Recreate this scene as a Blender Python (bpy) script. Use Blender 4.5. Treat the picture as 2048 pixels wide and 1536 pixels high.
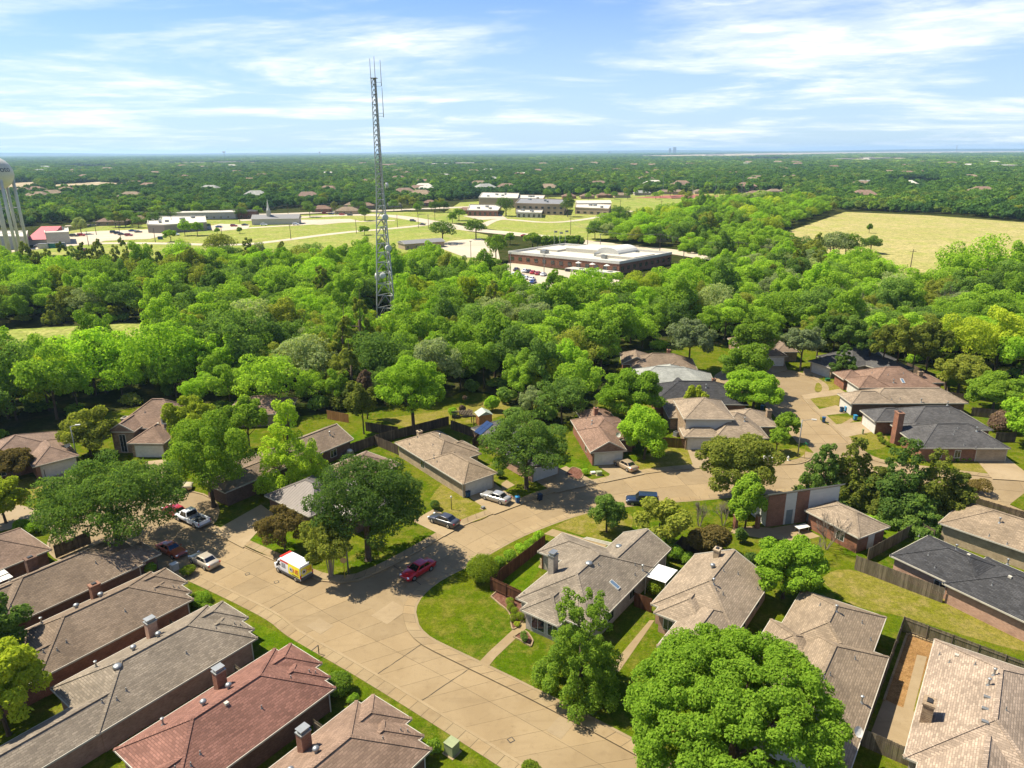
import bpy, math, random
import numpy as np
from mathutils import Vector, Matrix

for o in list(bpy.data.objects):
    bpy.data.objects.remove(o)
scene = bpy.context.scene
COL = scene.collection
PI = math.pi
rad = math.radians

# ------------------------------------------------------------------ camera
CAM_H = 50.0
FOCAL = 1421.0                       # focal length in pixels of the 2048 wide survey
PITCH = math.atan((768 - 303) / FOCAL)
ROLL = 0.005
cp, sp = math.cos(PITCH), math.sin(PITCH)
cr, sr = math.cos(ROLL), math.sin(ROLL)
cam_d = bpy.data.cameras.new('camera')
cam = bpy.data.objects.new('camera', cam_d)
COL.objects.link(cam)
Xc = Vector((cr, -sr * sp, -sr * cp))
Yc = Vector((sr, cr * sp, cr * cp))
Zc = Vector((0, -cp, sp))
M = Matrix((Xc, Yc, Zc)).transposed().to_4x4()
M.translation = (0, 0, CAM_H)
cam.matrix_world = M
cam_d.sensor_fit = 'HORIZONTAL'
cam_d.sensor_width = 36.0
cam_d.lens = FOCAL / 2048 * 36.0
cam_d.clip_start = 0.5
cam_d.clip_end = 60000
scene.camera = cam

# ------------------------------------------------------------------ light
SUN_AZ = Vector((-0.951, 0.307))      # where the sun stands, seen from above
SUN_EL = rad(57)
world = bpy.data.worlds.new('World')
scene.world = world
world.use_nodes = True
wn, wl = world.node_tree.nodes, world.node_tree.links
wn.clear()
def W(t, **k):
    n = wn.new(t)
    for a, b in k.items():
        setattr(n, a, b)
    return n
sky = W('ShaderNodeTexSky', sky_type='NISHITA', sun_disc=False)
sky.sun_elevation = SUN_EL
sky.sun_rotation = math.atan2(SUN_AZ.x, SUN_AZ.y)
sky.altitude = 200; sky.air_density = 1.0; sky.dust_density = 0.6; sky.ozone_density = 1.6
# clouds: noise on a flat layer high above, looked up by the direction of view
geo = W('ShaderNodeTexCoord')
sep = W('ShaderNodeSeparateXYZ')
wl.new(geo.outputs['Generated'], sep.inputs[0])
zz = W('ShaderNodeMath', operation='MAXIMUM'); zz.inputs[1].default_value = 0.0
wl.new(sep.outputs[2], zz.inputs[0])
za = W('ShaderNodeMath', operation='ADD'); za.inputs[1].default_value = 0.07
wl.new(zz.outputs[0], za.inputs[0])
dx = W('ShaderNodeMath', operation='DIVIDE'); dy = W('ShaderNodeMath', operation='DIVIDE')
wl.new(sep.outputs[0], dx.inputs[0]); wl.new(za.outputs[0], dx.inputs[1])
wl.new(sep.outputs[1], dy.inputs[0]); wl.new(za.outputs[0], dy.inputs[1])
cmb = W('ShaderNodeCombineXYZ')
wl.new(dx.outputs[0], cmb.inputs[0]); wl.new(dy.outputs[0], cmb.inputs[1])
CLOUD_AT = (3.1, 1.7, 0)
def cloud_layer(scale, loc, rot, lo, hi, rough, sx, dist):
    mp = W('ShaderNodeMapping')
    mp.inputs['Location'].default_value = loc
    mp.inputs['Rotation'].default_value = (0, 0, rot)
    mp.inputs['Scale'].default_value = (sx, 1, 1)
    wl.new(cmb.outputs[0], mp.inputs[0])
    nz = W('ShaderNodeTexNoise'); nz.inputs['Scale'].default_value = scale
    nz.inputs['Detail'].default_value = 9; nz.inputs['Roughness'].default_value = rough
    nz.inputs['Distortion'].default_value = dist
    wl.new(mp.outputs[0], nz.inputs[0])
    r = W('ShaderNodeMapRange', interpolation_type='SMOOTHSTEP')
    r.inputs[1].default_value = lo; r.inputs[2].default_value = hi
    wl.new(nz.outputs[0], r.inputs[0])
    return r
c1 = cloud_layer(0.46, CLOUD_AT, 0.35, 0.44, 0.64, 0.60, 0.9, 0.35)
c2 = cloud_layer(2.6, (1.0, 4.0, 2), -0.2, 0.38, 0.66, 0.62, 0.7, 0.4)
mm = W('ShaderNodeMath', operation='MULTIPLY'); wl.new(c1.outputs[0], mm.inputs[0])
m2 = W('ShaderNodeMath', operation='MULTIPLY_ADD'); m2.inputs[1].default_value = 0.60; m2.inputs[2].default_value = 0.50
wl.new(c2.outputs[0], m2.inputs[0]); wl.new(m2.outputs[0], mm.inputs[1])
# pale air towards the horizon
hz = W('ShaderNodeMapRange', interpolation_type='SMOOTHSTEP')
hz.inputs[1].default_value = 0.0; hz.inputs[2].default_value = 0.30
hz.inputs[3].default_value = 0.62; hz.inputs[4].default_value = 0.0
wl.new(sep.outputs[2], hz.inputs[0])
mxh = W('ShaderNodeMix', data_type='RGBA')
wl.new(hz.outputs[0], mxh.inputs[0])
tint = W('ShaderNodeMix', data_type='RGBA', blend_type='MULTIPLY'); tint.inputs[0].default_value = 1.0
tint.inputs[7].default_value = (0.40, 0.72, 1.16, 1)
wl.new(sky.outputs[0], tint.inputs[6])
wl.new(tint.outputs[2], mxh.inputs[6]); mxh.inputs[7].default_value = (5.9, 6.9, 7.7, 1)
mxc = W('ShaderNodeMix', data_type='RGBA')
wl.new(mm.outputs[0], mxc.inputs[0]); wl.new(mxh.outputs[2], mxc.inputs[6])
mxc.inputs[7].default_value = (8.2, 8.5, 8.9, 1)
bg = W('ShaderNodeBackground'); bg.inputs[1].default_value = 0.062
wo = W('ShaderNodeOutputWorld')
wl.new(mxc.outputs[2], bg.inputs[0]); wl.new(bg.outputs[0], wo.inputs[0])

sun_d = bpy.data.lights.new('sun', 'SUN')
sun_d.energy = 4.6; sun_d.angle = rad(0.55); sun_d.color = (1.0, 0.93, 0.80)
sun = bpy.data.objects.new('sun', sun_d); COL.objects.link(sun)
ld = Vector((-SUN_AZ.x * math.cos(SUN_EL), -SUN_AZ.y * math.cos(SUN_EL), -math.sin(SUN_EL)))
sun.rotation_euler = ld.to_track_quat('-Z', 'Y').to_euler()
sun.location = (-60, 20, 120)
vs = scene.view_settings
vs.view_transform = 'Standard'; vs.look = 'None'; vs.exposure = 1.22; vs.gamma = 1.0
scene.render.resolution_x = 1024; scene.render.resolution_y = 768
try:
    scene.cycles.max_bounces = 8; scene.cycles.diffuse_bounces = 4; scene.cycles.transmission_bounces = 4
    scene.cycles.transparent_max_bounces = 6; scene.cycles.volume_bounces = 0
except Exception:
    pass

# ------------------------------------------------------------------ helpers
def S(px, py, z=0.0):
    """site survey: a point of the 2048 x 1536 photograph to metres on the level z"""
    xc, yc = (px - 1024) / FOCAL, (768 - py) / FOCAL
    xl, yl = xc * cr + yc * sr, -xc * sr + yc * cr
    d = (xl, yl * sp + cp, yl * cp - sp)
    t = (z - CAM_H) / d[2]
    return Vector((d[0] * t, d[1] * t, z))
def SP(pts, z=0.0):
    return [S(p[0], p[1], z) for p in pts]
def dirv(a):
    return Vector((math.cos(rad(a)), math.sin(rad(a)), 0))
def tag(o, label=None, cat=None, group=None, kind=None):
    if label: o['label'] = label
    if cat: o['category'] = cat
    if group: o['group'] = group
    if kind: o['kind'] = kind
    return o
def empty(name, loc, rz=0, label=None, cat=None, group=None):
    o = bpy.data.objects.new(name, None); COL.objects.link(o)
    o.location = loc; o.rotation_euler = (0, 0, rz); o.empty_display_size = 0.5
    return tag(o, label, cat, group)
def link(name, me, parent=None, loc=None):
    o = bpy.data.objects.new(name, me); COL.objects.link(o)
    if parent is not None: o.parent = parent
    if loc is not None: o.location = loc
    return o
def copy_tree(o, parent=None):
    c = o.copy(); COL.objects.link(c); c.parent = parent
    for ch in o.children:
        copy_tree(ch, c)
    return c
def auto_uv(me):
    n = len(me.loops)
    if not n: return
    uvl = me.uv_layers.new(name='UVMap')
    lv = np.empty(n, np.int32); me.loops.foreach_get('vertex_index', lv)
    co = np.empty(len(me.vertices) * 3, np.float32); me.vertices.foreach_get('co', co); co = co.reshape(-1, 3)
    pn = np.empty(len(me.polygons) * 3, np.float32); me.polygons.foreach_get('normal', pn); pn = pn.reshape(-1, 3)
    lt = np.empty(len(me.polygons), np.int32); me.polygons.foreach_get('loop_total', lt)
    N = np.repeat(pn, lt, axis=0)
    h = np.hypot(N[:, 0], N[:, 1])
    flat = h < 0.05
    hh = np.where(flat, 1, h)
    U = np.stack([np.where(flat, 1, -N[:, 1] / hh), np.where(flat, 0, N[:, 0] / hh), np.zeros(n)], 1)
    V = np.cross(N, U)
    P = co[lv]
    uv = np.stack([(P * U).sum(1), (P * V).sum(1)], 1).astype(np.float32)
    uvl.data.foreach_set('uv', uv.ravel())
class MB:
    """collects faces and builds ONE mesh object"""
    def __init__(s): s.v = []; s.f = []; s.m = []
    def face(s, pts, m=0):
        b = len(s.v); s.v += [tuple(p) for p in pts]; s.f.append(tuple(range(b, b + len(pts)))); s.m.append(m)
    def hexa(s, p, m=0):          # 8 points: bottom 0-3 counter clockwise, top 4-7
        b = len(s.v); s.v += [tuple(q) for q in p]
        for f in ((3, 2, 1, 0), (4, 5, 6, 7), (0, 1, 5, 4), (1, 2, 6, 5), (2, 3, 7, 6), (3, 0, 4, 7)):
            s.f.append(tuple(b + i for i in f)); s.m.append(m)
        return s
    def box(s, c, d, a=0, m=0):   # centre, full sizes, rotation about z in radians
        ca, sa = math.cos(a), math.sin(a); p = []
        for z in (-.5, .5):
            for x, y in ((-.5, -.5), (.5, -.5), (.5, .5), (-.5, .5)):
                X, Y = x * d[0], y * d[1]
                p.append((c[0] + X * ca - Y * sa, c[1] + X * sa + Y * ca, c[2] + z * d[2]))
        return s.hexa(p, m)
    def beam(s, a, b, w, h, m=0, up=None):
        a, b = Vector(a), Vector(b); d = (b - a)
        if d.length < 1e-6: return s
        d.normalize(); up = up or Vector((0, 0, 1))
        if abs(d.dot(up)) > .99: up = Vector((1, 0, 0))
        r = d.cross(up).normalized(); u = r.cross(d)
        q = [(-r * w / 2 - u * h / 2), (r * w / 2 - u * h / 2), (r * w / 2 + u * h / 2), (-r * w / 2 + u * h / 2)]
        return s.hexa([a + q[0], a + q[1], b + q[1], b + q[0], a + q[3], a + q[2], b + q[2], b + q[3]], m)
    def prism(s, pts, z0, z1, m=0, ms=None, bottom=False):
        n = len(pts); b = len(s.v); ms = m if ms is None else ms
        area = sum(pts[i][0] * pts[(i + 1) % n][1] - pts[(i + 1) % n][0] * pts[i][1] for i in range(n))
        if area < 0: pts = pts[::-1]
        s.v += [(p[0], p[1], z0) for p in pts] + [(p[0], p[1], z1) for p in pts]
        s.f.append(tuple(b + n + i for i in range(n))); s.m.append(m)
        if bottom: s.f.append(tuple(b + n - 1 - i for i in range(n))); s.m.append(m)
        for i in range(n):
            j = (i + 1) % n
            s.f.append((b + i, b + j, b + n + j, b + n + i)); s.m.append(ms)
        return s
    def tube(s, a, b, r0, r1=None, n=8, m=0, cap=True):
        a, b = Vector(a), Vector(b); r1 = r0 if r1 is None else r1
        d = (b - a).normalized(); up = Vector((0, 0, 1)) if abs(d.z) < .95 else Vector((1, 0, 0))
        x = d.cross(up).normalized(); y = d.cross(x); k = len(s.v)
        for c, r in ((a, r0), (b, r1)):
            for i in range(n):
                t = 2 * PI * i / n; s.v.append(tuple(c + x * math.cos(t) * r + y * math.sin(t) * r))
        for i in range(n):
            j = (i + 1) % n; s.f.append((k + j, k + i, k + n + i, k + n + j)); s.m.append(m)
        if cap:
            s.f.append(tuple(k + i for i in range(n))); s.m.append(m)
            s.f.append(tuple(k + n + n - 1 - i for i in range(n))); s.m.append(m)
        return s
    def lathe(s, c, prof, n=12, m=0, sx=1, sy=1):
        k = len(s.v)
        for r, z in prof:
            for i in range(n):
                t = 2 * PI * i / n; s.v.append((c[0] + r * math.cos(t) * sx, c[1] + r * math.sin(t) * sy, c[2] + z))
        for q in range(len(prof) - 1):
            for i in range(n):
                j = (i + 1) % n; a = k + q * n
                s.f.append((a + i, a + j, a + n + j, a + n + i)); s.m.append(m)
        s.f.append(tuple(k + n - 1 - i for i in range(n))); s.m.append(m)
        e = k + (len(prof) - 1) * n
        s.f.append(tuple(e + i for i in range(n))); s.m.append(m)
        return s
    def mesh(s, name, mats, off=None, smooth=False):
        me = bpy.data.meshes.new(name)
        v = s.v
        if off is not None: v = [(p[0] - off[0], p[1] - off[1], p[2] - off[2]) for p in v]
        me.from_pydata(v, [], s.f)
        if not isinstance(mats, (list, tuple)): mats = [mats]
        for q in mats: me.materials.append(q)
        if len(mats) > 1: me.polygons.foreach_set('material_index', s.m)
        me.update()
        auto_uv(me)
        if smooth: me.polygons.foreach_set('use_smooth', [True] * len(me.polygons))
        return me
    def build(s, name, mats, parent=None, smooth=False, local=False):
        if not s.f: return None
        off = parent.location if (parent is not None and not local) else None
        if parent is not None and parent.parent is not None and not local:
            off = parent.parent.location + parent.location
        if parent is None and not local:      # put the origin at the middle of the base
            xs = [p[0] for p in s.v]; ys = [p[1] for p in s.v]; zs = [p[2] for p in s.v]
            off = Vector(((min(xs) + max(xs)) / 2, (min(ys) + max(ys)) / 2, min(zs)))
            return link(name, s.mesh(name, mats, off, smooth), None, off)
        return link(name, s.mesh(name, mats, off, smooth), parent)

# ------------------------------------------------------------------ materials
class NT:
    def __init__(s, name):
        s.m = bpy.data.materials.new(name); s.m.use_nodes = True
        s.t = s.m.node_tree; s.t.nodes.clear(); s.L = s.t.links
        s.out = s.n('ShaderNodeOutputMaterial')
    def n(s, t, inp=None, **k):
        q = s.t.nodes.new(t)
        for a, b in k.items(): setattr(q, a, b)
        for a, b in (inp or {}).items():
            if isinstance(b, tuple) and len(b) == 3 and q.inputs[a].type == 'RGBA': b = b + (1,)
            if hasattr(b, 'node'): s.L.new(b, q.inputs[a])
            else: q.inputs[a].default_value = b
        return q
    def pos(s):
        return s.n('ShaderNodeNewGeometry').outputs['Position']
    def uv(s):
        return s.n('ShaderNodeUVMap').outputs[0]
    def noise(s, vec, scale, detail=4, rough=.6, dist=0):
        return s.n('ShaderNodeTexNoise', {'Vector': vec, 'Scale': scale, 'Detail': detail, 'Roughness': rough, 'Distortion': dist}).outputs[0]
    def rng(s, v, a, b, c=0., d=1., smooth=False):
        q = s.n('ShaderNodeMapRange', {0: v, 1: a, 2: b, 3: c, 4: d})
        if smooth: q.interpolation_type = 'SMOOTHSTEP'
        return q.outputs[0]
    def mix(s, f, a, b, mode='MIX'):
        q = s.n('ShaderNodeMix', data_type='RGBA', blend_type=mode)
        for i, x in ((0, f), (6, a), (7, b)):
            if hasattr(x, 'node'): s.L.new(x, q.inputs[i])
            else: q.inputs[i].default_value = x if not isinstance(x, tuple) else (x + (1,) if len(x) == 3 else x)
        return q.outputs[2]
    def math(s, op, a, b=0.):
        q = s.n('ShaderNodeMath', operation=op)
        for i, x in ((0, a), (1, b)):
            if hasattr(x, 'node'): s.L.new(x, q.inputs[i])
            else: q.inputs[i].default_value = x
        return q.outputs[0]
    def bump(s, h, strength, dist=.05):
        return s.n('ShaderNodeBump', {'Height': h, 'Strength': strength, 'Distance': dist}).outputs[0]
    def pbr(s, col, rough=.8, normal=None, metal=0., spec=.3):
        col = s.mix(1., col, (.67, .65, .58), 'MULTIPLY')
        d = {'Base Color': col, 'Roughness': rough, 'Metallic': metal, 'Specular IOR Level': spec}
        if normal is not None: d['Normal'] = normal
        b = s.n('ShaderNodeBsdfPrincipled', d)
        s.L.new(b.outputs[0], s.out.inputs[0]); return s.m
def shade(c, k): return tuple(min(1, x * k) for x in c)
def plain(name, col, rough=.6, metal=0., spec=.4):
    t = NT(name); nz = t.noise(t.pos(), 1.7, 3)
    return t.pbr(t.mix(t.rng(nz, .3, .7), shade(col, .88), shade(col, 1.08)), rough, None, metal, spec)
def paint(name, col, rough=.25, spec=.5, metal=0.):
    t = NT(name)
    b = t.n('ShaderNodeBsdfPrincipled', {'Base Color': col, 'Roughness': rough, 'Metallic': metal, 'Specular IOR Level': spec, 'Coat Weight': .6, 'Coat Roughness': .08})
    t.L.new(b.outputs[0], t.out.inputs[0]); return t.m
def shingle(name, col, var=.2, bw=.5, bh=.21, contrast=.74, blot=.2):
    t = NT(name); uv = t.uv()
    br = t.n('ShaderNodeTexBrick', {'Vector': uv, 'Color1': shade(col, 1 - var), 'Color2': shade(col, 1 + var), 'Mortar': shade(col, contrast),
             'Scale': 1., 'Mortar Size': .03, 'Mortar Smooth': .4, 'Bias': 0., 'Brick Width': bw, 'Row Height': bh}, offset=.5)
    p = t.pos()
    n1 = t.noise(p, .35, 5, .62); n2 = t.noise(p, 14., 2)
    c = t.mix(1., br.outputs[0], t.mix(t.rng(n1, .3, .7), (1 - blot,) * 3, (1 + blot,) * 3), 'MULTIPLY')
    c = t.mix(1., c, t.mix(t.rng(n2, .3, .7), (.88,) * 3, (1.12,) * 3), 'MULTIPLY')
    st = t.n('ShaderNodeMapping', {'Vector': uv, 'Scale': (1.6, .12, 1)}).outputs[0]
    c = t.mix(t.rng(t.noise(st, 1., 3), .56, .8, 0, .35), c, shade(col, .55))
    bp = t.bump(br.outputs[1], .6, .03)
    bp.node.invert = True
    return t.pbr(c, .92, bp, 0, .15)
def brickmat(name, c1, c2, mortar, bw=.24, bh=.085, blot=.22):
    t = NT(name); uv = t.uv()
    br = t.n('ShaderNodeTexBrick', {'Vector': uv, 'Color1': c1, 'Color2': c2, 'Mortar': mortar, 'Scale': 1., 'Mortar Size': .012,
             'Mortar Smooth': .2, 'Bias': 0., 'Brick Width': bw, 'Row Height': bh}, offset=.5)
    n1 = t.noise(t.pos(), .9, 5, .65)
    c = t.mix(1., br.outputs[0], t.mix(t.rng(n1, .3, .7), (1 - blot,) * 3, (1 + blot,) * 3), 'MULTIPLY')
    bp = t.bump(br.outputs[1], .5, .02); bp.node.invert = True
    return t.pbr(c, .9, bp, 0, .2)
def concrete(name, c1, c2, c3, rough=.85, scale=1., stain=.55):
    t = NT(name); p = t.pos()
    a = t.noise(p, .16 * scale, 6, .62, .6); b = t.noise(p, 1.1 * scale, 5, .65); f = t.noise(p, 22., 3)
    c = t.mix(t.rng(a, .34, .66, smooth=True), c1, c2)
    c = t.mix(t.rng(b, .5, .78, 0, stain, True), c, c3)
    st = t.n('ShaderNodeMapping', {'Vector': p, 'Rotation': (0, 0, rad(36.5)), 'Scale': (.06, .55, 1)}).outputs[0]
    c = t.mix(t.rng(t.noise(st, 1.3, 5, .6), .55, .78, 0, .45, True), c, c3)
    sp3 = t.noise(p, .62 * scale, 7, .72, 1.2)
    c = t.mix(t.rng(sp3, .60, .70, 0, .42, True), c, shade(c3, .72))
    c = t.mix(t.rng(sp3, .40, .30, 0, .35, True), c, shade(c2, 1.15))
    c = t.mix(1., c, t.mix(t.rng(f, .3, .7), (.93,) * 3, (1.07,) * 3), 'MULTIPLY')
    oi = t.n('ShaderNodeObjectInfo').outputs['Random']
    c = t.mix(1., c, t.mix(oi, (.91, .91, .92), (1.06, 1.05, 1.04)), 'MULTIPLY')
    return t.pbr(c, rough, t.bump(f, .12, .02), 0, .25)
def grassmat(name, c1, c2, c3, big=.09, mid=.6, fine=9., hgt=.35):
    t = NT(name); p = t.pos()
    a = t.noise(p, big, 5, .6, .5); b = t.noise(p, mid, 6, .68); f = t.noise(p, fine, 4, .7)
    c = t.mix(t.rng(a, .36, .64, smooth=True), c1, c2)
    c = t.mix(t.rng(b, .43, .66, 0, .9, True), c, c3)
    b2 = t.noise(p, mid * 4.3, 5, .7)
    c = t.mix(1., c, t.mix(t.rng(b2, .32, .68), (.70, .74, .66), (1.28, 1.22, 1.3)), 'MULTIPLY')
    c = t.mix(1., c, t.mix(t.rng(f, .3, .7), (.55, .58, .5), (1.42, 1.38, 1.4)), 'MULTIPLY')
    return t.pbr(c, 1., t.bump(f, hgt, .08) if hgt > 0 else None, 0, .0)
def leafmat(name, c1, c2, trans=.46, var=.32, blossom=None):
    t = NT(name)
    isl = t.n('ShaderNodeNewGeometry').outputs['Random Per Island']
    oi = t.n('ShaderNodeObjectInfo').outputs['Random']
    c = t.mix(isl, c1, c2)
    c = t.mix(1., c, t.mix(oi, (1 - var * .7, 1 - var * .62, 1 - var * .5), (1 + var, 1 + var * .85, 1 + var * .4)), 'MULTIPLY')
    if blossom:
        c = t.mix(t.rng(isl, .80, .84), c, blossom)
    d = t.n('ShaderNodeBsdfDiffuse', {'Color': c, 'Roughness': .5})
    tr = t.n('ShaderNodeBsdfTranslucent', {'Color': t.mix(1., c, (1.15, 1.2, .55), 'MULTIPLY')})
    mx = t.n('ShaderNodeMixShader', {0: trans, 1: d.outputs[0], 2: tr.outputs[0]})
    t.L.new(mx.outputs[0], t.out.inputs[0]); return t.m
def barkmat(name, c1, c2):
    t = NT(name); p = t.pos(); st = t.n('ShaderNodeMapping', {'Vector': p, 'Scale': (3, 3, .6)}).outputs[0]
    n = t.noise(st, 3., 5, .7)
    return t.pbr(t.mix(t.rng(n, .35, .65), c1, c2), .95, t.bump(n, .6, .05), 0, .1)
def woodfence(name, c1, c2):
    t = NT(name); isl = t.n('ShaderNodeNewGeometry').outputs['Random Per Island']; p = t.pos()
    st = t.n('ShaderNodeMapping', {'Vector': p, 'Scale': (4, 4, .5)}).outputs[0]
    c = t.mix(isl, c1, c2)
    n = t.noise(st, 2., 4)
    c = t.mix(1., c, t.mix(t.rng(n, .3, .7), (.7,) * 3, (1.25,) * 3), 'MULTIPLY')
    return t.pbr(c, .9, None, 0, .15)
def glassmat(name, col=(.02, .025, .03), rough=.06):
    t = NT(name)
    return t.pbr(t.mix(t.rng(t.noise(t.pos(), .8, 2), .3, .7), shade(col, .7), shade(col, 1.4)), rough, None, 0, .9)

M_road = concrete('road_concrete', (.310, .226, .125), (.358, .268, .155), (.240, .172, .095))
M_walk = concrete('sidewalk_concrete', (.325, .235, .128), (.375, .285, .165), (.245, .175, .095), scale=1.6)
M_drive = concrete('driveway_concrete', (.345, .26, .155), (.40, .31, .195), (.28, .205, .12), scale=1.3)
M_joint = plain('joint_earth', (.10, .078, .05), .95)
M_kerb = concrete('kerb_concrete', (.33, .245, .14), (.38, .29, .175), (.25, .185, .105), scale=2)
M_lawn = grassmat('lawn_grass', (.070, .125, .005), (.115, .150, .008), (.17, .17, .028))
M_lawn_dry = grassmat('dry_lawn_grass', (.17, .18, .018), (.22, .20, .04), (.27, .225, .075))
M_lawn_lush = grassmat('lush_grass', (.06, .13, .004), (.10, .165, .006), (.13, .175, .012))
M_field = grassmat('field_grass', (.40, .37, .155), (.45, .40, .19), (.35, .37, .11), big=.012, mid=.06, fine=.9, hgt=0.)
M_meadow = grassmat('mown_grass', (.25, .33, .07), (.31, .35, .09), (.38, .37, .14), big=.014, mid=.07, fine=.9, hgt=0.)
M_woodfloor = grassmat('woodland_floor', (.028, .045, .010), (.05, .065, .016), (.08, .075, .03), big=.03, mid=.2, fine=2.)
M_soil = grassmat('garden_soil', (.30, .175, .075), (.38, .23, .105), (.23, .13, .055), big=.4, mid=1.6, fine=14.)
M_mulch = grassmat('red_mulch', (.13, .055, .04), (.19, .09, .07), (.26, .15, .12), big=.8, mid=4., fine=26.)
M_fascia = plain('cream_trim', (.62, .58, .50), .6)
M_white = plain('white_paint', (.78, .77, .74), .55)
M_garage = plain('garage_door_paint', (.72, .71, .69), .5)
M_metal = plain('galvanised_steel', (.42, .44, .46), .45, .7)
M_dark = plain('dark_metal', (.035, .033, .032), .5)
M_grey = plain('grey_metal', (.30, .31, .32), .5, .4)
M_black = plain('black_rubber', (.018, .018, .018), .8)
M_pane = glassmat('window_glass', (.035, .045, .05))
M_carglass = glassmat('car_glass', (.012, .014, .016), .04)
M_bark = barkmat('bark', (.09, .065, .045), (.17, .13, .10))
M_palebark = barkmat('pale_bark', (.30, .25, .20), (.45, .39, .32))
M_deadwood = barkmat('bare_twigs', (.20, .165, .135), (.30, .26, .22))
M_fence = woodfence('weathered_fence', (.085, .062, .045), (.17, .13, .095))
M_fence_red = woodfence('brown_stained_fence', (.10, .042, .022), (.19, .085, .045))
M_fence_grey = woodfence('grey_old_fence', (.13, .105, .075), (.27, .225, .165))
M_fence_new = woodfence('orange_cedar_fence', (.42, .20, .075), (.56, .29, .12))
M_blue = plain('blue_bin_plastic', (.015, .10, .27), .4)
M_ltblue = plain('light_blue_bin_plastic', (.05, .32, .62), .4)
M_navy = plain('navy_bin_plastic', (.012, .03, .07), .45)
M_brick_red = brickmat('red_brick', (.26, .085, .045), (.36, .14, .08), (.34, .28, .22))
M_brick_dark = brickmat('dark_brown_brick', (.15, .075, .052), (.26, .135, .095), (.25, .20, .16))
M_brick_pink = brickmat('pink_brick', (.46, .25, .175), (.60, .36, .27), (.52, .42, .34))
M_brick_tan = brickmat('tan_brick', (.42, .31, .20), (.55, .43, .29), (.50, .43, .34))
M_brick_pale = brickmat('pale_grey_brick', (.40, .35, .29), (.58, .52, .45), (.50, .45, .40))
M_brick_mott = brickmat('mottled_brick', (.22, .13, .08), (.50, .36, .23), (.42, .35, .27))
M_siding = brickmat('white_siding', (.70, .70, .69), (.76, .76, .74), (.52, .53, .54), 6., .2, .05)
# ------------------------------------------------------------------ ground, roads
Z_SHEET, Z_SLAB, Z_LAWN = 0.03, 0.05, 0.16
def smooth(pts, step=1.2):
    out = []
    n = len(pts)
    for i in range(n - 1):
        p0, p1, p2, p3 = pts[max(i - 1, 0)], pts[i], pts[i + 1], pts[min(i + 2, n - 1)]
        k = max(1, int((p2 - p1).length / step))
        for j in range(k):
            t = j / k
            out.append(0.5 * ((2 * p1) + (p2 - p0) * t + (2 * p0 - 5 * p1 + 4 * p2 - p3) * t * t + (3 * p1 - p0 - 3 * p2 + p3) * t ** 3))
    out.append(pts[-1].copy())
    return out
def resample(pts, n):
    d = [0]
    for a, b in zip(pts, pts[1:]): d.append(d[-1] + (b - a).length)
    out = []; j = 0
    for i in range(n + 1):
        t = d[-1] * i / n
        while j < len(d) - 2 and d[j + 1] < t: j += 1
        k = (t - d[j]) / max(1e-9, d[j + 1] - d[j])
        out.append(pts[j].lerp(pts[j + 1], min(1, k)))
    return out
def length(pts): return sum((b - a).length for a, b in zip(pts, pts[1:]))
def offset(pts, d):
    out = []
    for i, p in enumerate(pts):
        t = (pts[min(i + 1, len(pts) - 1)] - pts[max(i - 1, 0)]); t.z = 0
        if t.length < 1e-9: out.append(p.copy()); continue
        t.normalize(); out.append(p + Vector((-t.y, t.x, 0)) * d)
    return out
def sheet(name, pts, z, mat, parent=None, thick=None):
    mb = MB(); mb.prism([(p[0], p[1]) for p in pts], z - (thick or 0.02), z, 0)
    o = mb.build(name, mat, parent)
    if parent is None: o['kind'] = 'structure'
    return o

ground = MB(); G = 26000
for i in range(24):
    a, b = 2 * PI * i / 24, 2 * PI * (i + 1) / 24
    ground.face([(0, 0, 0), (G * math.cos(a), G * math.sin(a), 0), (G * math.cos(b), G * math.sin(b), 0)])
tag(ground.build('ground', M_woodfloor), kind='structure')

C1 = S(275, 1050); R1 = 10.7
C2 = S(1540, 766); R2 = 11.0
def arc(c, r, a0, a1, n=14):
    return [c + Vector((math.cos(rad(a0 + (a1 - a0) * i / n)), math.sin(rad(a0 + (a1 - a0) * i / n)), 0)) * r for i in range(n + 1)]
e_main_l = smooth(SP([(307, 1119), (391, 1150), (544, 1223), (600, 1263), (720, 1331), (837, 1401), (1033, 1523), (1190, 1625)]))
e_main_r = smooth(SP([(408, 1059), (548, 1122), (640, 1165), (750, 1221), (858, 1276), (1029, 1359), (1160, 1425), (1300, 1499), (1460, 1590)]))
e_nw = smooth(SP([(408, 1059), (548, 1122), (610, 1151), (645, 1163), (680, 1167), (715, 1162), (760, 1144), (804, 1122), (860, 1090), (917, 1057), (980, 1031), (1043, 1009),
                  (1102, 987), (1205, 966), (1273, 951), (1386, 938), (1480, 934), (1552, 931), (1600, 928), (1622, 919), (1628, 908)]))
e_cul_r = smooth(SP([(1604, 795), (1626, 820), (1641, 833), (1679, 870), (1696, 887)]))
e_cul_l = [p + Vector((-7.8, 0, 0)) for p in e_cul_r]
e_ne = smooth(SP([(1696, 887), (1716, 905), (1745, 921), (1800, 933), (1926, 949), (2048, 964), (2250, 988)]))
e_se = smooth(SP([(1460, 1590), (1300, 1499), (1160, 1425), (1029, 1359), (900, 1297), (858, 1275), (837, 1252), (831, 1227), (841, 1199), (879, 1165), (949, 1128), (1033, 1081), (1102, 1052),
                  (1171, 1029), (1240, 1017), (1330, 1008), (1420, 1001), (1500, 993), (1600, 987), (1760, 989), (1900, 991), (1960, 1000), (2030, 1030), (2120, 1090)]))
a1s = math.degrees(math.atan2(*(e_main_l[0] - C1).yx)); a1n = math.degrees(math.atan2(*(e_nw[0] - C1).yx))
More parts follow.
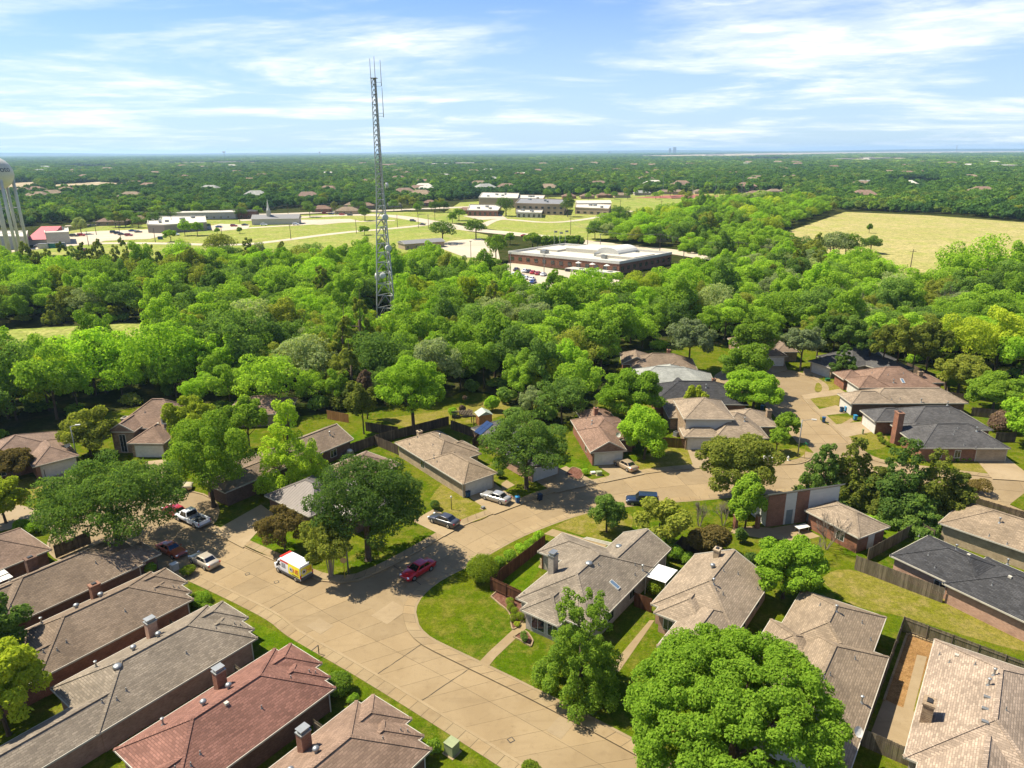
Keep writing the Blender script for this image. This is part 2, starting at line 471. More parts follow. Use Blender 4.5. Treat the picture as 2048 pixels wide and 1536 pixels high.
bulb1_s = arc(C1, R1, 180, 360 + a1s); bulb1_n = arc(C1, R1, 180, a1n)
a2l = math.degrees(math.atan2(*(e_cul_l[0] - C2).yx)); a2r = math.degrees(math.atan2(*(e_cul_r[0] - C2).yx))
bulb2 = arc(C2, R2, a2l + 0, a2r - 360, 26)
i0 = len(bulb2) // 2

V2 = lambda x, y: Vector((x, y, 0))
block_w = bulb1_s + e_main_l + [V2(40, 10), V2(-140, 10), V2(-140, 88)]
block_n = bulb1_n + e_nw + list(reversed(e_cul_l)) + bulb2[:i0 + 1] + [V2(C2.x, 215), V2(-90, 170), V2(-230, 170), V2(-230, 90)]
block_e = bulb2[i0:] + e_cul_r + e_ne[1:] + [V2(170, 100), V2(170, 215), V2(C2.x + 1, 215)]
block_s = e_se + [V2(150, 70), V2(150, 10), V2(55, 10)]
for nm, b in (('lawn', block_w), ('lawn', block_n), ('lawn', block_e), ('lawn', block_s)):
    sheet(nm, b, Z_LAWN, M_lawn, thick=.2)
sheet('lawn', SP([(2052, 985), (2030, 1002), (2020, 1010), (2048, 1022), (2120, 1050), (2150, 1010)]), Z_LAWN, M_lawn, thick=.2)
road = sheet('road', [V2(-140, 20), V2(170, 20), V2(170, 175), V2(-140, 175)], Z_SHEET, M_road)

def slabs(parent, left, right, rows, cols, gap=.05, seed=0, zt=Z_SLAB, mats=None, z0=.036, jitter=.003):
    Lp, Rp = resample(left, rows), resample(right, rows)
    bed = MB()
    for i in range(rows):
        bed.face([(p.x, p.y, z0) for p in (Lp[i], Rp[i], Rp[i + 1], Lp[i + 1])])
    bed.face
    b = bed.build('joint_bed', M_joint, parent)
    rnd = random.Random(seed)
    for i in range(rows):
        for j in range(cols):
            q = [Lp[i].lerp(Rp[i], j / cols), Lp[i].lerp(Rp[i], (j + 1) / cols), Lp[i + 1].lerp(Rp[i + 1], (j + 1) / cols), Lp[i + 1].lerp(Rp[i + 1], j / cols)]
            c = sum(q, Vector()) / 4
            g2 = [p + (c - p).normalized() * min(gap * .7, (c - p).length * .2) for p in q]
            mb = MB(); z = zt + rnd.uniform(-jitter, jitter)
            mb.prism([(p.x, p.y) for p in g2], z - .02, z)
            mb.build('slab', mats or M_road, parent)
slabs(road, e_main_l, e_main_r, 23, 2, .03, 1)
side_l = smooth(SP([(790, 1130), (860, 1090), (917, 1057), (980, 1031), (1043, 1009), (1102, 987), (1205, 966), (1273, 951), (1386, 938), (1480, 934), (1552, 931), (1650, 930), (1745, 928), (1800, 933), (1926, 949), (2048, 964), (2250, 988)]))
side_r = smooth(SP([(872, 1171), (949, 1128), (1033, 1081), (1102, 1052), (1171, 1029), (1240, 1017), (1330, 1008), (1420, 1001), (1500, 993), (1600, 987), (1760, 989), (1900, 991), (1960, 1000), (2090, 1012), (2270, 1040)]))
slabs(road, [p + V2(0, 0) for p in side_l], side_r, 26, 2, .03, 2, Z_SLAB + .006)
slabs(road, e_cul_l, e_cul_r, 6, 2, .05, 3, Z_SLAB - .004)

def edge(pts, side, walk=True, w=1.25, seed=5, sl=1.5, a=0., b=1.):
    """kerb and footway slabs along a road edge; side +1 when the lot lies to the left"""
    n = len(pts)
    kb = MB(); o0, o1 = offset(pts, -.09 * side), offset(pts, .2 * side)
    for i in range(n - 1):
        q = [o0[i], o0[i + 1], o1[i + 1], o1[i]]
        if side < 0: q = q[::-1]
        p = [(v.x, v.y, .0) for v in q] + [(v.x, v.y, Z_LAWN + .012) for v in q]
        kb.hexa(p)
    tag(kb.build('kerb', M_kerb), kind='structure')
    if not walk: return
    pts = pts[int(a * (n - 1)):int(b * (n - 1)) + 1]
    A, B = offset(pts, .205 * side), offset(pts, (.205 + w) * side)
    if side < 0: A, B = B, A
    root = MB()
    rows = max(1, int(length(pts) / sl)); Ra, Rb = resample(A, rows), resample(B, rows)
    for i in range(rows): root.face([(p.x, p.y, Z_LAWN + .004) for p in (Rb[i], Ra[i], Ra[i + 1], Rb[i + 1])][::-1])
    r = tag(root.build('sidewalk', M_joint), kind='structure')
    rnd = random.Random(seed)
    for i in range(rows):
        q = [Ra[i], Ra[i + 1], Rb[i + 1], Rb[i]]; c = sum(q, Vector()) / 4
        g2 = [p + (c - p).normalized() * .03 for p in q]
        z = Z_LAWN + .016 + rnd.uniform(-.004, .006); mb = MB(); mb.prism([(p.x, p.y) for p in g2], z - .02, z)
        mb.build('slab', M_walk, r)
edge(e_main_l, -1, seed=1)
edge(e_nw, 1, seed=2)
edge(e_se, 1, seed=3)
edge(e_cul_r, 1, seed=4, w=1.1); edge(e_ne, 1, seed=5, w=1.1, walk=True)
edge(bulb1_n, 1, walk=False); edge(bulb1_s, -1, walk=False); edge(bulb2, 1, w=1.1, seed=6)
edge(list(reversed(e_cul_l)), 1, w=1.1, seed=7)

DRV = [
    [(935, 994), (988, 967), (1006, 982), (1050, 1008), (988, 1031), (963, 1014)],
    [(825, 1044), (868, 1020), (930, 1051), (888, 1075)],
    [(1068, 962), (1132, 934), (1196, 968), (1112, 988)],
    [(1187, 928), (1237, 916), (1272, 935), (1288, 950), (1207, 967), (1220, 950)],
    [(1373, 895), (1430, 899), (1438, 936), (1388, 939)],
    [(1664, 851), (1722, 845), (1752, 864), (1690, 876)],
    [(1602, 792), (1680, 779), (1694, 789), (1611, 800)],
    [(1630, 822), (1672, 812), (1708, 826), (1646, 833)],
    [(1620, 748), (1665, 738), (1680, 745), (1634, 760)],
    [(1950, 919), (2012, 916), (2075, 965), (1985, 960)],
    [(83, 958), (125, 938), (190, 985), (150, 1025)],
    [(-60, 1036), (40, 1012), (110, 1030), (150, 1047), (150, 1075), (60, 1050), (-40, 1075)],
    [(425, 1066), (522, 1011), (548, 1030), (486, 1098)],
    [(290, 925), (335, 920), (352, 965), (330, 985), (300, 970)],
    [(1520, 728), (1570, 728), (1575, 742), (1545, 748)],
    [(1608, 738), (1650, 742), (1640, 752), (1605, 750)],
]
for i, d in enumerate(DRV):
    sheet('driveway', SP(d), Z_LAWN + .024 + i * .0006, M_drive)
PTH = [
    [(957, 1328), (976, 1308), (1046, 1243), (1056, 1256), (992, 1317), (975, 1338)],
    [(1088, 1070), (1105, 1060), (1214, 1092), (1206, 1102)],
    [(1309, 1243), (1299, 1243), (1216, 1342), (1238, 1346)],
    [(1003, 969), (1013, 962), (1030, 972), (1004, 985)],
    [(1668, 858), (1702, 838), (1710, 840), (1676, 864)],
]
for i, d in enumerate(PTH):
    sheet('path', SP(d), Z_LAWN + .022 + .0007 * i, M_walk)
# dry and lush patches of turf
PAT = [
    (M_lawn_dry, [(860, 1000), (900, 965), (985, 1020), (918, 1048)]),
    (M_lawn_dry, [(1110, 1055), (1170, 1030), (1260, 1030), (1250, 1075), (1190, 1080)]),
    (M_lawn_dry, [(1250, 945), (1290, 912), (1372, 896), (1385, 930), (1300, 944)]),
    (M_lawn_dry, [(1655, 850), (1640, 836), (1700, 835), (1708, 845)]),
    (M_lawn_dry, [(1695, 868), (1760, 862), (1775, 893), (1720, 900)]),
    (M_lawn_dry, [(1615, 795), (1680, 793), (1690, 808), (1640, 815)]),
    (M_lawn_dry, [(1905, 927), (1960, 921), (1985, 947), (1915, 940)]),
    (M_lawn_dry, [(1632, 768), (1680, 760), (1690, 775), (1634, 785)]),
    (M_lawn_dry, [(1546, 905), (1600, 898), (1615, 912), (1545, 925)]),
    (M_lawn, [(853, 1225), (900, 1180), (985, 1150), (1000, 1200), (1025, 1230), (960, 1305), (880, 1270)]),
    (M_lawn_dry, [(1640, 1160), (1700, 1142), (1900, 1205), (2048, 1270), (2048, 1305), (1800, 1235), (1700, 1210)]),
    (M_lawn_lush, [(995, 1190), (1060, 1085), (1090, 1120), (1045, 1190), (1040, 1210)]),
    (M_lawn_lush, [(500, 1245), (540, 1260), (635, 1312), (600, 1330), (520, 1300)]),
    (M_lawn_lush, [(690, 880), (740, 850), (760, 880), (715, 900)]),
    (M_lawn_lush, [(1130, 910), (1190, 935), (1170, 960), (1110, 935)]),
    (M_lawn_lush, [(1690, 1080), (1760, 1010), (1830, 1040), (1760, 1110), (1690, 1110)]),
    (M_lawn_lush, [(480, 1090), (560, 1060), (600, 1110), (540, 1115)]),
    (M_lawn_dry, [(0, 985), (60, 955), (100, 975), (50, 1010), (0, 1010)]),
    (M_lawn_dry, [(760, 840), (900, 820), (1000, 800), (1010, 830), (860, 862)]),
]
for i, (m, d) in enumerate(PAT):
    sheet('lawn', smooth(SP(d) + [S(*d[0])], 1.0)[:-1], Z_LAWN + .004 + i * .0005, m)
for i in range(3):
    mh = empty('manhole_cover', S(*[(495, 1148), (553, 1164), (1022, 1480)][i], Z_SLAB + .004), 0, ['small square steel cover in the street near the parked van', 'second small square steel cover in the street beside the van', 'small steel cover in the street by the sidewalk'][i], 'cover')
    MB().box((0, 0, .004), (.55, .55, .012), .6).build('frame', M_dark, mh, local=True)
    MB().box((0, 0, .008), (.4, .4, .014), .6).build('lid', M_road, mh, local=True)

WF = [(-420, 960), (0, 882), (130, 866), (200, 846), (216, 826), (330, 806), (370, 820), (430, 836), (520, 842), (640, 830), (690, 828), (780, 812), (900, 796), (930, 783), (1005, 795), (1010, 840), (1060, 858), (1130, 850), (1150, 832), (1185, 822), (1225, 770), (1240, 716), (1330, 694), (1420, 690),
      (1500, 694), (1560, 690), (1640, 706), (1740, 722), (1870, 738), (1960, 765), (2048, 788), (2500, 840)]
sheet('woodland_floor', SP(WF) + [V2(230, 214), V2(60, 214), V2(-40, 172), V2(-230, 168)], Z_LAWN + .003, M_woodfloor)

for a, b in (((436 / 2.866 + 600, 1000 + 1003 / 2.866), (858, 1278)), ((968, 1318), (842, 1402)), ((530, 1222), (620, 1170)), ((786, 1130), (850, 1175))):
    mb = MB(); p, q = S(*a, Z_SLAB + .008), S(*b, Z_SLAB + .008); n = 14; rr_ = random.Random(int(a[0])); d_ = (q - p).normalized(); w_ = Vector((-d_.y, d_.x, 0))
    pts_ = [p.lerp(q, i / n) + w_ * rr_.uniform(-.03, .03) for i in range(n + 1)]
    for u_, v_ in zip(pts_, pts_[1:]): mb.beam(u_, v_, rr_.uniform(.05, .11), .012)
    mb.build('tar_seal', M_joint, road)
for i, (x, y, sx, sy) in enumerate([(780, 1225, 3.4, 2.6), (1120, 1455, 2.2, 1.6), (640, 1252, 1.8, 2.4)]):
    c_ = S(x, y, Z_SLAB); MB().box((c_.x, c_.y, Z_SLAB + .004), (sx, sy, .012), rad(53.3)).build('repair_patch', M_drive, road)
# ------------------------------------------------------------------ trees
def crown_mesh(name, seed, R, H, nl, nleaf, leaf, mat, z0, shape='round', lr=(.26, .42), shell=(.45, .78), droop=.25, loose=.12):
    g = np.random.RandomState(seed)
    c = []
    while len(c) < nl:
        d = g.normal(size=3); d /= np.linalg.norm(d)
        if d[2] < -.55: continue
        k = g.uniform(*shell) if (len(c) % 5 or nl < 20) else g.uniform(.2, shell[0]); z = .5 + d[2] * .5 * k * 1.1
        e = 1.
        if shape in ('cone', 'pyramid'):
            z = .04 + .92 * g.rand() ** 1.25; e = (1.02 - .88 * z) if shape == 'cone' else (1.0 - .62 * z); k = math.sqrt(g.uniform(.05, .85)); a_ = g.uniform(0, 6.2832); d = np.array([math.cos(a_), math.sin(a_), 0.])
        elif shape == 'vase': e = .55 + .55 * max(0, min(1, z * 1.3))
        elif shape == 'column': e = .95 - .45 * abs(z - .45)
        r = g.uniform(*lr) * (max(.45, e) if shape in ('cone', 'pyramid') else 1)
        c.append((d[0] * R * k * e, d[1] * R * k * e, H * min(.93, max(.06, z)), r * R))
    c = np.array(c)
    sq = H / (2 * R)
    n = int(nleaf * 1.9)
    w = c[:, 3] ** 2; idx = g.choice(len(c), n, p=w / w.sum())
    d = g.normal(size=(n, 3)); d[:, 2] += .30; d /= np.linalg.norm(d, axis=1)[:, None]
    rr = c[idx, 3] * (1 - np.abs(g.normal(0, .20, n)) + .07)
    far = g.rand(n) < loose; rr[far] *= g.uniform(1.0, 1.28, far.sum())
    p = c[idx, :3] + d * rr[:, None] * np.array([1, 1, min(1.15, max(.6, sq * .95))])
    keep = np.ones(n, bool)
    for q in range(len(c)):
        dd = (p - c[q, :3]); dd[:, 2] /= min(1.15, max(.6, sq * .95))
        keep &= ~((np.linalg.norm(dd, axis=1) < c[q, 3] * .70) & (idx != q))
    p = p[keep][:nleaf]; d = d[keep][:nleaf]; n = len(p)
    p[:, 2] = np.maximum(p[:, 2], .0) + z0
    nn = d * .9 + g.normal(size=(n, 3)) * .55; nn[:, 2] += .55; nn /= np.linalg.norm(nn, axis=1)[:, None]
    a = g.normal(size=(n, 3)); t = np.cross(nn, a); t /= np.linalg.norm(t, axis=1)[:, None]; b = np.cross(nn, t)
    t[:, 2] -= droop; s = leaf * g.uniform(.6, 1.35, n)[:, None]
    V = np.stack([p + t * s, p + b * s * .62, p - t * s, p - b * s * .62], 1).reshape(-1, 3).astype(np.float32)
    me = bpy.data.meshes.new(name)
    me.vertices.add(4 * n); me.vertices.foreach_set('co', V.ravel())
    me.loops.add(4 * n); me.loops.foreach_set('vertex_index', np.arange(4 * n, dtype=np.int32))
    me.polygons.add(n); me.polygons.foreach_set('loop_start', np.arange(0, 4 * n, 4, dtype=np.int32))
    try: me.polygons.foreach_set('loop_total', np.full(n, 4, np.int32))
    except Exception: pass
    me.materials.append(mat); me.update(calc_edges=True)
    return me, c
def trunk_mesh(name, seed, h, r, z0, lobes, mat, stems=1, nlimb=7, lean=.02):
    rnd = random.Random(seed); mb = MB()
    for s in range(stems):
        a = rnd.uniform(0, 6.28); sp_ = .0 if stems == 1 else r * 2.2
        base = Vector((math.cos(a) * sp_, math.sin(a) * sp_, -.1))
        top = Vector((math.cos(a) * sp_ * 3 + rnd.uniform(-1, 1) * lean * h, math.sin(a) * sp_ * 3 + rnd.uniform(-1, 1) * lean * h, z0 + (h - z0) * .45))
        mid = base.lerp(top, .5) + Vector((rnd.uniform(-1, 1), rnd.uniform(-1, 1), 0)) * r * .5
        rs = r if stems == 1 else r * .6
        mb.tube(base, base + Vector((0, 0, .35)), rs * 1.5, rs * 1.05, 8, cap=False)
        mb.tube(base + Vector((0, 0, .33)), mid, rs * 1.06, rs * .85, 8, cap=False); mb.tube(mid, top, rs * .85, rs * .5, 8)
        for k in range(nlimb if stems == 1 else 2):
            q = lobes[rnd.randrange(len(lobes))]
            st = mid.lerp(top, rnd.uniform(.0, 1)); en = Vector((q[0] * .85, q[1] * .85, z0 + q[2]))
            if en.z < st.z: en.z = st.z + .5
            m2 = st.lerp(en, .5) + Vector((0, 0, -.12 * (en - st).length))
            mb.tube(st, m2, rs * .42, rs * .26, 6, cap=False); mb.tube(m2, en, rs * .26, rs * .07, 5)
    return mb.mesh(name, mat, smooth=True)
LC = {
    'mid': ((0.144, 0.267, 0.029), (0.287, 0.403, 0.042)),
    'bright': ((0.193, 0.354, 0.026), (0.337, 0.497, 0.045)),
    'lime': ((0.287, 0.432, 0.026), (0.412, 0.54, 0.054)),
    'dark': ((0.086, 0.171, 0.034), (0.173, 0.255, 0.048)),
    'cedar': ((0.107, 0.155, 0.031), (0.237, 0.255, 0.04)),
    'olive': ((0.173, 0.223, 0.037), (0.309, 0.323, 0.053)),
    'yellow': ((0.272, 0.36, 0.029), (0.431, 0.478, 0.045)),
    'silver': ((0.215, 0.285, 0.109), (0.344, 0.385, 0.171)),
    'red': ((0.162, 0.135, 0.041), (0.268, 0.194, 0.06)),
    'brown': ((0.187, 0.119, 0.078), (0.287, 0.194, 0.132)),
    'hedge': ((0.15, 0.232, 0.019), (0.25, 0.308, 0.026)),
}
LMW = {k: leafmat('wood_leaves_' + k, v[0], tuple(q * (1.24 if k in ('mid', 'dark', 'cedar') else 1.02) for q in v[1])) for k, v in LC.items()}
LM = {k: leafmat('leaves_' + k, tuple(q * .80 for q in v[0]), tuple(q * 1.0 for q in v[1])) for k, v in LC.items()}
_ts = [0]
def tree(px, py, h, R, col, label, name='broadleaf_tree', n=9000, leaf=.24, shape='round', nl=62, z0=None, tr=None, bark=None, stems=1, cat='tree', group=None, **k):
    _ts[0] += 1; s = _ts[0] * 7 + 3
    P = S(px, py, Z_LAWN) if not isinstance(px, Vector) else px
    z0 = h * .24 if z0 is None else z0
    if 'lr' not in k: k['lr'] = (.14, .26); k.setdefault('shell', (.45, .88)); leaf *= .84; n = int(n * 1.3)
    root = empty(name, P, 0, label, cat, group)
    cm, lb = crown_mesh(name + '_crown', s, R, h - z0, nl, n, leaf, LM[col], z0, shape, **k)
    link('crown', cm, root)
    link('trunk', trunk_mesh(name + '_trunk', s, h, tr or max(.12, R * .045), z0, lb, bark or M_bark, stems), root)
    return root
def bush(px, py, r, h, col, label, name='shrub', n=1500, leaf=.11, cat='shrub', group=None, nl=9, lr=(.4, .6), shell=(.15, .5), shape='round', P=None, loose=.03):
    _ts[0] += 1; s = _ts[0] * 11 + 5
    P = P or S(px, py, Z_LAWN)
    root = empty(name, P, 0, label, cat, group)
    cm, lb = crown_mesh(name + '_leaves', s, r, h, nl, n, leaf, LM[col], .02, shape, lr, shell, .1, loose)
    link('foliage', cm, root)
    mb = MB(); rnd = random.Random(s)
    for i in range(4):
        q = lb[i % len(lb)]; mb.tube((rnd.uniform(-.1, .1), rnd.uniform(-.1, .1), -.06), (q[0] * .8, q[1] * .8, q[2]), .03, .012, 5)
    link('stem', mb.mesh('stem', M_bark), root)
    return root
def bare_tree(px, py, h, r, label, seed):
    root = empty('bare_tree', S(px, py, Z_LAWN), 0, label, 'tree'); rnd = random.Random(seed)
    tk, tw = MB(), MB()
    def grow(p, d, L, w, lev):
        e = p + d * L
        (tk if lev == 0 else tw).tube(p, e, w, w * .6, 5, cap=False)
        if lev >= 3: return
        for i in range(4 if lev else 5):
            q = (d + Vector((rnd.uniform(-1, 1), rnd.uniform(-1, 1), rnd.uniform(-.1, .7))) * .75).normalized()
            grow(p.lerp(e, rnd.uniform(.45, 1)), q, L * rnd.uniform(.5, .75), w * .55, lev + 1)
    for i in range(4):
        a = i * 1.57 + rnd.random(); grow(Vector((math.cos(a) * .15, math.sin(a) * .15, -.05)), Vector((math.cos(a) * r / h, math.sin(a) * r / h, 1)).normalized(), h * .42, .06, 0)
    tk.build('trunk', M_deadwood, root, local=True); tw.build('twigs', M_deadwood, root, local=True)
    return root

# garden and street trees that stand on their own
tree(240, 1098, 12.6, 9.4, 'dark', 'broad spreading green tree shading the parked orange car', n=46000, leaf=.145, nl=170, lr=(.10, .18), shell=(.55, .92), tr=.42, z0=1.7)
tree(737, 1120, 13.6, 7.6, 'dark', 'large dense green tree at the street corner above the red car', n=36000, leaf=.14, nl=120, lr=(.12, .21), shell=(.5, .88), tr=.40, z0=3.2)
tree(663, 1152, 7.8, 3.9, 'olive', 'multi-stem tree with pale bark beside the parked van', 'crape_myrtle', n=11000, leaf=.16, bark=M_palebark, stems=6, tr=.12, z0=2.2)
tree(566, 1103, 6.4, 3.4, 'red', 'reddish green small tree in front of the ribbed metal roof', 'crape_myrtle', n=9000, leaf=.16, z0=1.2, stems=3, tr=.12)
tree(428, 1012, 14.4, 6.7, 'mid', 'tall green tree behind the white pickup', n=30000, leaf=.15, nl=110, lr=(.12, .21), shell=(.5, .88), z0=1.8)
tree(395, 935, 12.5, 4.6, 'yellow', 'yellow green tree beside the two-storey brown roof', n=12000, leaf=.24, z0=3)
tree(585, 975, 15.0, 6.2, 'lime', 'lime green feathery conical tree', 'bald_cypress', n=26000, leaf=.14, shape='cone', nl=120, lr=(.12, .22), z0=1.0, loose=.2)
tree(500, 905, 10.0, 4.2, 'mid', 'green tree between the tall tree and the lime conical tree', n=8000, z0=3)
tree(828, 868, 14.2, 7.0, 'bright', 'tall fresh green tree with forked trunk behind the long fence', n=18000, leaf=.2, nl=80, lr=(.13, .23), shell=(.5, .88), z0=4.2, tr=.34)
tree(728, 868, 10.0, 3.2, 'olive', 'slim thin-leaved tree in the fenced grass yard', n=4500, leaf=.26, shape='column', z0=2.5, loose=.2)
tree(735, 838, 10.5, 1.9, 'brown', 'half-dead brown tree behind the fenced grass yard', n=1600, leaf=.3, shape='column', z0=3, loose=.3)
tree(1053, 977, 12.0, 7.1, 'dark', 'dark green live oak between two driveways', 'live_oak', n=26000, leaf=.15, nl=100, lr=(.12, .2), shell=(.5, .9), z0=2.6, tr=.34)
tree(1213, 1064, 6.2, 2.9, 'dark', 'small dark round tree on the lawn beside the curved street', n=8000, leaf=.14, z0=.15, nl=50, lr=(.16, .28), tr=.15)
tree(1318, 1098, 7.4, 4.4, 'olive', 'open wispy tree in front of the parked dark blue car', n=5200, leaf=.22, shape='vase', z0=.8, loose=.4, lr=(.16, .26), nl=24)
bush(1415, 1112, 3.3, 5.0, 'red', 'large reddish dark shrub behind the corner house', n=8000, leaf=.17)
tree(1470, 1002, 10.2, 6.2, 'olive', 'wide olive green tree beside the curved street', n=17000, leaf=.23, z0=2.2)
tree(1490, 1056, 8.2, 3.0, 'mid', 'narrow green tree beside the brick and white gable wall', n=9000, leaf=.2, shape='column', z0=.8)
for i, (x, y, h, r, c) in enumerate([(1642, 996, 9.0, 4.3, 'dark'), (1700, 998, 10.2, 4.6, 'cedar'), (1795, 1026, 11.8, 6.0, 'dark'), (1862, 1034, 10.6, 5.6, 'cedar'), (1908, 1040, 7.4, 4.2, 'cedar'), (1830, 1056, 5.0, 4.6, 'dark'), (1752, 1016, 6.5, 4.2, 'cedar')]):
    tree(x, y, h, r, c, 'dark bushy juniper in the clump behind the brick and white gable wall', 'juniper_tree', n=12000, leaf=.19, shape='cone', nl=90, lr=(.15, .26), z0=.1, group='junipers clumped by the street', loose=.16)
tree(1565, 1196, 7.6, 4.4, 'bright', 'fresh green tree behind the house with the wide tan roof', n=14000, leaf=.2, z0=1.0)
tree(1452, 1585, 13.4, 8.5, 'bright', 'huge round bright green tree beside the near street', n=150000, leaf=.115, nl=560, lr=(.065, .105), shell=(.78, .95), z0=1.0, tr=.42, loose=.1)
tree(1160, 1384, 11.4, 4.9, 'mid', 'feathery green tree in front of the corner house', n=34000, leaf=.105, shape='pyramid', nl=150, lr=(.09, .17), z0=.6, loose=.6)
tree(18, 1470, 9.8, 4.2, 'yellow', 'yellow green tree behind the long brick houses', n=16000, leaf=.2, z0=1.5)
tree(5, 1345, 8.4, 3.6, 'dark', 'dark green tree behind the long brown roofed houses', n=12000, leaf=.2, z0=1.)
tree(12, 1046, 7.4, 3.8, 'yellow', 'yellow green small tree on the lawn by the left cul-de-sac', n=9000, leaf=.2, z0=1.4)
tree(28, 962, 5.4, 3.6, 'red', 'reddish dark small tree before the house with the white garage', n=9000, leaf=.18, z0=1.2)
tree(182, 912, 8.6, 4.9, 'olive', 'olive brown magnolia beside the two-storey brown roof', 'magnolia_tree', n=12000, leaf=.24, z0=.8)
tree(1288, 918, 9.4, 4.8, 'bright', 'bright green tree on the lawn by the gold sedan', n=14000, leaf=.2, z0=.6)
tree(1256, 845, 10.2, 6.6, 'bright', 'wide bright green tree behind the reddish roof', n=18000, leaf=.26, z0=2)
tree(1505, 823, 8.0, 6.3, 'bright', 'low wide bright green tree before the cul-de-sac', n=13000, leaf=.27, z0=1.6)
tree(1488, 790, 11.5, 6.0, 'mid', 'green round tree beside the cul-de-sac', n=13000, leaf=.27, z0=2)
tree(1388, 838, 7.4, 2.7, 'yellow', 'small yellow green round tree before the black roof', n=6000, leaf=.22, z0=1)
tree(1572, 880, 5.2, 2.5, 'mid', 'small tree beside the brick chimney at the cul-de-sac street', n=5000, leaf=.18, z0=.8)
tree(1552, 905, 4.2, 1.9, 'mid', 'small tree at the corner of the tan roofed two-storey house', n=3000, leaf=.16, z0=1.2)
tree(1378, 742, 13.0, 5.6, 'silver', 'grey green open tree beside the brown roof', n=9000, leaf=.3, z0=3.6, loose=.25)
tree(1505, 735, 12.5, 6.0, 'mid', 'green tree behind the round tree at the cul-de-sac', n=9000, leaf=.3, z0=3)
tree(1600, 742, 11.0, 5.2, 'silver', 'grey green tree between the white garages at the cul-de-sac', n=8000, leaf=.3, z0=3.5)
tree(1683, 758, 8.4, 3.6, 'dark', 'dark pine before the grey roof at the cul-de-sac', 'pine_tree', n=6000, leaf=.22, shape='cone', z0=2.0)
tree(1916, 785, 8.6, 5.6, 'olive', 'olive green round tree in the back yard behind the reddish roof', n=10000, leaf=.26, z0=.8)
tree(1985, 822, 8.0, 5.8, 'mid', 'rounded green tree in the back yard behind the dark grey roof', n=11000, leaf=.24, z0=.8)
bush(2005, 862, 3.2, 4.2, 'brown', 'reddish brown shrub by the back fence behind the dark grey roof', n=3500, leaf=.2)
tree(2050, 890, 9.0, 4.6, 'bright', 'bright green tree at the end of the back fence', n=8000, leaf=.25, z0=1)
for i, (x, y, h, r, c) in enumerate([(1760, 752, 13.5, 4.2, 'cedar'), (1790, 756, 14.5, 4.6, 'cedar'), (1822, 758, 13.0, 4.0, 'olive'), (1850, 760, 13.8, 4.6, 'cedar'), (1735, 745, 12, 3.8, 'dark'), (1690, 735, 12.5, 4.4, 'dark'), (1660, 728, 13, 4.6, 'dark'), (1632, 722, 12, 4.4, 'mid')]):
    tree(x, y, h, r, c, 'tall juniper with bare lower trunk behind the cul-de-sac houses', 'juniper_tree', n=6000, leaf=.28, shape='column', nl=30, z0=4.2, group='tall junipers behind the cul-de-sac', loose=.2)
bare_tree(1652, 1098, 6.2, 2.6, 'leafless grey tree before the annex of the brick and white wall', 4)
bare_tree(1618, 1122, 4.0, 1.6, 'low leafless grey shrub beside the annex patio', 9)
bare_tree(1398, 1052, 4.4, 1.2, 'leafless thin sapling beside the olive green street tree', 12)
bare_tree(1446, 1050, 4.6, 1.2, 'leafless thin sapling before the narrow green tree', 13)
# shrubs and hedges
bush(967, 1162, 2.25, 3.5, 'hedge', 'big clipped rounded shrub at the wooden fence corner', 'clipped_shrub', n=9000, leaf=.085, nl=5, lr=(.72, .85), shell=(.05, .25))
for x, y in [(1000, 1135), (1020, 1122), (1040, 1109), (1060, 1097), (1078, 1085)]:
    bush(x, y, 1.05, 1.5, 'bright', 'leafy green shrub in the hedge outside the wooden fence', n=1600, leaf=.1, group='hedge shrubs along the wooden fence')
for x, y in [(1020, 1210), (1021, 1222), (1030, 1230), (1025, 1243), (1040, 1240)]:
    bush(x, y, .52, 1.0, 'hedge', 'small clipped ball shrub in the red mulch bed', 'clipped_shrub', n=700, leaf=.055, nl=3, lr=(.8, .9), shell=(.05, .15), group='clipped balls in the mulch bed')
bush(1034, 1252, .45, .5, 'yellow', 'low yellow shrub in the red mulch bed', n=500, leaf=.06)
bush(1048, 1282, .6, 1.2, 'dark', 'dark shrub by the corner house front wall', n=700, leaf=.07)
bush(1312, 1188, 1.15, 2.0, 'hedge', 'clipped round shrub under the white awning', 'clipped_shrub', n=2200, leaf=.08, nl=3, lr=(.8, .9), shell=(.05, .2))
bush(682, 1386, 1.6, 2.3, 'mid', 'round dark green shrub before the red roofed house', 'clipped_shrub', n=4500, leaf=.085, nl=5, lr=(.7, .85), shell=(.1, .3))
bush(708, 1408, .8, .9, 'bright', 'low leafy shrub beside the round shrub', n=900, leaf=.09)
bush(868, 1508, .75, 1.6, 'mid', 'shrub between the last brown roof and the green utility box', n=1200, leaf=.08)
bush(1062, 1545, .95, 1.2, 'hedge', 'leafy shrub at the near street edge', n=1500, leaf=.085)
bush(378, 1150, 1.15, 1.3, 'hedge', 'clipped hedge at the corner beside the champagne sedan', n=2000, leaf=.08)
bush(398, 1205, 1.5, .9, 'bright', 'square low hedge before the second brown roofed house', n=2200, leaf=.08)
bush(412, 1222, .9, .8, 'mid', 'low shrub by the downspout of the second brown roofed house', n=900, leaf=.08)
bush(270, 1152, 1.0, 3.6, 'bright', 'upright bright shrub beside the brick side wall', n=2200, leaf=.12, shape='column')
bush(298, 1152, 1.0, 1.9, 'bright', 'leafy bright shrub beside the upright one', n=1700, leaf=.11)
bush(48, 1062, 1.4, 1.8, 'bright', 'rounded bright shrub behind the first brown roof', n=1800, leaf=.11)
bush(72, 1066, 1.4, 1.7, 'bright', 'second rounded bright shrub behind the first brown roof', n=1800, leaf=.11)
bush(1722, 1090, 1.0, 2.2, 'bright', 'climbing shrub at the end of the grey fence', n=1500, leaf=.12)
